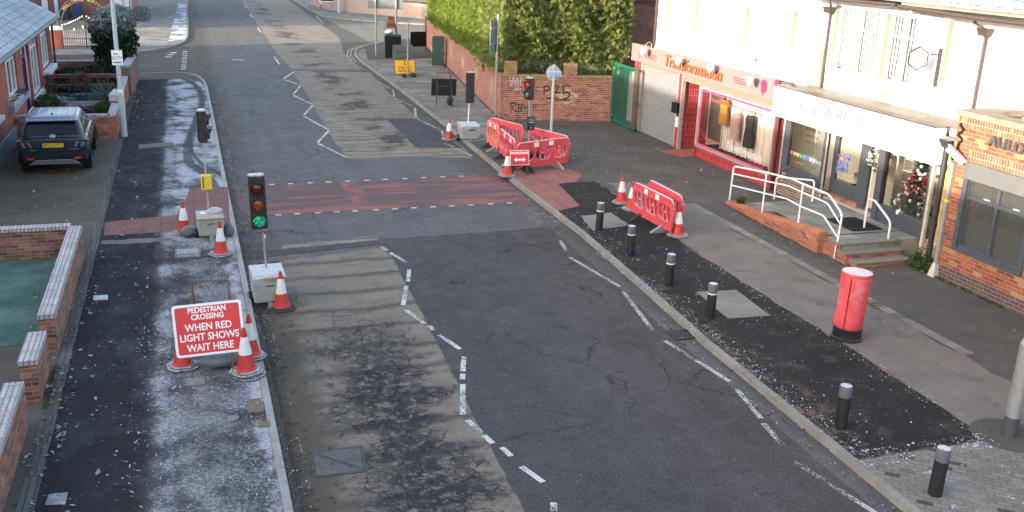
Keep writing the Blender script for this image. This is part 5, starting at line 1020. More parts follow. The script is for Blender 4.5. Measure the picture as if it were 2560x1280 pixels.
# ---------------------------------------------------------------- the shops on the right: everything faces -x
def fxbox(b, x0, x1, y0, y1, z0, z1): return b.box(x0, x1, min(y0, y1), max(y0, y1), z0, z1)
def BX(*bs):
    b = MB()
    for q in bs: fxbox(b, *q)
    return b
def wallholes(name, x, th, y0, y1, z0, z1, holes, mat, parent):         # wall facing -x with rectangular openings
    cu = cutpanel([(-y1, z0), (-y0, z0), (-y0, z1), (-y1, z1)], [[(-b_, c), (-a, c), (-a, d), (-b_, d)] for a, b_, c, d in holes], th)
    cu.transform(FX(x + th / 2, 0, 0)); return finish(cu, name, mat, parent)
def upwindow(par, x, ya, yb, za, zb, mull=(), trans=(), blind=None, w_=.06, fm='upvc', gm='upglass'):
    f = MB(); fxbox(f, x, x + .07, ya, ya + w_, za, zb); fxbox(f, x, x + .07, yb - w_, yb, za, zb); fxbox(f, x, x + .07, ya + w_, yb - w_, za, za + w_); fxbox(f, x, x + .07, ya + w_, yb - w_, zb - w_, zb)
    for m in mull: fxbox(f, x + .004, x + .066, m - w_ / 2, m + w_ / 2, za + w_, zb - w_)
    for m in trans: fxbox(f, x + .008, x + .062, ya + w_, yb - w_, m - w_ / 2, m + w_ / 2)
    MB().box(x - .12, x - .002, yb - .012, yb - .001, za, zb).build('shaded_reveal', P['rendercream'], par)  # strip over one jamb, its shade put into a darker colour
    wf = f.build('window', P[fm], par, bevel=.004); MB().quad((x + .035, yb - w_, za + w_), (x + .035, ya + w_, za + w_), (x + .035, ya + w_, zb - w_), (x + .035, yb - w_, zb - w_)).build('pane', P['glass' if blind else gm], wf)
    if blind: MB().quad((x + .26, yb, za), (x + .26, ya, za), (x + .26, ya, zb), (x + .26, yb, zb)).build('dim_room', P['pinkwall'], wf)
    if blind:
        bm_ = MB(); n = int((yb - ya) / .11)
        for k in range(n): y = ya + .06 + k * (yb - ya - .12) / max(1, n - 1); bm_.add([(x + .16, y - .052, za + .08), (x + .185, y + .05, za + .08), (x + .185, y + .05, zb - .06), (x + .16, y - .052, zb - .06)], [(0, 1, 2, 3)])
        bm_.build('blind', P['upvc'], wf)
    return wf
XU = 17.2
# ---- house above the pink shop
h1 = thing('terrace_house', 'white rendered two storey house above the pink fashion shop', 'building')
win1 = [(32.2, 34.0, 3.95, 5.9), (29.0, 31.8, 3.92, 5.9), (26.1, 28.4, 3.92, 5.15), (24.95, 25.75, 4.15, 5.2)]
wallholes('upper_wall', XU, .3, 24.55, 34.65, 3.12, 6.6, win1, P['render'], h1)
for (a, b_, c, d), m, tr in zip(win1, [(33.3,), (30.6,), (27.3,), ()], [(5.2,), (5.25,), (), ()]): upwindow(h1, XU + .2, a, b_, c, d, m, tr)
BX((XU + .3, 27, 24.55, 24.85, 3.12, 6.6), (XU + .3, 27, 34.35, 34.65, .1, 6.6), (26.7, 27, 24.85, 34.35, .1, 6.6)).build('side_wall', P['render'], h1)
MB().add([(16.7, 24.45, 6.6), (16.7, 34.8, 6.6), (22.1, 34.8, 10.0), (22.1, 24.45, 10.0), (27.4, 24.45, 6.6), (27.4, 34.8, 6.6)], [(0, 3, 2, 1), (3, 4, 5, 2), (0, 1, 5, 4), (0, 4, 3), (1, 2, 5)]).build('roof', P['slate'], h1)
BX((16.6, XU - .002, 24.45, 34.75, 3.0, 3.1)).build('shopfront_ledge', P['ledge'], h1); BX((XU - .08, XU - .002, 24.6, 34.6, 3.1, 3.2)).build('lead_flashing', P['leadgrey'], h1)
rb = MB(); rr = random.Random(3)
for k in range(130):
    y = 24.6 + k * .078; rb.box(16.5, 16.5 + rr.uniform(.15, .4), y, y + .085, 3.12, 3.2 + rr.uniform(0, .07))
rb.build('frayed_felt', P['leadgrey'], h1)
pb_ = MB().tube([(XU - .07, 34.55, 6.5), (XU - .07, 34.55, 3.35), (XU - .05, 34.75, 3.22), (XU - .02, 35.6, 3.2)], .05, 10); pb_.build('downpipe', P['pipebrown'], h1, smooth=50)
vent = MB().cyl((XU - .12, 27.35, 3.62), (XU, 27.35, 3.62), .07); vent.build('vent', P['ledge'], h1)
# shop front of the pink shop
shX = 16.4
s1 = h1
sh_ = MB(); n = 36
for k in range(n):
    z0 = .1 + k * (2.62 / n); z1 = z0 + 2.62 / n; zm = (z0 + z1) / 2; sh_.add([(shX + .1, 33.9, z0), (shX + .1, 31.02, z0), (shX + .06, 31.02, zm), (shX + .06, 33.9, zm), (shX + .1, 31.02, z1), (shX + .1, 33.9, z1)], [(0, 3, 2, 1), (3, 5, 4, 2)])
sht = sh_.build('roller_shutter', P['shutter'], s1)
BX((shX, shX + .14, 33.9, 34.0, .1, 2.72)).build('shutter_guide', P['alu'], s1, bevel=.004); BX((shX + .02, shX + .14, 30.95, 31.02, .1, 2.72)).build('shutter_guide', P['alu'], s1, bevel=.004)
BX((shX + .02, shX + .5, 34.0, 34.6, .1, 2.74)).build('tile_pier', B_['tile'], s1); BX((shX + .03, shX + .3, 30.68, 30.95, .1, 2.74)).build('tile_pier', B_['tile'], s1)
BX((shX - .1, shX + .03, 30.72, 31.12, 1.34, 1.7)).build('shutter_motor_box', P['carblack'], s1, bevel=.01); BX((shX + .0, shX + .03, 30.74, 30.9, .85, 1.2)).build('notice', P['signwhite'], s1)
BX((shX - .01, shX + .12, 30.6, 30.67, .1, 2.7)).build('door_post', P['alu'], s1)
# recessed doorway: tiled cheek, door at the back
MB().add([(17.5, 30.6, .1), (shX + .15, 30.66, .1), (shX + .15, 30.66, 2.66), (17.5, 30.6, 2.66)], [(0, 1, 2, 3)]).build('tile_cheek', B_['tile'], s1)
BX((17.5, 17.56, 29.4, 30.6, .1, 2.66)).build('shop_door', P['alu'], s1); MB().quad((17.49, 30.5, .5), (17.49, 29.5, .5), (17.49, 29.5, 2.4), (17.49, 30.5, 2.4)).build('door_pane', P['darkglass'], s1)
BX((shX + .05, 17.5, 29.36, 29.42, .1, .48)).build('tile_cheek', B_['tile'], s1)
BX((shX + .05, shX + .3, 24.8, 29.5, .1, .47)).build('tile_stallriser', B_['tile'], s1)
# display window
wy0, wy1, wz0, wz1 = 24.78, 29.42, .5, 2.5
f = MB(); fxbox(f, shX, shX + .1, wy0, wy1, .47, .55); fxbox(f, shX, shX + .1, wy0, wy1, 2.44, 2.5); fxbox(f, shX, shX + .1, wy1 - .1, wy1, .55, 2.44); fxbox(f, shX, shX + .1, wy0, wy0 + .06, .55, 2.44)
dw = f.build('display_window', P['alu'], s1, bevel=.005)
MB().quad((shX + .05, wy1 - .1, .55), (shX + .05, wy0, .55), (shX + .05, wy0, 2.44), (shX + .05, wy1 - .1, 2.44)).build('pane', P['glass'], dw)
MB().quad((17.45, 29.38, .55), (shX + .1, 29.38, .55), (shX + .1, 29.38, 2.44), (17.45, 29.38, 2.44)).build('pane', P['glass'], dw)
BX((shX + .035, shX + .048, wy0, wy1 - .1, 2.36, 2.4), (shX + .035, shX + .048, wy0, wy1 - .1, .56, .6), (shX + .035, shX + .048, wy1 - .16, wy1 - .12, .6, 2.36)).build('pink_border', P['pinkline'], dw)
text('the countdown to christmas your perfect shape', .16, FX(shX + .045, 27.05, 2.18), P['windowred'], dw, 'window_lettering', .001, sx=1.06, off=.002); text('transformation.co.uk', .14, FX(shX + .045, 28.35, .86), P['windowred'], dw, 'window_lettering', .001, off=.002)
text('Transformation', .34, FX(shX + .045, 26.4, .9), P['fasciawhite'], dw, 'window_lettering', .001, shear=.3, off=-.002); text('0121 553 2553', .15, FX(shX + .045, 25.6, .67), P['windowred'], dw, 'window_lettering', .001, off=.001)
BX((shX + .1, 17.5, wy0, 29.36, .45, .5)).build('display_floor', P['carblack'], s1); BX((shX + .1, 17.6, 24.6, 30.6, 2.56, 2.66)).build('ceiling', P['interior'], s1); BX((17.5, 17.56, 24.6, 29.4, .3, 2.56)).build('display_back', P['interior'], s1); BX((shX + .1, 17.5, 24.62, 24.7, .3, 2.56)).build('display_side', P['interior'], s1)
cv = MB(); N = 130; pts = []
for k in range(N + 1):
    y = 24.8 + k * (3.8 / N); pts.append((16.98 + .05 * math.sin(y * 23) + .03 * math.sin(y * 61 + 1), y))
for (a, b_) in zip(pts, pts[1:]): cv.quad((a[0], a[1], .52), (a[0], a[1], 2.42), (b_[0], b_[1], 2.42), (b_[0], b_[1], .52))
ct = cv.build('curtain', P['curtain'], None, smooth=60); tag(ct, 'long pale pink curtain hanging behind the dresses in the shop window', 'curtain')
BX((shX + .04, shX + .22, 24.8, 30.6, 2.5, 2.6), (shX + .0, shX + .25, 24.75, 30.7, 2.6, 2.74)).build('shutter_box', P['boxalu'], s1, bevel=.01)
BX((shX + .03, shX + .3, 24.5, 24.78, .1, 2.74)).build('tile_pier', B_['tile'], s1)
pi = MB().tube([(shX - .04, 24.52, 3.1), (shX - .04, 24.52, .12)], .045, 10).build('downpipe', P['pipe'], s1, smooth=50)
# fascia sign
fs = thing('shop_sign', 'pink fascia with orange Transformation lettering and a tulip', 'sign')
BX((16.3, 16.42, 24.85, 34.72, 2.73, 3.36)).build('fascia_board', P['pink'], fs, bevel=.004); BX((16.29, 16.4, 24.82, 24.87, 2.7, 3.36)).build('end_trim', P['pinkline'], fs)
for dx, mt in ((0, P['signmaroon']), (.012, P['orangeletter'])): text('Transformation', .56, FX(16.286 - dx, 29.87 + dx * 1.5, 3.035 + dx), mt, fs, 'lettering', .006, shear=.22, off=.008, sx=1.16)
br_ = MB()
for (ya, yb) in ((32.55, 33.65), (26.2, 27.15)):
    for k, z in enumerate((3.1, 3.03, 2.96)): BX((16.285, 16.302, ya + .06 * k, yb - .05 * k, z, z + .022)).build('trim_line', P['signmaroon'], fs)
pt = [(.0, .25), (.07, .2), (.12, .24), (.19, .1), (.2, -.06), (.13, -.15), (.03, -.16), (.0, -.27), (-.04, -.16), (-.1, -.1), (-.09, .0), (-.14, .08), (-.1, .2), (-.04, .18)]
me = cutpanel(pt, [], .01); me.transform(FX(16.294, 25.42, 3.05)); finish(me, 'tulip', P['tulip'], fs); me = cutpanel([(0, .08), (.05, .12), (.05, 0), (.02, -.1), (-.04, -.02)], [], .01); me.transform(FX(16.294, 34.0, 2.98)); finish(me, 'sprig', P['orangeletter'], fs)
heart = [(.0, -.13), (.06, -.085), (.125, -.01), (.135, .055), (.1, .1), (.05, .1), (0, .065), (-.05, .1), (-.1, .1), (-.135, .055), (-.125, -.01), (-.06, -.085)]
def heartlamp(y, z, lab):
    t = thing('wall_lamp', lab, 'lamp', (16.0, y, z), 0, 'heart lamps on the pink fascia')
    me = cutpanel(heart, [], .1, .03); me.transform(FX(0, 0, 0)); finish(me, 'lamp_shade', P['fasciawhite'], t, smooth=40)
    MB().tube([(.06, 0, .02), (.1, .02, .2), (.16, .03, .3), (.26, .03, .33), (.33, .02, .26), (.34, .02, .1)], .012, 8).build('arm', P['alu'], t, smooth=50); return t
hl = None
for (a, b_), lab in zip(((163, 437), (462, 522), (735, 580), (1072, 690)), ('heart lamp at the far left end of the pink fascia', 'heart lamp hanging before the letters r and a', 'heart lamp hanging before the letters a and t', 'heart lamp right of the lettering beside the tulip')):
    q = ONX(*c4(a, b_), 16.0)
    if hl is None: hl = heartlamp(q.y, q.z, lab)
    else: dup(hl, (16.0, q.y, q.z), None, lab)
# dresses on stands
def dress(name, label, y, zb, zt, w, mat, strap=False):
    t = thing(name, label, 'dress', (16.74, y, .5)); h = zt - zb; b = MB(); n = 20; rows = [(0, .95), (.3, .9), (.5, .82), (.62, .72), (.74, .84), (.85, .9), (.94, .8 if strap else .98), (1., .45 if strap else .5)]; vs_ = []
    for u, k in rows:
        for i in range(n): a = 2 * math.pi * i / n; f = 1 + (.05 * math.sin(5 * a) if u < .5 else 0); vs_.append((.13 * k * math.sin(a) * f, w / 2 * k * math.cos(a) * f, zb - .5 + u * h))
    b.add(vs_, [(i * n + k, i * n + (k + 1) % n, (i + 1) * n + (k + 1) % n, (i + 1) * n + k) for i in range(len(rows) - 1) for k in range(n)]); b.build('dress_cloth', mat, t, smooth=50)
    MB().cyl((0, 0, 0), (0, 0, zt - .45), .012).cyl((0, 0, 0), (0, 0, .02), .14).build('stand', P['steelframe'], t); MB().cyl((0, 0, zt - .52), (0, 0, zt - .38), .05, .04).build('neck', P['carblack'] if not strap else P['curtain'], t); return t
dress('dress_on_stand', 'mustard yellow dress on a stand in the shop window', 28.25, 1.4, 2.22, .52, P['mustard']); dress('dress_on_stand', 'small print dress between the yellow and the black dress', 27.45, 1.08, 1.92, .5, P['printdress'], True); dress('dress_on_stand', 'sleeveless black dress on a stand, rightmost in the window', 26.62, .98, 2.0, .52, P['blackdress'], True)
t = thing('garland', 'green and white leaf garland along the floor of the dress window', 'garland', (16.6, 26.9, .5))
gv = MB(); rr = random.Random(5)
for k in range(260):
    y = rr.uniform(-2.0, 1.6); z = .03 + abs(rr.gauss(0, .035)); x = rr.uniform(-.08, .08); a = rr.uniform(0, 6.3); gv.add([(x, y, z), (x + .02, y + .05 * math.cos(a), z + .05 * math.sin(a)), (x, y + .09 * math.cos(a), z + .06 * abs(math.sin(a))), (x - .02, y + .04 * math.cos(a), z + .02)], [(0, 1, 2, 3)])
gv.build('garland_leaves', P['yucca'], t)
# ---- house above the white shop
h2 = thing('terrace_house', 'stained white rendered house above the skin care shop with a white fascia', 'building')
win2 = [(21.75, 23.65, 3.8, 5.55), (20.3, 21.5, 3.8, 5.5), (18.3, 19.27, 3.98, 5.52)]
wallholes('upper_wall', XU, .3, 12.0, 24.5, 3.16, 5.75, win2 + [(15.2, 16.55, 3.8, 5.1)], P['render'], h2)
upwindow(h2, XU + .13, *win2[0], (22.68,), (4.98,), True); upwindow(h2, XU + .13, *win2[1], (20.9,), (4.95,), True); upwindow(h2, XU + .13, *win2[2], (18.75,), (5.02,)); upwindow(h2, XU + .1, 15.2, 16.55, 3.8, 5.1, (), (), fm='pubshutter')
MB().quad((XU + .28, 16.5, 3.8), (XU + .28, 15.2, 3.8), (XU + .28, 15.2, 5.1), (XU + .28, 16.5, 5.1)).build('red_curtain', P['windowred'], h2)
BX((XU - .07, XU - .002, 18.2, 19.85, 3.72, 3.8)).build('window_sill', plain('blue_grey_sill', (.16, .2, .23), .8, .3, 8, frost=.5), h2)
MB().add([(XU - .003, 24.45, 3.17), (XU - .003, 23.7, 3.17), (XU - .003, 23.9, 4.3), (XU - .003, 24.45, 4.9)], [(0, 1, 2, 3)]).build('stain', P['rendercream'], h2); MB().add([(XU - .004, 21.6, 3.2), (XU - .004, 20.8, 3.2), (XU - .004, 20.75, 3.52), (XU - .004, 21.35, 3.55)], [(0, 1, 2, 3)]).build('stain', P['rendercream'], h2)
BX((XU + .3, 27, 24.2, 24.5, .1, 5.75), (26.7, 27, 12.3, 24.2, .1, 5.75), (XU + .3, 27, 12, 12.3, 3.2, 5.75)).build('side_wall', P['render'], h2)
MB().add([(16.62, 11.8, 5.86), (16.62, 24.42, 5.86), (22.1, 24.42, 9.4), (22.1, 11.8, 9.4), (27.4, 11.8, 5.86), (27.4, 24.42, 5.86)], [(0, 3, 2, 1), (3, 4, 5, 2), (0, 1, 5, 4), (0, 4, 3), (1, 2, 5)]).build('roof', P['slate'], h2)
BX((16.68, XU - .002, 11.9, 20.4, 5.78, 5.85)).build('soffit', P['ledge'], h2)
MB().tube([(16.66, 20.45, 5.74), (16.66, 18.02, 5.68), (16.66, 11.9, 5.62)], .055, 10).build('gutter', P['pipebrown'], h2, smooth=50); MB().tube([(16.66, 24.4, 5.72), (16.66, 20.55, 5.77)], .05, 10).build('gutter', P['pipebrown'], h2, smooth=50)
MB().tube([(16.7, 23.3, 5.72), (17.1, 23.75, 5.48), (17.1, 23.8, 5.4)], .035, 8).tube([(XU - .07, 23.8, 5.4), (XU - .07, 23.8, 3.2)], .04, 10).frust((.09, .13), (.13, .17), 5.33, 5.5, Matrix.Translation((XU - .1, 23.8, 0))).build('downpipe', P['pipebrown'], h2, smooth=40)
MB().tube([(16.7, 18.05, 5.68), (16.95, 18.2, 5.55), (17.05, 18.02, 5.42)], .035, 8).tube([(XU - .07, 18.0, 5.4), (XU - .07, 18.0, 3.6)], .04, 10).frust((.08, .11), (.13, .17), 5.28, 5.45, Matrix.Translation((XU - .1, 18.0, 0))).build('downpipe', P['pipebrown'], h2, smooth=40)
BX((16.55, XU - .002, 17.15, 24.45, 3.04, 3.13), (16.4, XU - .1, 17.2, 24.45, 2.96, 3.04)).build('shopfront_ledge', P['ledge'], h2)
MB().add([(16.45, 17.3, 3.135), (16.45, 24.4, 3.135), (XU, 24.4, 3.26), (XU, 17.3, 3.3)], [(0, 1, 2, 3)]).build('felt_roof', P['leadgrey'], h2)
# shopfront
fz0 = .56
def frame(bs, name='shop_frame', mat='anthracite', bev=.006): return BX(*bs).build(name, P[mat], h2, bevel=bev)
frame([(shX, shX + .12, 23.95, 24.2, .78, 2.4), (shX, shX + .12, 22.2, 22.33, .78, 2.4), (shX, shX + .12, 22.33, 23.95, .9, 1.0), (shX + .03, shX + .1, 22.33, 23.95, .78, .9)]); frame([(shX - .02, shX + .0, 24.2, 24.27, .3, 2.4)], 'frame_trim', 'alu'); frame([(shX - .02, shX + .0, 22.12, 22.19, .3, 2.4)], 'frame_trim', 'alu')
frame([(shX + .02, shX + .09, 22.36, 23.92, .66, .9)], 'frame_panel'); BX((shX + .03, shX + .3, 22.2, 24.3, .1, .66)).build('brick_plinth', B_['plinth'], h2)
MB().quad((shX + .06, 23.95, 1.0), (shX + .06, 22.33, 1.0), (shX + .06, 22.33, 2.4), (shX + .06, 23.95, 2.4)).build('pane', P['glass'], h2)
# fixed leaf and open doorway set back
dx = shX + .25
frame([(dx, dx + .08, 22.0, 22.18, fz0, 2.4), (dx, dx + .08, 20.72, 21.05, fz0, 2.4), (dx, dx + .08, 21.05, 22.0, fz0 + .1, 1.05), (dx, dx + .08, 21.05, 22.0, 2.32, 2.4)], 'door_leaf'); frame([(dx - .012, dx, 21.12, 21.93, fz0 + .2, .98)], 'door_panel', 'pubframe')
BX((dx - .02, dx + .1, 20.9, 22.1, .4, fz0 + .1)).build('brick_sill', B_['ramp'], h2); MB().quad((dx + .04, 22.0, 1.05), (dx + .04, 21.05, 1.05), (dx + .04, 21.05, 2.32), (dx + .04, 22.0, 2.32)).build('pane', P['glass'], h2)
frame([(dx - .02, dx + .1, 20.62, 20.72, fz0, 2.4), (dx - .02, dx + .1, 20.02, 20.12, fz0, 2.4), (dx, dx + .08, 20.12, 20.62, fz0, fz0 + .07), (dx, dx + .08, 20.12, 20.62, 2.34, 2.4)], 'door_frame'); frame([(dx - .06, dx + .06, 20.0, 20.7, fz0 - .06, fz0 - .0)], 'threshold', 'alu')
dl = MB().add([(dx + .06, 20.6, fz0 + .05), (dx + .62, 20.42, fz0 + .05), (dx + .62, 20.42, 2.33), (dx + .06, 20.6, 2.33), (dx + .06, 20.56, fz0 + .05), (dx + .62, 20.38, fz0 + .05), (dx + .62, 20.38, 2.33), (dx + .06, 20.56, 2.33)], [(0, 1, 2, 3), (4, 7, 6, 5), (0, 3, 7, 4), (1, 5, 6, 2), (2, 6, 7, 3)]).build('door', P['interior'], h2); MB().cyl((dx + .5, 20.47, 1.35), (dx + .44, 20.44, 1.35), .015).build('handle', P['galv'], dl)
frame([(shX, shX + .12, 19.82, 20.02, .5, 2.4), (shX, shX + .12, 18.12, 18.22, .5, 2.4), (shX, shX + .12, 18.22, 19.82, .86, .95), (shX, shX + .12, 18.22, 19.82, .46, .52), (shX + .0, dx, 19.92, 20.02, .5, 2.4)]); frame([(shX + .03, shX + .09, 18.22, 19.82, .52, .86)], 'frame_panel', 'pubframe')
frame([(shX - .03, shX + .05, 18.04, 18.12, .34, 2.42)], 'frame_trim', 'stone'); BX((shX + .02, shX + .3, 17.3, 20.05, .1, .46)).build('brick_plinth', B_['plinth'], h2)
MB().quad((shX + .06, 19.82, .95), (shX + .06, 18.22, .95), (shX + .06, 18.22, 2.4), (shX + .06, 19.82, 2.4)).build('pane', P['glass'], h2)
BX((shX + .15, 16.95, 17.2, 18.04, .1, 3.0)).build('return_brick', B_['yellow'], h2)
BX((shX + .1, 19.2, 17.3, 24.3, .44, fz0 - .02)).build('shop_floor', P['floorint'], h2); BX((shX + .1, 19.2, 17.3, 24.3, 2.42, 2.5)).build('shop_ceiling', P['interior'], h2); BX((18.3, 18.36, 17.3, 24.3, .5, 2.42), (shX + .15, 18.3, 24.25, 24.32, .5, 2.42), (shX + .15, 18.3, 17.25, 17.31, .5, 2.42)).build('shop_wall', P['interior'], h2)
BX((17.2, 17.9, 21.2, 21.9, .56, 1.25)).build('counter', P['upvc'], None, bevel=.01); tag(bpy.context.scene.objects['counter'], 'white counter inside the skin care shop', 'counter')
t = thing('chair', 'black chair inside the shop behind the fixed door', 'chair', (17.0, 21.25, .56)); BX((-.22, .22, -.22, .22, .42, .48)).build('seat', P['carblack'], t); BX((.18, .22, -.22, .22, .5, .95)).build('backrest', P['carblack'], t)
for sx in (-.18, .18):
    for sy in (-.18, .18): MB().cyl((sx, sy, 0), (sx, sy, .42), .015).build('leg', P['galv'], t)
t = thing('shelf_unit', 'grey glass shelf unit behind the right shop window', 'shelves', (17.1, 19.6, .56)); BX((0, .3, -.02, .0, 0, 1.8), (0, .3, .3, .32, 0, 1.8)).build('upright', P['alu'], t); BX(*[(0, .3, .0, .3, .3 * k, .3 * k + .02) for k in range(1, 6)]).build('shelf', P['upvc'], t)
# window stickers and poster
hs = [(.9, .1, .15), (.85, .4, .5), (.85, .75, .05), (.1, .6, .2), (.05, .45, .75), (.3, .15, .6), (.9, .9, .9), (.9, .6, .7), (.1, .6, .8), (.9, .35, .1)]
for k, c in enumerate(hs):
    q = ONX(*c8(250 + k * 34, 515 + k * 13.5), shX + .05); me = cutpanel([(x * .5, y * .55) for x, y in heart], [], .004); me.transform(FX(shX + .052, q.y, q.z)); o = finish(me, 'heart_sticker', plain('sticker_%d' % k, c, .5, .02), None); tag(o, '%s heart sticker on the left window of the white shop' % ('red', 'pale red', 'yellow', 'green', 'blue', 'purple', 'white', 'pale pink', 'light blue', 'orange')[k], 'sticker', 'heart stickers on the shop window')
text('welcome to\nyour best\nskin ever', .17, FX(shX + .055, 22.93, 2.05), P['black'], h2, 'window_lettering', .001, align='CENTER', line=1.05, off=-.001, sx=.85); text('make it home love', .13, FX(shX + .055, 23.1, 1.2), P['fascialetter'], h2, 'window_lettering', .001, shear=.4)
text('lashes and treatments', .07, FX(shX + .055, 22.9, 1.48), plain('aqua_letter', (.25, .6, .65)), h2, 'window_lettering', .001)
def postermat():
    tt = T('event_poster'); uv = tt.tc('UV'); v = tt.n('TexVoronoi', {'Vector': uv, 'Scale': 22.}).outputs[1]; c = tt.mix(.55, v, (.03, .05, .35)); return tt.out(tt.mix(tt.ss(tt.noise(9., 4, .6, uv), .5, .6), c, (.05, .05, .3)), .35)
pq = [ONX(*c8(a, b_), dx + .03) for a, b_ in ((715, 530), (880, 540), (850, 740), (685, 730))]
o = MB().add([tuple(q) for q in pq] + [(q.x - .003, q.y, q.z) for q in pq], [(4, 5, 6, 7)]).build('poster', postermat(), None); tag(o, 'colourful blue event poster on the fixed door glass', 'poster')
o2 = BX((dx + .018, dx + .024, pq[2].y + .25, pq[3].y - .25, pq[2].z + .3, pq[2].z + .37)).build('poster_panel', P['plate'], o)
# white fascia box
fs = thing('shop_sign', 'white fascia box with JESSICA ROSE in raised white letters', 'sign'); FX0 = 16.15
BX((FX0, 16.42, 17.95, 24.62, 2.38, 3.22)).build('fascia_box', P['fasciawhite'], fs, bevel=.006); text('JESSICA ROSE', .52, FX(FX0 - .014, 21.9, 2.86), P['fascialetter'], fs, 'lettering', .014, off=-.003, sx=.98)
MB().box(FX0 - .004, FX0, 24.2, 24.36, 2.72, 2.98).build('icon_square', P['black'], fs, bevel=.0); MB().box(FX0 - .006, FX0 - .003, 24.22, 24.34, 2.745, 2.955).build('icon_face', P['fasciawhite'], fs); MB().cyl((FX0 - .008, 24.28, 2.85), (FX0 - .004, 24.28, 2.85), .045, .045, 16).build('icon_ring', P['black'], fs); MB().cyl((FX0 - .0095, 24.28, 2.85), (FX0 - .007, 24.28, 2.85), .027, .027, 16).build('icon_lens', P['fasciawhite'], fs)
BX((FX0 - .004, FX0 + .26, 17.9, 17.95, 2.37, 3.23), (FX0 - .006, FX0 + .02, 18.2, 18.215, 2.38, 3.22)).build('end_trim', P['fasciawhite'], fs)
BX((16.12, 16.5, 17.95, 24.65, 3.22, 3.25)).build('top_flashing', P['pipebrown'], fs)
# hexagonal projecting sign
t = thing('projecting_sign', 'small white hexagonal sign on a brown wall bracket between the upper windows', 'sign', (16.7, 19.55, 4.6)); q = [(math.cos(rad(a)) * .24, math.sin(rad(a)) * .27) for a in range(30, 390, 60)]; me = cutpanel(q, [], .05); me.transform(Matrix.Rotation(rad(-25), 4, 'Z') @ RX); finish(me, 'sign_plate', P['fasciawhite'], t); me = cutpanel([(x * 1.08, y * 1.08) for x, y in q], [[(x * .93, y * .93) for x, y in q]], .07); me.transform(Matrix.Rotation(rad(-25), 4, 'Z') @ RX); finish(me, 'rim', P['pipebrown'], t)
MB().box(.42, .49, -.23, -.16, -.65, .25).box(.2, .45, -.2, -.17, .1, .13).build('bracket', P['pipebrown'], t); text('MK', .16, Matrix.Rotation(rad(-25), 4, 'Z') @ FY(0, -.028, .03), P['black'], t, 'lettering', .001)
# ---- ramp, steps and handrails before the white shop
rp = thing('access_ramp', 'orange brick ramp with grey flags and steps up to the white shop', 'ramp'); ry = [23.35, 22.4, 20.6, 18.82]; rz = [.13, .2, .4, .56]
b = MB(); c = MB(); fl = MB()
for (ya, za), (yb, zb) in zip(zip(ry, rz), zip(ry[1:], rz[1:])):
    xa = 14.2 - (23.35 - ya) * .035; xb = 14.2 - (23.35 - yb) * .035
    b.add([(xa, ya, .08), (xb, yb, .08), (xb + .22, yb, .08), (xa + .22, ya, .08), (xa, ya, za), (xb, yb, zb), (xb + .22, yb, zb), (xa + .22, ya, za)], [(3, 2, 6, 7), (0, 4, 5, 1), (1, 5, 6, 2)])
    c.add([(xa - .01, ya, za), (xb - .01, yb, zb), (xb + .23, yb, zb), (xa + .23, ya, za), (xa - .01, ya, za + .075), (xb - .01, yb, zb + .075), (xb + .23, yb, zb + .075), (xa + .23, ya, za + .075)], [(4, 7, 6, 5), (0, 4, 5, 1), (3, 2, 6, 7), (1, 5, 6, 2), (0, 3, 7, 4)])
    fl.add([(xa + .2, ya, za - .02), (xb + .2, yb, zb - .02), (16.4, yb, zb - .02), (16.4, ya, za - .02)], [(0, 3, 2, 1)])
b.build('side_wall', B_['ramp'], rp); c.build('brick_coping', B_['ramptop'], rp); fl.build('ramp_flags', P['flag'], rp)
MB().box(14.28, 16.4, 18.2, 18.83, .1, .52).box(14.3, dx, 18.83, 22.0, .5, .505).build('landing', P['flag'], rp)
for k, (y0, z) in enumerate(((17.95, .37), (17.65, .23))):
    MB().box(14.2 + .1 * k, 15.75, y0, 18.25, .1, z - .05).build('riser', B_['ramp'], rp); MB().box(14.17 + .1 * k, 15.8, y0 - .03, 18.25, z - .05, z).build('step', P['stepstone'], rp, bevel=.006)
MB().box(14.2, 14.32, 18.25, 18.82, .1, .47).build('riser', B_['ramp'], rp); MB().box(14.2, 15.75, 18.21, 18.3, .37, .47).build('riser', B_['ramp'], rp); MB().box(14.15, 15.8, 18.17, 18.5, .47, .527).build('step', P['stepstone'], rp, bevel=.006)
o = MB().box(15.15, 16.0, 19.0, 20.1, .53, .545).build('door_mat', P['carblack'], None); tag(o, 'dark door mat on the landing before the open shop door', 'mat')
cr_ = lambda a, b_: (1800 + a / 4.267, 380 + b_ / 4.267)
def onxs(pts, x): return [ONX(*cr_(a, b_), x) for a, b_ in pts]
def smoothpts(p, r=.12):
    out = [p[0]]
    for a, b_, c in zip(p, p[1:], p[2:]):
        u = (a - b_); v = (c - b_); k = min(r, u.length * .4, v.length * .4); s0 = b_ + u.normalized() * k; s1 = b_ + v.normalized() * k
        for i in range(5): tt = i / 4; out.append(s0 * (1 - tt) ** 2 + b_ * 2 * tt * (1 - tt) + s1 * tt ** 2)
    return out + [p[-1]]
hr = thing('handrail', 'long white triple rail along the outer edge of the brick ramp', 'handrail'); X0 = 14.22
def xr(p_): return p_
top = onxs([(100, 515), (148, 152), (490, 218), (760, 285), (895, 345), (1165, 455), (1305, 665), (1215, 1165)], X0)
MB().tube(smoothpts(top), .025, 10).build('top_rail', P['railwhite'], hr, smooth=50)
for pl_ in ([(140, 232), (740, 365), (865, 425), (1145, 545), (1278, 760)], [(128, 355), (715, 500), (860, 580), (1105, 680), (1250, 905)]): MB().tube(smoothpts(onxs(pl_, X0), .08), .02, 10).build('mid_rail', P['railwhite'], hr, smooth=50)
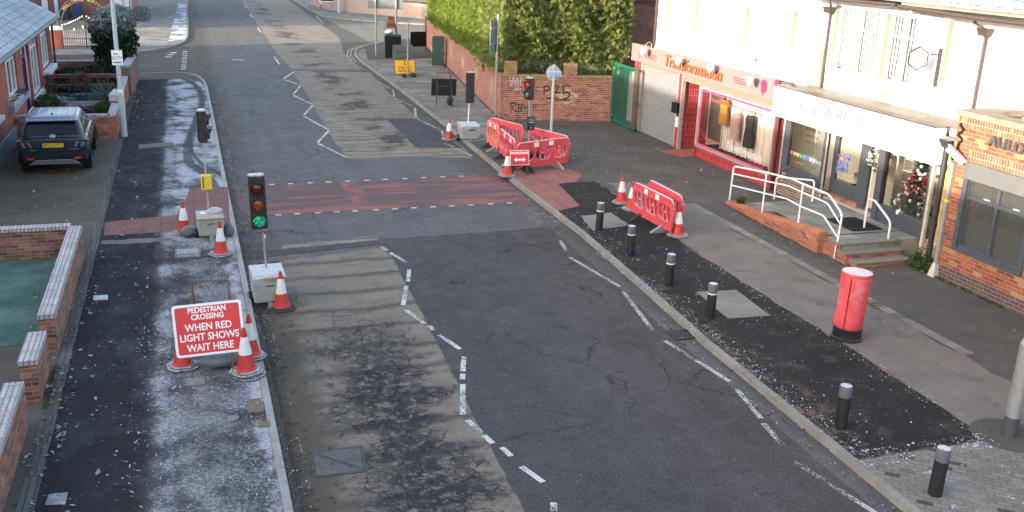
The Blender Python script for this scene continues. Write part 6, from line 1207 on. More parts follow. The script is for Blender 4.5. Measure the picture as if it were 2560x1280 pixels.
for pq_ in ([(490, 225), (450, 625)], [(888, 345), (830, 778)]):
    a, c_ = onxs(pq_, X0); MB().cyl((a.x, c_.y, a.z), (c_.x, c_.y, c_.z - .05), .022, n=10).build('post', P['railwhite'], hr, smooth=50)
hr2 = thing('handrail', 'white hooped rail against the shop plinth on the inner side of the ramp', 'handrail'); q = [ONX(*cr_(a, b_), 15.9) for a, b_ in ((572, 535), (605, 265), (1010, 305), (965, 660))]; MB().tube(smoothpts(q), .025, 10).build('rail', P['railwhite'], hr2, smooth=50)
hr3 = thing('handrail', 'short white bent rail on the right of the steps', 'handrail'); q = [ONX(*cr_(a, b_), 15.6) for a, b_ in ((1522, 895), (1582, 500), (1650, 515), (1820, 745), (1765, 1120))]; MB().tube(smoothpts(q), .025, 10).build('rail', P['railwhite'], hr3, smooth=50)
# ---- christmas tree and wreath
xt = thing('christmas_tree', 'christmas tree with white baubles and red ribbon in the right shop window', 'christmas tree', (16.95, 19.05, .56)); rr = random.Random(9); vs_ = []; fsx = []
for k in range(2600):
    u = rr.random() ** .8; z = .25 + 1.5 * u; r = (.62 * (1 - u) + .05) * rr.uniform(.55, 1); a = rr.uniform(0, 6.28); d = V((math.cos(a), math.sin(a), rr.uniform(-.5, .1))); p_ = V((r * math.cos(a) * .8, r * math.sin(a), z)); s_ = d.cross(V((0, 0, 1))).normalized() * .018; o_ = len(vs_); vs_ += [p_ - s_, p_ + d * .1, p_ + s_, p_ - d * .03]; fsx.append((o_, o_ + 1, o_ + 2, o_ + 3))
npmesh('foliage', vs_, fsx, P['xmas'], xt); MB().cyl((0, 0, 0), (0, 0, 1.6), .03).build('trunk', P['bark'], xt)
bb = MB()
for k in range(38):
    u = rr.random(); r = .6 * (1 - u) + .04; a = rr.uniform(1.9, 4.4); c_ = (r * math.cos(a) * .85, r * math.sin(a), .35 + 1.4 * u); s_ = rr.uniform(.025, .05); bb.lathe([(.001, -s_), (s_ * .7, -s_ * .7), (s_, 0), (s_ * .7, s_ * .7), (.001, s_)], 8, M=Matrix.Translation(c_))
bb.build('baubles', P['fasciawhite'], xt, smooth=60); rbn = MB()
for k in range(34):
    u = .35 + .6 * k / 60; r = .58 * (1 - u) + .08; a = rr.uniform(1.7, 4.6); rbn.box(-.02, .02, -.05, .05, -.02, .03, Matrix.Translation((r * math.cos(a) * .85, r * math.sin(a), .3 + 1.45 * u)) @ Matrix.Rotation(a, 4, 'Z'))
rbn.build('ribbon', plain('ribbon_red', (.3, .03, .02), .6), xt); st5 = [(math.sin(rad(k * 36)) * (.13 if k % 2 == 0 else .05), math.cos(rad(k * 36)) * (.13 if k % 2 == 0 else .05)) for k in range(10)]; me = cutpanel(st5, [], .02); me.transform(FX(-.5, 0, .35)); finish(me, 'star', P['fasciawhite'], xt)
wr = thing('wreath', 'white and green christmas wreath hanging on the shop door', 'wreath', (dx - .04, 20.4, 1.95)); wl_ = []; wf_ = []
for k in range(700):
    a = rr.uniform(0, 6.28); r = .2 + rr.gauss(0, .035); p_ = V((rr.gauss(0, .025), r * math.cos(a), r * math.sin(a) * 1.1)); d = V((rr.gauss(-.5, .5), rr.gauss(0, 1), rr.gauss(0, 1))).normalized(); s_ = d.orthogonal().normalized() * .018; o_ = len(wl_); wl_ += [p_ - s_, p_ + d * .06, p_ + s_, p_ - d * .02]; wf_.append((o_, o_ + 1, o_ + 2, o_ + 3))
npmesh('wreath_leaves', wl_[:1600], wf_[:400], P['xmas'], wr); npmesh('wreath_flowers', wl_[1600:], [tuple(i - 1600 for i in f_) for f_ in wf_[400:]], P['fasciawhite'], wr)
MB().cyl((0, -.2, -.1), (0, .2, -.1), .01).build('wreath_wire', P['bark'], wr)
# ---- the orange brick building
pu = thing('brick_building', 'orange brick building with steel letters and a grey shuttered window at the right edge', 'building'); px_ = 15.75; y1 = 16.9
wallholes('front_wall', px_, .3, 2.0, y1, .08, 3.72, [(14.55, 16.36, .9, 2.82)], B_['pub'], pu)
BX((px_ + .3, 17.15, y1 - .3, y1, .08, 3.72)).build('side_wall', B_['pub'], pu); BX((px_ - .05, px_ + .4, 2.0, y1 + .05, 3.72, 3.84), (px_ + .4, 17.15, y1 - .35, y1 + .05, 3.72, 3.84)).build('coping', P['ledge'], pu); BX((px_ + .3, 17.19, 2.0, y1 - .3, 3.3, 3.4)).build('flat_roof', P['leadgrey'], pu)
BX((px_ - .006, px_ + .05, 2.0, y1 + .004, 3.5, 3.72)).build('soldier_course', B_['soldier'], pu)
BX((px_ - .006, px_ + .05, 14.5, 16.42, 2.83, 3.06)).build('window_arch', B_['soldier'], pu)
BX((px_ - .1, px_ + .05, 14.5, 16.4, 2.46, 2.82)).build('shutter_box', P['pubshutter'], pu, bevel=.01)
wf = BX((px_ + .02, px_ + .12, 16.28, 16.36, .9, 2.46), (px_ + .02, px_ + .12, 14.55, 14.63, .9, 2.46), (px_ + .0, px_ + .12, 14.63, 16.28, .9, 1.0), (px_ + .02, px_ + .12, 15.42, 15.5, 1.0, 2.4), (px_ + .02, px_ + .12, 14.63, 16.28, 2.4, 2.46), (px_ + .024, px_ + .116, 15.5, 16.28, 2.02, 2.1), (px_ + .024, px_ + .116, 14.63, 15.42, 2.02, 2.1)).build('window', P['pubframe'], pu, bevel=.008)
BX((px_ - .04, px_ + .02, 16.3, 16.42, .88, 2.46), (px_ - .04, px_ + .02, 14.47, 14.6, .88, 2.46), (px_ - .05, px_ + .02, 14.5, 16.4, .86, .93)).build('shutter_guide', P['pubframe'], wf, bevel=.006)
BX((px_ + .05, px_ + .06, 15.7, 15.85, 2.11, 2.13), (px_ + .05, px_ + .06, 14.9, 15.05, 2.11, 2.13)).build('window_handle', P['signwhite'], wf)
MB().quad((px_ + .08, 16.28, 1.0), (px_ + .08, 14.63, 1.0), (px_ + .08, 14.63, 2.4), (px_ + .08, 16.28, 2.4)).build('pane', P['pubglass'], wf); BX((px_ + .35, px_ + .38, 14.4, 16.5, .8, 2.9)).build('room_back', plain('dim_room', (.1, .1, .095), .9), pu)
al = MB()
text('AULD', .29, FX(px_ - .035, 15.45, 3.36), P['steelletter'], pu, 'lettering', .03, off=.012, sx=1.25)
t = thing('security_camera', 'white box camera angled down under the corner of the brick building', 'camera', (15.45, 16.62, 3.0)); M = Matrix.Rotation(rad(-55), 4, 'Z') @ Matrix.Rotation(rad(38), 4, 'Y'); cb_ = MB().box(-.1, .36, -.07, .07, -.06, .06, M).build('camera_body', P['cctv'], t, bevel=.012); MB().box(-.14, .4, -.085, .085, .06, .075, M).build('hood', P['cctv'], cb_); MB().tube([(0, 0, -.05), (.1, .05, -.2), (.3, .1, -.2)], .02).build('bracket', P['iron'], t)
t = thing('floodlight', 'small white floodlight above the black hopper at the shop corner', 'lamp', (16.1, 17.2, 3.25)); MB().add([(-.15, -.1, -.06), (-.15, .1, -.06), (-.15, .1, .1), (-.15, -.1, .1), (0, -.05, 0), (0, .05, 0), (0, .05, .06), (0, -.05, .06)], [(0, 1, 2, 3), (4, 7, 6, 5), (0, 4, 5, 1), (1, 5, 6, 2), (2, 6, 7, 3), (3, 7, 4, 0)]).build('lamp_head', P['cctv'], t); MB().tube([(0, 0, .02), (.08, 0, -.1), (.1, 0, -.3)], .015).build('arm', P['iron'], t)
t = thing('drainpipe', 'thick black drainpipe with a hopper between the white shop and the brick building', 'drainpipe', (15.95, 17.3, .1)); MB().tube([(.0, 0, 0), (.0, 0, 2.85)], .065, 14).cyl((0, 0, 1.0), (0, 0, 1.1), .078).cyl((0, 0, 2.3), (0, 0, 2.42), .078).build('pipe', P['pipe'], t, smooth=40); MB().frust((.07, .09), (.13, .17), 2.82, 3.0).build('hopper', P['pipe'], t)
t = thing('cable_conduit', 'pale steel conduit up the corner of the brick building', 'conduit', (px_ - .035, 16.78, .1)); MB().box(-.03, .03, -.045, .045, .12, 2.6).build('conduit', P['galv'], t); MB().box(-.032, .032, -.047, .047, 1.72, 1.78).build('warning_label', P['plate'], t); MB().frust((.1, .1), (.05, .05), 0, .3).build('base', P['stone'], t)
t = thing('cable_bundle', 'coiled black cable hanging at the corner of the parapet', 'cable', (px_ - .04, 16.72, 3.3)); MB().tube([(-.03 * math.sin(k * 1.3), .05 * math.cos(k * 1.1), .26 - .04 * k) for k in range(11)] + [(0, .03, -.3)], .025, 7).build('cable', P['carblack'], t)
# back buildings seen over the hedge
t = thing('brick_building', 'low brick outbuilding with a grey roof edge behind the conifer', 'building'); BX((17.3, 26, 40.5, 46, .1, 4.6)).build('wall', B_['far'], t); BX((17.2, 26.2, 40.3, 46.2, 4.6, 4.95)).build('roof_edge', P['leadgrey'], t); MB().add([(17.2, 40.3, 4.95), (26.2, 40.3, 4.95), (26.2, 46.2, 7.5), (17.2, 46.2, 7.5)], [(0, 1, 2, 3)]).build('roof', P['fasciawhite'], t)
# ---------------------------------------------------------------- left side: garden walls, house, nursery
def wallrun(name, label, pts, h, th=.24, z0=.1, mat='garden', cap=True, caph=.08, group=None, cw=.02):
    t = thing(name, label, 'wall', (0, 0, 0), 0, group); b = MB(); c = MB()
    for (a, q) in zip(pts, pts[1:]):
        a = V(a); q = V(q); d = (q - a).normalized(); n = V((-d.y, d.x))
        b.add([(*(a - n * th / 2), z0), (*(q - n * th / 2), z0), (*(q + n * th / 2), z0), (*(a + n * th / 2), z0), (*(a - n * th / 2), h), (*(q - n * th / 2), h), (*(q + n * th / 2), h), (*(a + n * th / 2), h)], [(4, 5, 6, 7), (0, 1, 5, 4), (1, 2, 6, 5), (2, 3, 7, 6), (3, 0, 4, 7)])
        e = cw; w2 = th / 2 + cw
        c.add([(*(a - n * w2 - d * e), h + .002), (*(q - n * w2 + d * e), h + .002), (*(q + n * w2 + d * e), h + .002), (*(a + n * w2 - d * e), h + .002), (*(a - n * w2 - d * e), h + caph), (*(q - n * w2 + d * e), h + caph), (*(q + n * w2 + d * e), h + caph), (*(a + n * w2 - d * e), h + caph)], [(0, 3, 2, 1), (4, 5, 6, 7), (0, 1, 5, 4), (1, 2, 6, 5), (2, 3, 7, 6), (3, 0, 4, 7)])
    w = b.build('wall_face', B_[mat], t)
    if cap: c.build('coping', B_['coping'], t, bevel=.006)
    return t
wallrun('garden_wall', 'long frost topped brick garden wall along the left footway with the turf behind', [(-2.45, 16.75), (-2.45, 22.1)], .72)
wallrun('garden_wall', 'frost topped brick wall between the turf and the driveway', [(-9, 22.22), (-2.575, 22.22)], .72)
wallrun('garden_wall', 'short stub of frost topped brick wall between the two garden gaps', [(-2.5, 14.85), (-2.5, 16.0)], .72)
wallrun('garden_wall', 'nearest frost topped brick wall at the bottom left corner', [(-2.62, 4), (-2.58, 14.1)], .72, cw=.015)
stn = brick('frosted_coping_stone', (.3, .26, .24), (.34, .3, .28), (.2, .2, .2), None, w=.6, h=.6, mo=.008, frost=.8, dirt=.2)
t = wallrun('garden_wall', 'brick garden wall behind the parked car with pale frosted coping', [(-5.85, 35.28), (-2.5, 35.22)], .86, mat='ramp')
t2 = wallrun('garden_wall', 'brick garden wall along the footway behind the lamp post with a stone pier cap', [(-2.42, 35.11), (-2.42, 44.5)], .86, mat='ramp')
MB().box(-2.58, -2.26, 37.5, 37.8, .1, 1.0).build('pier', B_['ramp'], t2); MB().box(-2.62, -2.22, 37.46, 37.84, 1.0, 1.22).frust((.2, .2), (.02, .02), 1.22, 1.42, Matrix.Translation((-2.42, 37.65, 0))).build('pier_cap', P['stone'], t2, bevel=.008)
t3 = wallrun('garden_wall', 'taller dark brick wall at the corner of the side street with stone slabs on top', [(-2.36, 44.9), (-2.2, 49.6)], 1.25, .3, mat='garden'); MB().box(-2.62, -2.2, 44.55, 44.88, .1, 1.2).build('pier', B_['garden'], t3); MB().box(-2.64, -2.18, 44.52, 44.9, 1.2, 1.3).build('pier_cap', P['leadgrey'], t3, bevel=.01)
wallrun('garden_wall', 'low wall along the side street behind the tall bush', [(-6.5, 49.5), (-2.5, 49.62)], .9, mat='garden')
# ---- red brick house
hs_ = thing('house', 'red brick cottage with white windows and a frosted slate roof', 'building'); HX = -5.4
def wallR(name, x, th, y0, y1, z0, z1, holes, mat, parent):        # wall facing +x
    me = cutpanel([(y0, z0), (y1, z0), (y1, z1), (y0, z1)], [[(a, c), (b_, c), (b_, d), (a, d)] for a, b_, c, d in holes], th)
    me.transform(Matrix(((0, 0, 1, x - th / 2), (1, 0, 0, 0), (0, 1, 0, 0), (0, 0, 0, 1)))); return finish(me, name, mat, parent)
HW = [(30.2, 32.6, 1.4, 3.05), (34.8, 37.05, 1.5, 3.1), (38.3, 40.2, .35, 3.1), (40.4, 42.75, .75, 3.08), (43.7, 46.15, 1.3, 3.02)]
wallR('front_wall', HX, .3, 26, 47.0, .1, 3.25, HW, B_['house'], hs_); MB().box(-14.6, HX - .3, 46.7, 47.0, .1, 3.25).box(-14.6, HX - .3, 26, 26.3, .1, 3.25).build('side_wall', B_['house'], hs_)
MB().add([(-5.4, 47.0, 3.25), (-14.6, 47.0, 3.25), (-10, 47.0, 5.75), (-5.4, 46.7, 3.25), (-14.6, 46.7, 3.25), (-10, 46.7, 5.75)], [(0, 2, 1), (3, 4, 5), (0, 3, 5, 2)]).build('gable', B_['house'], hs_)
MB().add([(-5.05, 25.8, 3.2), (-5.05, 47.25, 3.2), (-10, 47.25, 5.9), (-10, 25.8, 5.9), (-14.9, 25.8, 3.2), (-14.9, 47.25, 3.2), (-5.05, 25.8, 3.12), (-5.05, 47.25, 3.12), (-10, 47.25, 5.8), (-14.9, 47.25, 3.12)], [(0, 1, 2, 3), (3, 2, 5, 4), (0, 6, 7, 1), (1, 7, 8, 2), (2, 8, 9, 5)]).build('roof', P['slate'], hs_)
MB().tube([(-5.0, 25.8, 3.12), (-5.0, 47.3, 3.12)], .06, 8).build('gutter', P['potdark'], hs_); MB().tube([(-5.05, 47.1, 3.1), (-5.3, 47.0, 2.9), (-5.32, 47.0, .1)], .045, 8).build('downpipe', P['black'], hs_)
def winR(y0, y1, z0, z1, mull, tr, nm='window'):
    f = MB(); w_ = .08; X1 = HX - .06; X0_ = HX - .14; f.box(X0_, X1, y0, y0 + w_, z0, z1).box(X0_, X1, y1 - w_, y1, z0, z1).box(X0_, X1, y0 + w_, y1 - w_, z0, z0 + w_).box(X0_, X1, y0 + w_, y1 - w_, z1 - w_, z1)
    for m in mull: f.box(X0_ + .004, X1 - .004, m - .05, m + .05, z0 + w_, z1 - w_)
    if tr: f.box(X0_ + .008, X1 - .008, y0 + w_, y1 - w_, tr - .04, tr + .04)
    wf = f.build(nm, P['upvc'], hs_, bevel=.004); MB().quad((HX - .1, y0, z0), (HX - .1, y1, z0), (HX - .1, y1, z1), (HX - .1, y0, z1)).build('pane', P['darkglass'], wf)
    MB().quad((HX - .25, y0 - .1, z0), (HX - .25, y1 + .1, z0), (HX - .25, y1 + .1, z1), (HX - .25, y0 - .1, z1)).build('net_curtain', P['upvc'], wf); return wf
winR(*HW[0], (31.4,), 2.6); winR(*HW[1], (35.5, 36.3), 2.65); winR(*HW[3], (41.1, 41.9), 2.45); winR(*HW[4], (44.5, 45.3), 2.6)
d_ = MB().box(HX - .2, HX - .12, 38.4, 39.5, .35, 2.35).build('door', P['doordark'], hs_); MB().box(HX - .14, HX - .05, 38.3, 38.42, .35, 3.1).box(HX - .14, HX - .05, 39.48, 39.6, .35, 3.1).box(HX - .14, HX - .05, 38.42, 39.48, 2.35, 2.45).build('door_frame', P['purpleframe'], hs_); MB().box(HX - .18, HX - .12, 38.42, 39.48, 2.45, 3.1).build('fanlight', P['creamglass'], hs_); MB().box(HX - .2, HX - .1, 39.6, 40.2, .35, 3.1).build('door_side_panel', P['upvc'], hs_); MB().box(HX - .118, HX - .108, 38.6, 39.25, 1.2, 2.1).build('door_glass', P['darkglass'], d_)
MB().box(HX - .05, HX + .25, 43.5, 46.3, 1.08, 1.27).build('window_box', P['upvc'], hs_, bevel=.01); MB().box(HX - .0, HX + .22, 34.2, 37.6, 1.2, 1.4).box(HX + .002, HX + .06, 28, 37.4, .1, .62).build('painted_plinth', plain('blue_grey_plinth', (.2, .25, .3), .7, .15, 5, frost=.4), hs_)
MB().box(HX, HX + .14, 30.0, 32.8, 1.28, 1.4).box(HX, HX + .14, 40.2, 42.9, .62, .75).build('window_sill', P['upvc'], hs_)
dm = MB().box(-9.8, -7.1, 40.6, 43.4, 4.2, 5.75).build('dormer', B_['house'], hs_); MB().box(-7.1, -7.02, 41.0, 43.0, 4.72, 5.6).build('dormer_window', P['upvc'], dm); MB().box(-9.9, -6.9, 40.4, 43.6, 5.75, 5.85).build('dormer_roof', P['slate'], dm)
for y, lab in ((34.6, 'small pale planter on the cottage window ledge nearest the car'), (35.6, 'white framed planter tray in the middle of the cottage ledge'), (36.7, 'green planter tray at the far end of the cottage ledge')):
    t = thing('window_planter', lab, 'planter', (HX + .14, y, 1.4), rad(R.uniform(-12, 12)), 'planters on the cottage ledge'); MB().add([(-.09, -.25, 0), (.09, -.25, 0), (.09, .25, 0), (-.09, .25, 0), (-.13, -.3, .16), (.13, -.3, .16), (.13, .3, .16), (-.13, .3, .16)], [(0, 3, 2, 1), (0, 1, 5, 4), (1, 2, 6, 5), (2, 3, 7, 6), (3, 0, 4, 7)]).build('trough', P['potblue'] if y > 36 else P['stone'], t); MB().box(-.11, .11, -.27, .27, .1, .13).build('soil_fill', P['bark'], t)
# ---- the front garden
t = thing('rail_fence', 'two rail brown timber fence across the cottage garden, frosted on top', 'fence', (0, 43.2, .1)); MB().box(-5.3, -2.5, -.03, .03, .95, 1.1).build('rail', P['fencewood'], t); MB().box(-5.3, -2.7, -.02, .02, .58, .7).build('rail', P['fencewood'], t)
for x in (-5.25, -3.9, -2.55): MB().box(x - .05, x + .05, .03, .11, 0, 1.05).build('post', P['fencewood'], t)
def pot(label, x, y, r, h, mat, z=.1, box=False):
    t = thing('plant_pot', label, 'plant pot', (x, y, z), R.uniform(-.2, .2))
    if box: MB().add([(-r * .85, -.1, 0), (r * .85, -.1, 0), (r * .85, .1, 0), (-r * .85, .1, 0), (-r, -.14, h), (r, -.14, h), (r, .14, h), (-r, .14, h)], [(0, 3, 2, 1), (0, 1, 5, 4), (1, 2, 6, 5), (2, 3, 7, 6), (3, 0, 4, 7)]).build('trough', mat, t); MB().box(-r * .9, r * .9, -.11, .11, h * .7, h * .8).build('soil_fill', P['bark'], t)
    else: MB().lathe([(r * .7, 0), (r * .95, h * .8), (r * 1.05, h * .8), (r * 1.05, h), (r * .9, h), (r * .88, h * .85)], 16).build('pot', mat, t, smooth=40)
    return t
pot('terracotta pot with a dry shrub beside the cottage fence', -5.05, 42.5, .18, .32, P['terracotta'], .18); pot('black pot right of the terracotta pot', -4.75, 42.55, .2, .25, P['potdark'], .15); pot('grey blue bowl in the middle of the pots', -4.35, 42.6, .2, .2, P['potblue'], .15); pot('dark green trough on the garden bed', -4.05, 42.7, .26, .22, P['potgreen'], .22, True); pot('blue grey trough right of the green trough', -3.6, 42.8, .3, .22, P['potblue'], .26, True)
tag(MB().box(-5.1, -3.0, 42.2, 42.3, .1, .26).build('garden_edging', P['stone'], None), 'stone edging of the raised bed in the cottage garden', 'edging')
t = thing('hosepipe', 'black pipe lying across the cottage garden bed', 'pipe', (0, 0, .1)); MB().tube([(-4.3, 40.9, .12), (-3.6, 40.5, .1), (-3.1, 39.6, .06), (-2.8, 39.2, .06)], .045, 8).build('pipe', P['black'], t, smooth=50)
tag(MB().box(-4.6, -4.2, 39.5, 39.9, .1, .42).build('stone_block', P['stone'], None, bevel=.03), 'white frosted block in the cottage garden behind the car roof', 'stone block')
MBr = MB(); MBr.lathe([(.02, .0), (.09, .0), (.11, .03), (.09, .06), (.05, .06), (.03, .02)], 16); o = MBr.build('red_bowl', P['signred'], None, smooth=40); o.location = (-4.3, 41.6, .16); tag(o, 'small red bowl among the plant pots', 'bowl')
# ---- nursery gate
t = thing('nursery_gate', 'black iron double gate with a lettered arch and fairy lights across the side street', 'gate', (-5.3, 62.7, .1), rad(3)); b = MB()
for k in range(1, 13):
    for sx in (-1, 1):
        x = sx * (1.2 - .1 * k + .02); u = 1 - abs(x) / 1.2; b.cyl((x, 0, .08), (x, 0, 1.25 + .55 * u ** 1.3), .011, n=5)
for sx in (-1, 1):
    b.tube([(sx * 1.2 * (1 - k / 8), 0, 1.25 + .55 * (k / 8) ** 1.3) for k in range(9)], .018, 6); b.box(min(sx * 1.22, sx * .01), max(sx * 1.22, sx * .01), -.012, .012, .06, .1).box(min(sx * 1.22, sx * .01), max(sx * 1.22, sx * .01), -.012, .012, .5, .53)
b.cyl((0, 0, 0), (0, 0, 1.85), .03, n=8).build('gate_leaf', P['black'], t)
ab = MB(); pts = [(1.45 * math.cos(rad(a)), 0, 1.25 + 1.62 * math.sin(rad(a))) for a in range(0, 181, 9)]; pts2 = [(1.25 * math.cos(rad(a)), 0, 1.25 + 1.36 * math.sin(rad(a))) for a in range(0, 181, 9)]; ab.tube(pts, .022, 6).tube(pts2, .022, 6).build('arch', P['rusty'], t)
pl_ = MB(); pp = [(1.36 * math.cos(rad(a)), 1.26 + 1.5 * math.sin(rad(a))) for a in range(35, 146, 5)]
for (a, c) in zip(range(35, 145, 5), range(40, 150, 5)): pl_.quad((1.27 * math.cos(rad(a)), .01, 1.25 + 1.38 * math.sin(rad(a))), (1.43 * math.cos(rad(a)), .01, 1.25 + 1.6 * math.sin(rad(a))), (1.43 * math.cos(rad(c)), .01, 1.25 + 1.6 * math.sin(rad(c))), (1.27 * math.cos(rad(c)), .01, 1.25 + 1.38 * math.sin(rad(c))))
pl_ = pl_.build('arch_board', P['black'], t); word = 'HOLLYROOD NURSERY'
for k, ch in enumerate(word):
    if ch == ' ': continue
    a = rad(140 - 100 * k / (len(word) - 1)); text(ch, .2, Matrix.Translation((1.35 * math.cos(a), -.01, 1.25 + 1.48 * math.sin(a))) @ Matrix.Rotation(-(a - math.pi / 2), 4, 'Y') @ RX, P['gold'], pl_, 'letter', .002, off=.006)
lb = MB()
for k in range(10):
    for sx in (-1, 1): c = (sx * 1.2 * (1 - k / 10), -.02, 1.3 + .55 * (k / 10) ** 1.3); lb.lathe([(.001, -.035), (.03, 0), (.001, .035)], 6, M=Matrix.Translation(c))
for c in ((-.6, -.02, 1.05), (-.12, -.02, 1.15), (-.14, -.02, 1.22), (.14, -.02, 1.2)): lb.lathe([(.001, -.045), (.035, 0), (.001, .045)], 6, M=Matrix.Translation(c))
lb.build('fairy_lights', P['bulb'], t)
for x, lab in ((-6.85, 'brick gate pier with a white cap at the left of the nursery gate'), (-3.75, 'brick gate pier behind the tall bush')):
    t = thing('gate_pier', lab, 'pier', (x, 62.4, .1), 0, 'nursery gate piers'); MB().box(-.32, .32, -.3, .3, 0, 1.05).build('pier', B_['house'], t); MB().frust((.38, .36), (.36, .34), 1.05, 1.2).frust((.36, .34), (.1, .1), 1.2, 1.26).build('pier_cap', P['signwhite'], t)
nb = thing('nursery_building', 'dark brick nursery building with a wide dark window at the top left', 'building'); MB().box(-16, -3.5, 82.5, 95, .1, 8.2).build('wall', B_['far'], nb); MB().box(-8.4, -5.2, 82.42, 82.5, 1.9, 3.6).build('window', P['darkglass'], nb); MB().box(-8.6, -4.7, 82.3, 82.5, 1.72, 1.9).build('window_sill', P['stone'], nb); MB().box(-9.8, -9.4, 82.35, 82.5, .1, 4).box(-8.95, -8.7, 82.35, 82.5, .1, 4).build('white_post', P['upvc'], nb); MB().add([(-16.3, 82, 8.2), (-3.1, 82, 8.2), (-3.1, 95.4, 8.2), (-16.3, 95.4, 8.2), (-16.3, 88.7, 11), (-3.1, 88.7, 11)], [(0, 1, 5, 4), (2, 3, 4, 5), (0, 4, 3), (1, 2, 5), (0, 3, 2, 1)]).build('roof', P['slate'], nb)
MB().box(-5.0, -3.7, 82.1, 82.5, 1.0, 1.9).build('porch_roof', P['upvc'], nb); MB().box(-4.2, -4.05, 82.0, 82.1, .1, 2.4).box(-3.62, -3.5, 82.0, 82.1, .1, 2.4).build('porch_post', P['stone'], nb)
for x, lab, hh in ((-8.25, 'blue wheelie bin nearest the dark window', 1.0), (-7.35, 'taller blue wheelie bin right of the other bin', 1.25)):
    t = thing('wheelie_bin', lab, 'bin', (x, 81.6, .1), 0, 'blue bins by the nursery'); MB().frust((.26, .3), (.32, .38), .08, hh * .9).build('bin_body', P['bin'], t); MB().add([(-.34, -.4, hh * .9), (.34, -.4, hh * .9), (.34, .4, hh * .9), (-.34, .4, hh * .9), (-.3, -.3, hh), (.3, -.3, hh), (.3, .36, hh), (-.3, .36, hh)], [(4, 5, 6, 7), (0, 1, 5, 4), (1, 2, 6, 5), (2, 3, 7, 6), (3, 0, 4, 7)]).build('lid', P['bin'], t); MB().cyl((-.3, .28, .1), (-.24, .28, .1), .1).cyl((.24, .28, .1), (.3, .28, .1), .1).build('wheel', P['tyre'], t)
# ---- unseen house rows, added and sized so their roofs keep low sun off the road
for (ya, yb, lab) in ((-45, 56.0, 'unseen terraced row added beyond the cottage gardens to shade the road'), (71.3, 150, 'unseen terraced row added north of the side street to end the sunlit strip')):
    t = thing('added_terraced_row', lab, 'building'); MB().box(-27, -17, ya, yb, -.05, 7.6).build('wall', B_['far'], t); MB().add([(-16.6, ya, 7.6), (-16.6, yb, 7.6), (-22, yb, 10.82), (-22, ya, 10.82), (-27.4, ya, 7.6), (-27.4, yb, 7.6)], [(0, 1, 2, 3), (3, 2, 5, 4), (0, 3, 4), (1, 5, 2), (0, 4, 5, 1)]).build('roof', P['slate'], t)
# ---------------------------------------------------------------- plants and litter
nr = np.random.default_rng(5)
def lump(p, s): return (np.sin(p[:, 0] * 1.9 * s + p[:, 2] * 1.3) + np.sin(p[:, 1] * 2.3 * s + 1.7 + p[:, 2] * .7) + np.sin(p[:, 2] * 2.9 * s + p[:, 0] * .8) + .6 * np.sin(p[:, 0] * 5.1 * s + p[:, 1] * 4.3 * s + p[:, 2] * 4.7 * s)) / 3.6
def sprays(p, d, L, wd, k=5, fan=.75, droop=.0):            # p base, d direction (N,3); k narrow leaflets in a fan per spray
    N = len(p); d = d / np.linalg.norm(d, axis=1, keepdims=True); r = nr.normal(size=(N, 3)); a = np.cross(d, r); a /= np.linalg.norm(a, axis=1, keepdims=True); nrm_ = np.cross(d, a)
    V_ = []
    for i in range(k):
        t = (i - (k - 1) / 2) / max(1, (k - 1) / 2) * fan; l = (L * (1 - .35 * abs(t)) * nr.uniform(.7, 1.3, N))[:, None]
        dd = d * np.cos(t) + a * np.sin(t) + nrm_ * nr.normal(0, .18, (N, 1)); dd[:, 2] -= droop; ss_ = a * np.cos(t) - d * np.sin(t); w2 = (wd * nr.uniform(.7, 1.3, N))[:, None]
        o = p + d * (.12 * L)[:, None] if False else p
        V_.append(np.stack([o, o + dd * l * .55 + ss_ * w2, o + dd * l, o + dd * l * .55 - ss_ * w2], 1))
    v = np.concatenate(V_, 0).reshape(-1, 3); return v, np.arange(len(v)).reshape(-1, 4)
def boxshell(n, x0, x1, y0, y1, z0, z1, faces, wts):
    out = []; nn = []
    for f, w_ in zip(faces, wts):
        m = int(n * w_); u, v = nr.random(m), nr.random(m); p = np.empty((m, 3)); q = np.zeros((m, 3))
        lo = np.array([x0, y0, z0]); hi = np.array([x1, y1, z1]); ax = 'xyz'.index(f[1]); s = 1 if f[0] == '+' else -1; o = [i for i in range(3) if i != ax]
        p[:, ax] = hi[ax] if s > 0 else lo[ax]; p[:, o[0]] = lo[o[0]] + u * (hi - lo)[o[0]]; p[:, o[1]] = lo[o[1]] + v * (hi - lo)[o[1]]; q[:, ax] = s; out.append(p); nn.append(q)
    return np.concatenate(out), np.concatenate(nn)
# clipped hedge along the street wall (wall coordinates: x along, y out to the road)
t = thing('hedge', 'long bright green conifer hedge hanging over the street wall', 'hedge', (WA.x - .06, WA.y + .35, .1), a2)
p_, n_ = boxshell(30000, 1.2, 25.6, -2.6, .02, 1.72, 5.3, ['+y', '+z', '+x', '-x'], [.7, .2, .05, .05])
lv = lump(p_, .75); top = np.clip((p_[:, 2] - 1.72) / .8, 0, 1)[:, None]; p2 = p_ + n_ * (lv[:, None] * .2 - .02) * (.35 + .65 * top) - n_ * nr.random((len(p_), 1)) * .22 + nr.normal(0, .04, p_.shape)
dr = n_ * .8 + nr.normal(0, .55, p_.shape) + np.array([0, 0, .25]); v, f = sprays(p2, dr, nr.uniform(.1, .2, len(p_)), np.full(len(p_), .011), 5, .8); npmesh('foliage', v, f, P['hedge'], t)
hk = MB(); hk.box(1.4, 25.4, -2.4, -.2, 1.0, 5.1).build('dark_core', leafmat('hedge_core', (.012, .024, .008), (.02, .04, .012), 0, 0), t)  # solid dark box added inside to stop the view through the leaves
for k in range(9): MB().cyl((2 + 2.7 * k, -1.3, 0), (2 + 2.7 * k, -1.3, 2.5), .09, .05).build('trunk', P['bark'], t)
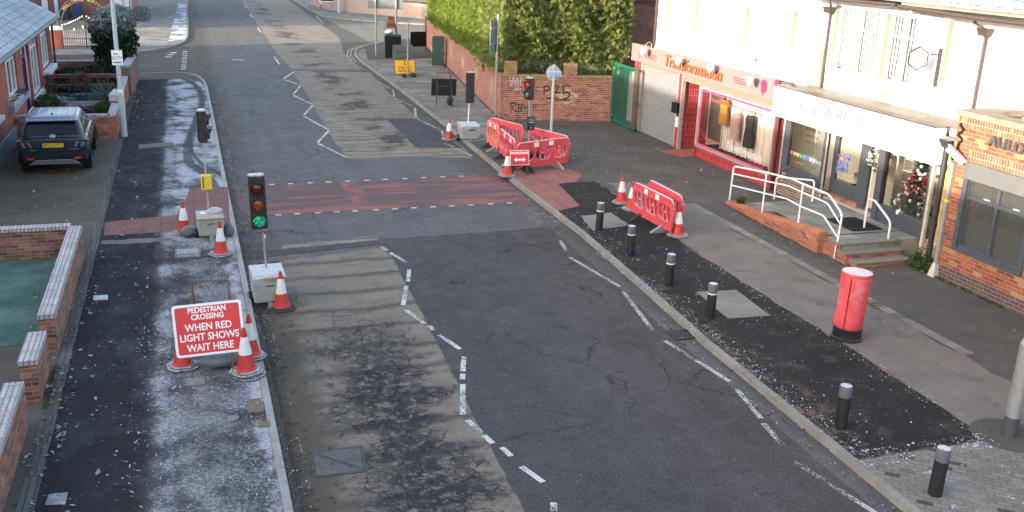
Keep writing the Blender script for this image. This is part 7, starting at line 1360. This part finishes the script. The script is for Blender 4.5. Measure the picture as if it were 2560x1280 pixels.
# loose conifer behind the graffiti wall
t = thing('conifer_tree', 'large shaggy conifer filling the space above the graffiti wall', 'tree', (14.6, 39.2, .1))
p_, n_ = boxshell(20000, -2.5, 3.1, -1.35, 2.4, 1.55, 5.9, ['-y', '+x', '+z', '-x'], [.6, .2, .12, .08])
lv = lump(p_ + 3, 1.7); cut = (p_[:, 2] < 2.1) & (p_[:, 0] > 1.4); p2 = p_ + n_ * (lv[:, None] * .34 - .06) - n_ * nr.random((len(p_), 1)) ** 1.5 * .55 + nr.normal(0, .05, p_.shape); p2[:, 0] = np.where(p_[:, 0] > 2.0, p2[:, 0] - .3 * (np.clip(3.2 - p_[:, 2], 0, 3)), p2[:, 0])
dr = n_ * .7 + nr.normal(0, .6, p_.shape) + np.array([-.1, 0, .1]); v, f = sprays(p2, dr, nr.uniform(.13, .28, len(p_)), np.full(len(p_), .013), 6, .9, .1); npmesh('foliage', v, f, P['conifer'], t)
MB().box(-2.2, 2.2, -.75, 2.2, 1.3, 5.6).build('dark_core', leafmat('conifer_core', (.008, .018, .01), (.016, .032, .014), 0, 0), t); MB().cyl((0, .6, 0), (0, .6, 4.5), .16, .06).cyl((-1.4, .6, 0), (-1.2, .6, 3.5), .1, .05).build('trunk', P['bark'], t)  # added dark box fills the depth behind the sprays
# tall dark bush on the corner and low shrubs
def leafball(name, label, cat, loc, parts, n, L, wd, mat, core=True, k=4, fan=1.1, trunk=None):
    t = thing(name, label, cat, loc); P2 = []; N2 = []
    for (cx, cy, cz, rx, ry, rz_, wt) in parts:
        m = int(n * wt); q = nr.normal(size=(m, 3)); q /= np.linalg.norm(q, axis=1, keepdims=True); rr_ = (.62 + .38 * nr.random((m, 1)) ** .6) * (1 + .13 * lump(q * 2 + cx * 3 + cz, 2.)[:, None]); P2.append(q * np.array([rx, ry, rz_]) * rr_ + np.array([cx, cy, cz])); N2.append(q)
    p_ = np.concatenate(P2); n_ = np.concatenate(N2); v, f = sprays(p_, n_ * .6 + nr.normal(0, .6, p_.shape) + np.array([0, 0, .15]), np.full(len(p_), L), np.full(len(p_), wd), k, fan); npmesh('foliage', v, f, mat, t)
    if trunk:
        b = MB()
        for (a, c, r0, r1) in trunk: b.cyl(a, c, r0, r1, 8)
        b.build('trunk', P['bark'], t)
    return t
leafball('bush', 'tall dark frosted bush at the corner of the cottage garden', 'bush', (-3.0, 48.2, .1), [(0, 0, 2.5, .98, .95, .85, .4), (.1, 0, 1.8, 1.0, .95, .75, .32), (-.1, 0, 1.1, .7, .8, .55, .16), (.25, .2, 3.05, .6, .6, .4, .12)], 3400, .16, .032, P['bush'], trunk=[((-.1, 0, 0), (0, 0, 2.2), .09, .05), ((.15, .1, 0), (.5, .2, 2.0), .06, .03), ((-.2, 0, .2), (-.5, .1, 1.9), .05, .03)])
leafball('shrub', 'low dark shrubbery between the rail fence and the tall bush', 'shrub', (-3.9, 46.6, .1), [(-.7, 0, .35, .85, 1.5, .55, .5), (.5, .2, .4, .9, 1.8, .6, .5)], 2200, .13, .026, leafmat('dark_shrub', (.012, .018, .01), (.03, .034, .02), .12, .1))
leafball('shrub', 'scruffy frosted shrub by the cottage wall above the car roof', 'shrub', (-4.95, 40.0, .1), [(0, 0, .35, .45, 1.0, .45, .7), (.35, -.2, .25, .35, .6, .3, .3)], 900, .12, .022, P['shrub'])
leafball('shrub', 'white frosted shrub beside the white block', 'shrub', (-4.45, 40.3, .1), [(0, 0, .3, .22, .3, .3, 1.)], 260, .12, .03, leafmat('white_shrub', (.3, .32, .33), (.5, .52, .56), .8))
leafball('shrub', 'green tufted plant at the right of the cottage garden bed', 'shrub', (-2.95, 39.6, .1), [(0, 0, .22, .32, .8, .3, 1.)], 600, .14, .018, leafmat('green_tuft', (.03, .07, .01), (.09, .14, .03), .3))
leafball('shrub', 'dry brown shrub behind the garden pots', 'shrub', (-4.0, 43.0, .1), [(0, 0, .8, .35, .3, .45, 1.)], 260, .1, .012, leafmat('dry_twig', (.08, .05, .03), (.16, .1, .06), .3)); leafball('shrub', 'small dry shrub growing in the terracotta pot', 'shrub', (-5.05, 42.5, .5), [(0, 0, .3, .2, .2, .35, 1.)], 180, .1, .012, P['shrub'])
leafball('shrub', 'frosted bush beside the far brick building', 'shrub', (-2.9, 81.0, .1), [(0, 0, .5, .7, .9, .6, 1.)], 500, .16, .04, leafmat('grey_shrub', (.1, .11, .1), (.3, .31, .32), .7))
t = thing('yucca', 'spiky yucca in the cottage garden before the lamp post', 'plant', (-2.95, 41.2, .1)); n = 90; q = nr.normal(size=(n, 3)); q[:, 2] = np.abs(q[:, 2]) * .9 + .15; v, f = sprays(np.tile([[0, 0, .45]], (n, 1)), q, np.full(n, .75), np.full(n, .022), 1, 0); npmesh('leaves', v, f, P['yucca'], t); MB().cyl((0, 0, 0), (0, 0, .5), .06).build('trunk', P['bark'], t)
for (x, y, r, lab) in ((15.75, 17.25, .34, 'green weed growing at the foot of the black drainpipe'), (14.45, 23.0, .13, 'little weed on the low end of the ramp coping')):
    leafball('weed', lab, 'plant', (x, y, .1 if r > .2 else .22), [(0, 0, r * .5, r * .8, r * .8, r * .6, 1.)], int(200 * r / .3), .09, .022, P['weed'], k=3)
# grass tufts and moss along the foot of the walls
def tufts(name, path, n, spread, L, mat, z=.1):
    q = []; path = [V(p) for p in path]; seg = [(b - a).length for a, b in zip(path, path[1:])]; tot = sum(seg)
    for _ in range(n):
        d = nr.random() * tot; i = 0
        while i < len(seg) - 1 and d > seg[i]: d -= seg[i]; i += 1
        pt = path[i].lerp(path[i + 1], min(1, d / seg[i])); q.append((pt.x + nr.normal(0, spread), pt.y + nr.normal(0, spread), z))
    q = np.array(q); v, f = sprays(q, nr.normal(0, .5, q.shape) + np.array([0, 0, .8]), np.full(n, L), np.full(n, .008), 4, .9); return stuff(npmesh(name, v, f, mat))
tufts('weeds', [(15.68, 16.8), (15.7, 15.6), (15.7, 14.6)], 170, .03, .06, P['weed']); tufts('weeds', [(-2.3, 14.6), (-2.3, 16.2)], 60, .03, .07, P['weed']); tufts('weeds', [(13.4, 50.0), (15.0, 61)], 160, .18, .1, P['weed']); tufts('weeds', [(14.1, 22.5), (13.98, 19)], 90, .03, .04, P['weed']); tufts('weeds', [(-2.28, 36), (-2.28, 44)], 160, .05, .07, leafmat('dry_grass', (.1, .09, .04), (.18, .16, .08), .3))
# leaves and crusts of frost on the ground
def litter(name, regions, smin, smax, mat, flat=.35, shape=5):
    VV = []; FF = []; o = 0
    for (x0, x1, y0, y1, z, n, cl) in regions:
        cx, cy = nr.uniform(x0, x1, max(1, n // 14)), nr.uniform(y0, y1, max(1, n // 14))
        for _ in range(n):
            if nr.random() < cl: i = nr.integers(len(cx)); x, y = cx[i] + nr.normal(0, .16), cy[i] + nr.normal(0, .22)
            else: x, y = nr.uniform(x0, x1), nr.uniform(y0, y1)
            x = min(max(x, x0), x1); y = min(max(y, y0), y1); s = smin + (smax - smin) * nr.random() ** 2.2; a0 = nr.uniform(0, 6.28); as_ = nr.uniform(.45, .95); tx, ty = nr.normal(0, flat, 2); e = a0
            for k in range(4):
                a = math.pi / 2 * k + nr.uniform(-.5, .5); u = s * math.cos(a) * nr.uniform(.7, 1.2); w_ = s * as_ * math.sin(a) * nr.uniform(.7, 1.2); X = u * math.cos(e) - w_ * math.sin(e); Y = u * math.sin(e) + w_ * math.cos(e); VV.append((x + X, y + Y, z + .006 + max(-.004, X * tx + Y * ty + s * .25)))
            FF.append((o, o + 1, o + 2, o + 3)); o += 4
    return stuff(npmesh(name, VV, FF, mat))
Z = .108
litter('fallen_leaves', [(-2.1, -.4, 8, 24, Z, 230, .5), (-2.1, .7, 8, 24, Z, 90, .2), (-2.1, -.3, 24, 46, Z, 260, .4), (-2.38, -1.95, 8, 20, Z, 260, .7), (-2.34, -1.9, 36, 48, Z, 260, .5), (-4.8, -2.3, 23, 31, Z, 130, .6), (-6, -2.6, 17.3, 20, Z, 190, .6), (-5, -2.7, 12, 14.8, .11, 120, .3)], .014, .055, P['leafpale'])
litter('fallen_leaves', [(11.4, 16.2, 25.5, 33.5, Z, 620, .5), (10, 12, 15, 27, Z, 120, .3), (13.3, 16, 17, 26, Z, 120, .3), (12, 15.6, 9, 17, Z, 60, .2), (14.4, 16.3, 22.2, 25, .12, 30, .4), (13.95, 14.15, 19, 23, Z, 40, .5)], .014, .045, P['leafpale'])
litter('frost_crust', [(8.8, 9.1, 10.3, 20, Z, 1000, .5), (8.75, 9.5, 10.3, 20, Z, 360, .7), (9.0, 10.0, 19, 24, Z, 420, .6), (8.9, 11.1, 10.3, 20, Z, 420, .5), (8.75, 11.1, 9.95, 10.35, Z, 560, .6), (11.0, 11.25, 10.2, 19, Z, 420, .7), (8.35, 8.62, 8, 17, .006, 200, .5), (8.9, 11.4, 8.6, 10.0, Z, 50, .5), (8.5, 9.1, 22, 26, .006, 120, .5)], .006, .024, P['frostchip'])
litter('frost_crust', [(.3, .8, 8, 24, Z, 1200, .2), (-.5, .8, 10, 23, Z, 1300, .4), (-1.1, -.4, 8, 18, Z, 900, .3), (.98, 1.22, 8, 33, .006, 1000, .75), (-2.1, -.5, 9, 22, Z, 260, .4), (.96, 1.5, 24, 33, .006, 160, .5)], .005, .022, P['frostchip'])
litter('gutter_debris', [(.97, 1.3, 6, 48, .004, 1500, .6), (1.0, 1.9, 8, 30, .004, 500, .3), (8.3, 8.66, 7, 20, .004, 350, .4), (9.2, 9.5, 30, 50, .004, 220, .5), (13.2, 14.6, 49, 58, Z, 420, .7)], .008, .045, P['dirtchip'])
litter('fallen_leaves', [(12.9, 13.6, 49.5, 56, Z, 200, .7)], .02, .06, plain('brown_leaf', (.22, .11, .06), .8, .4, 4))
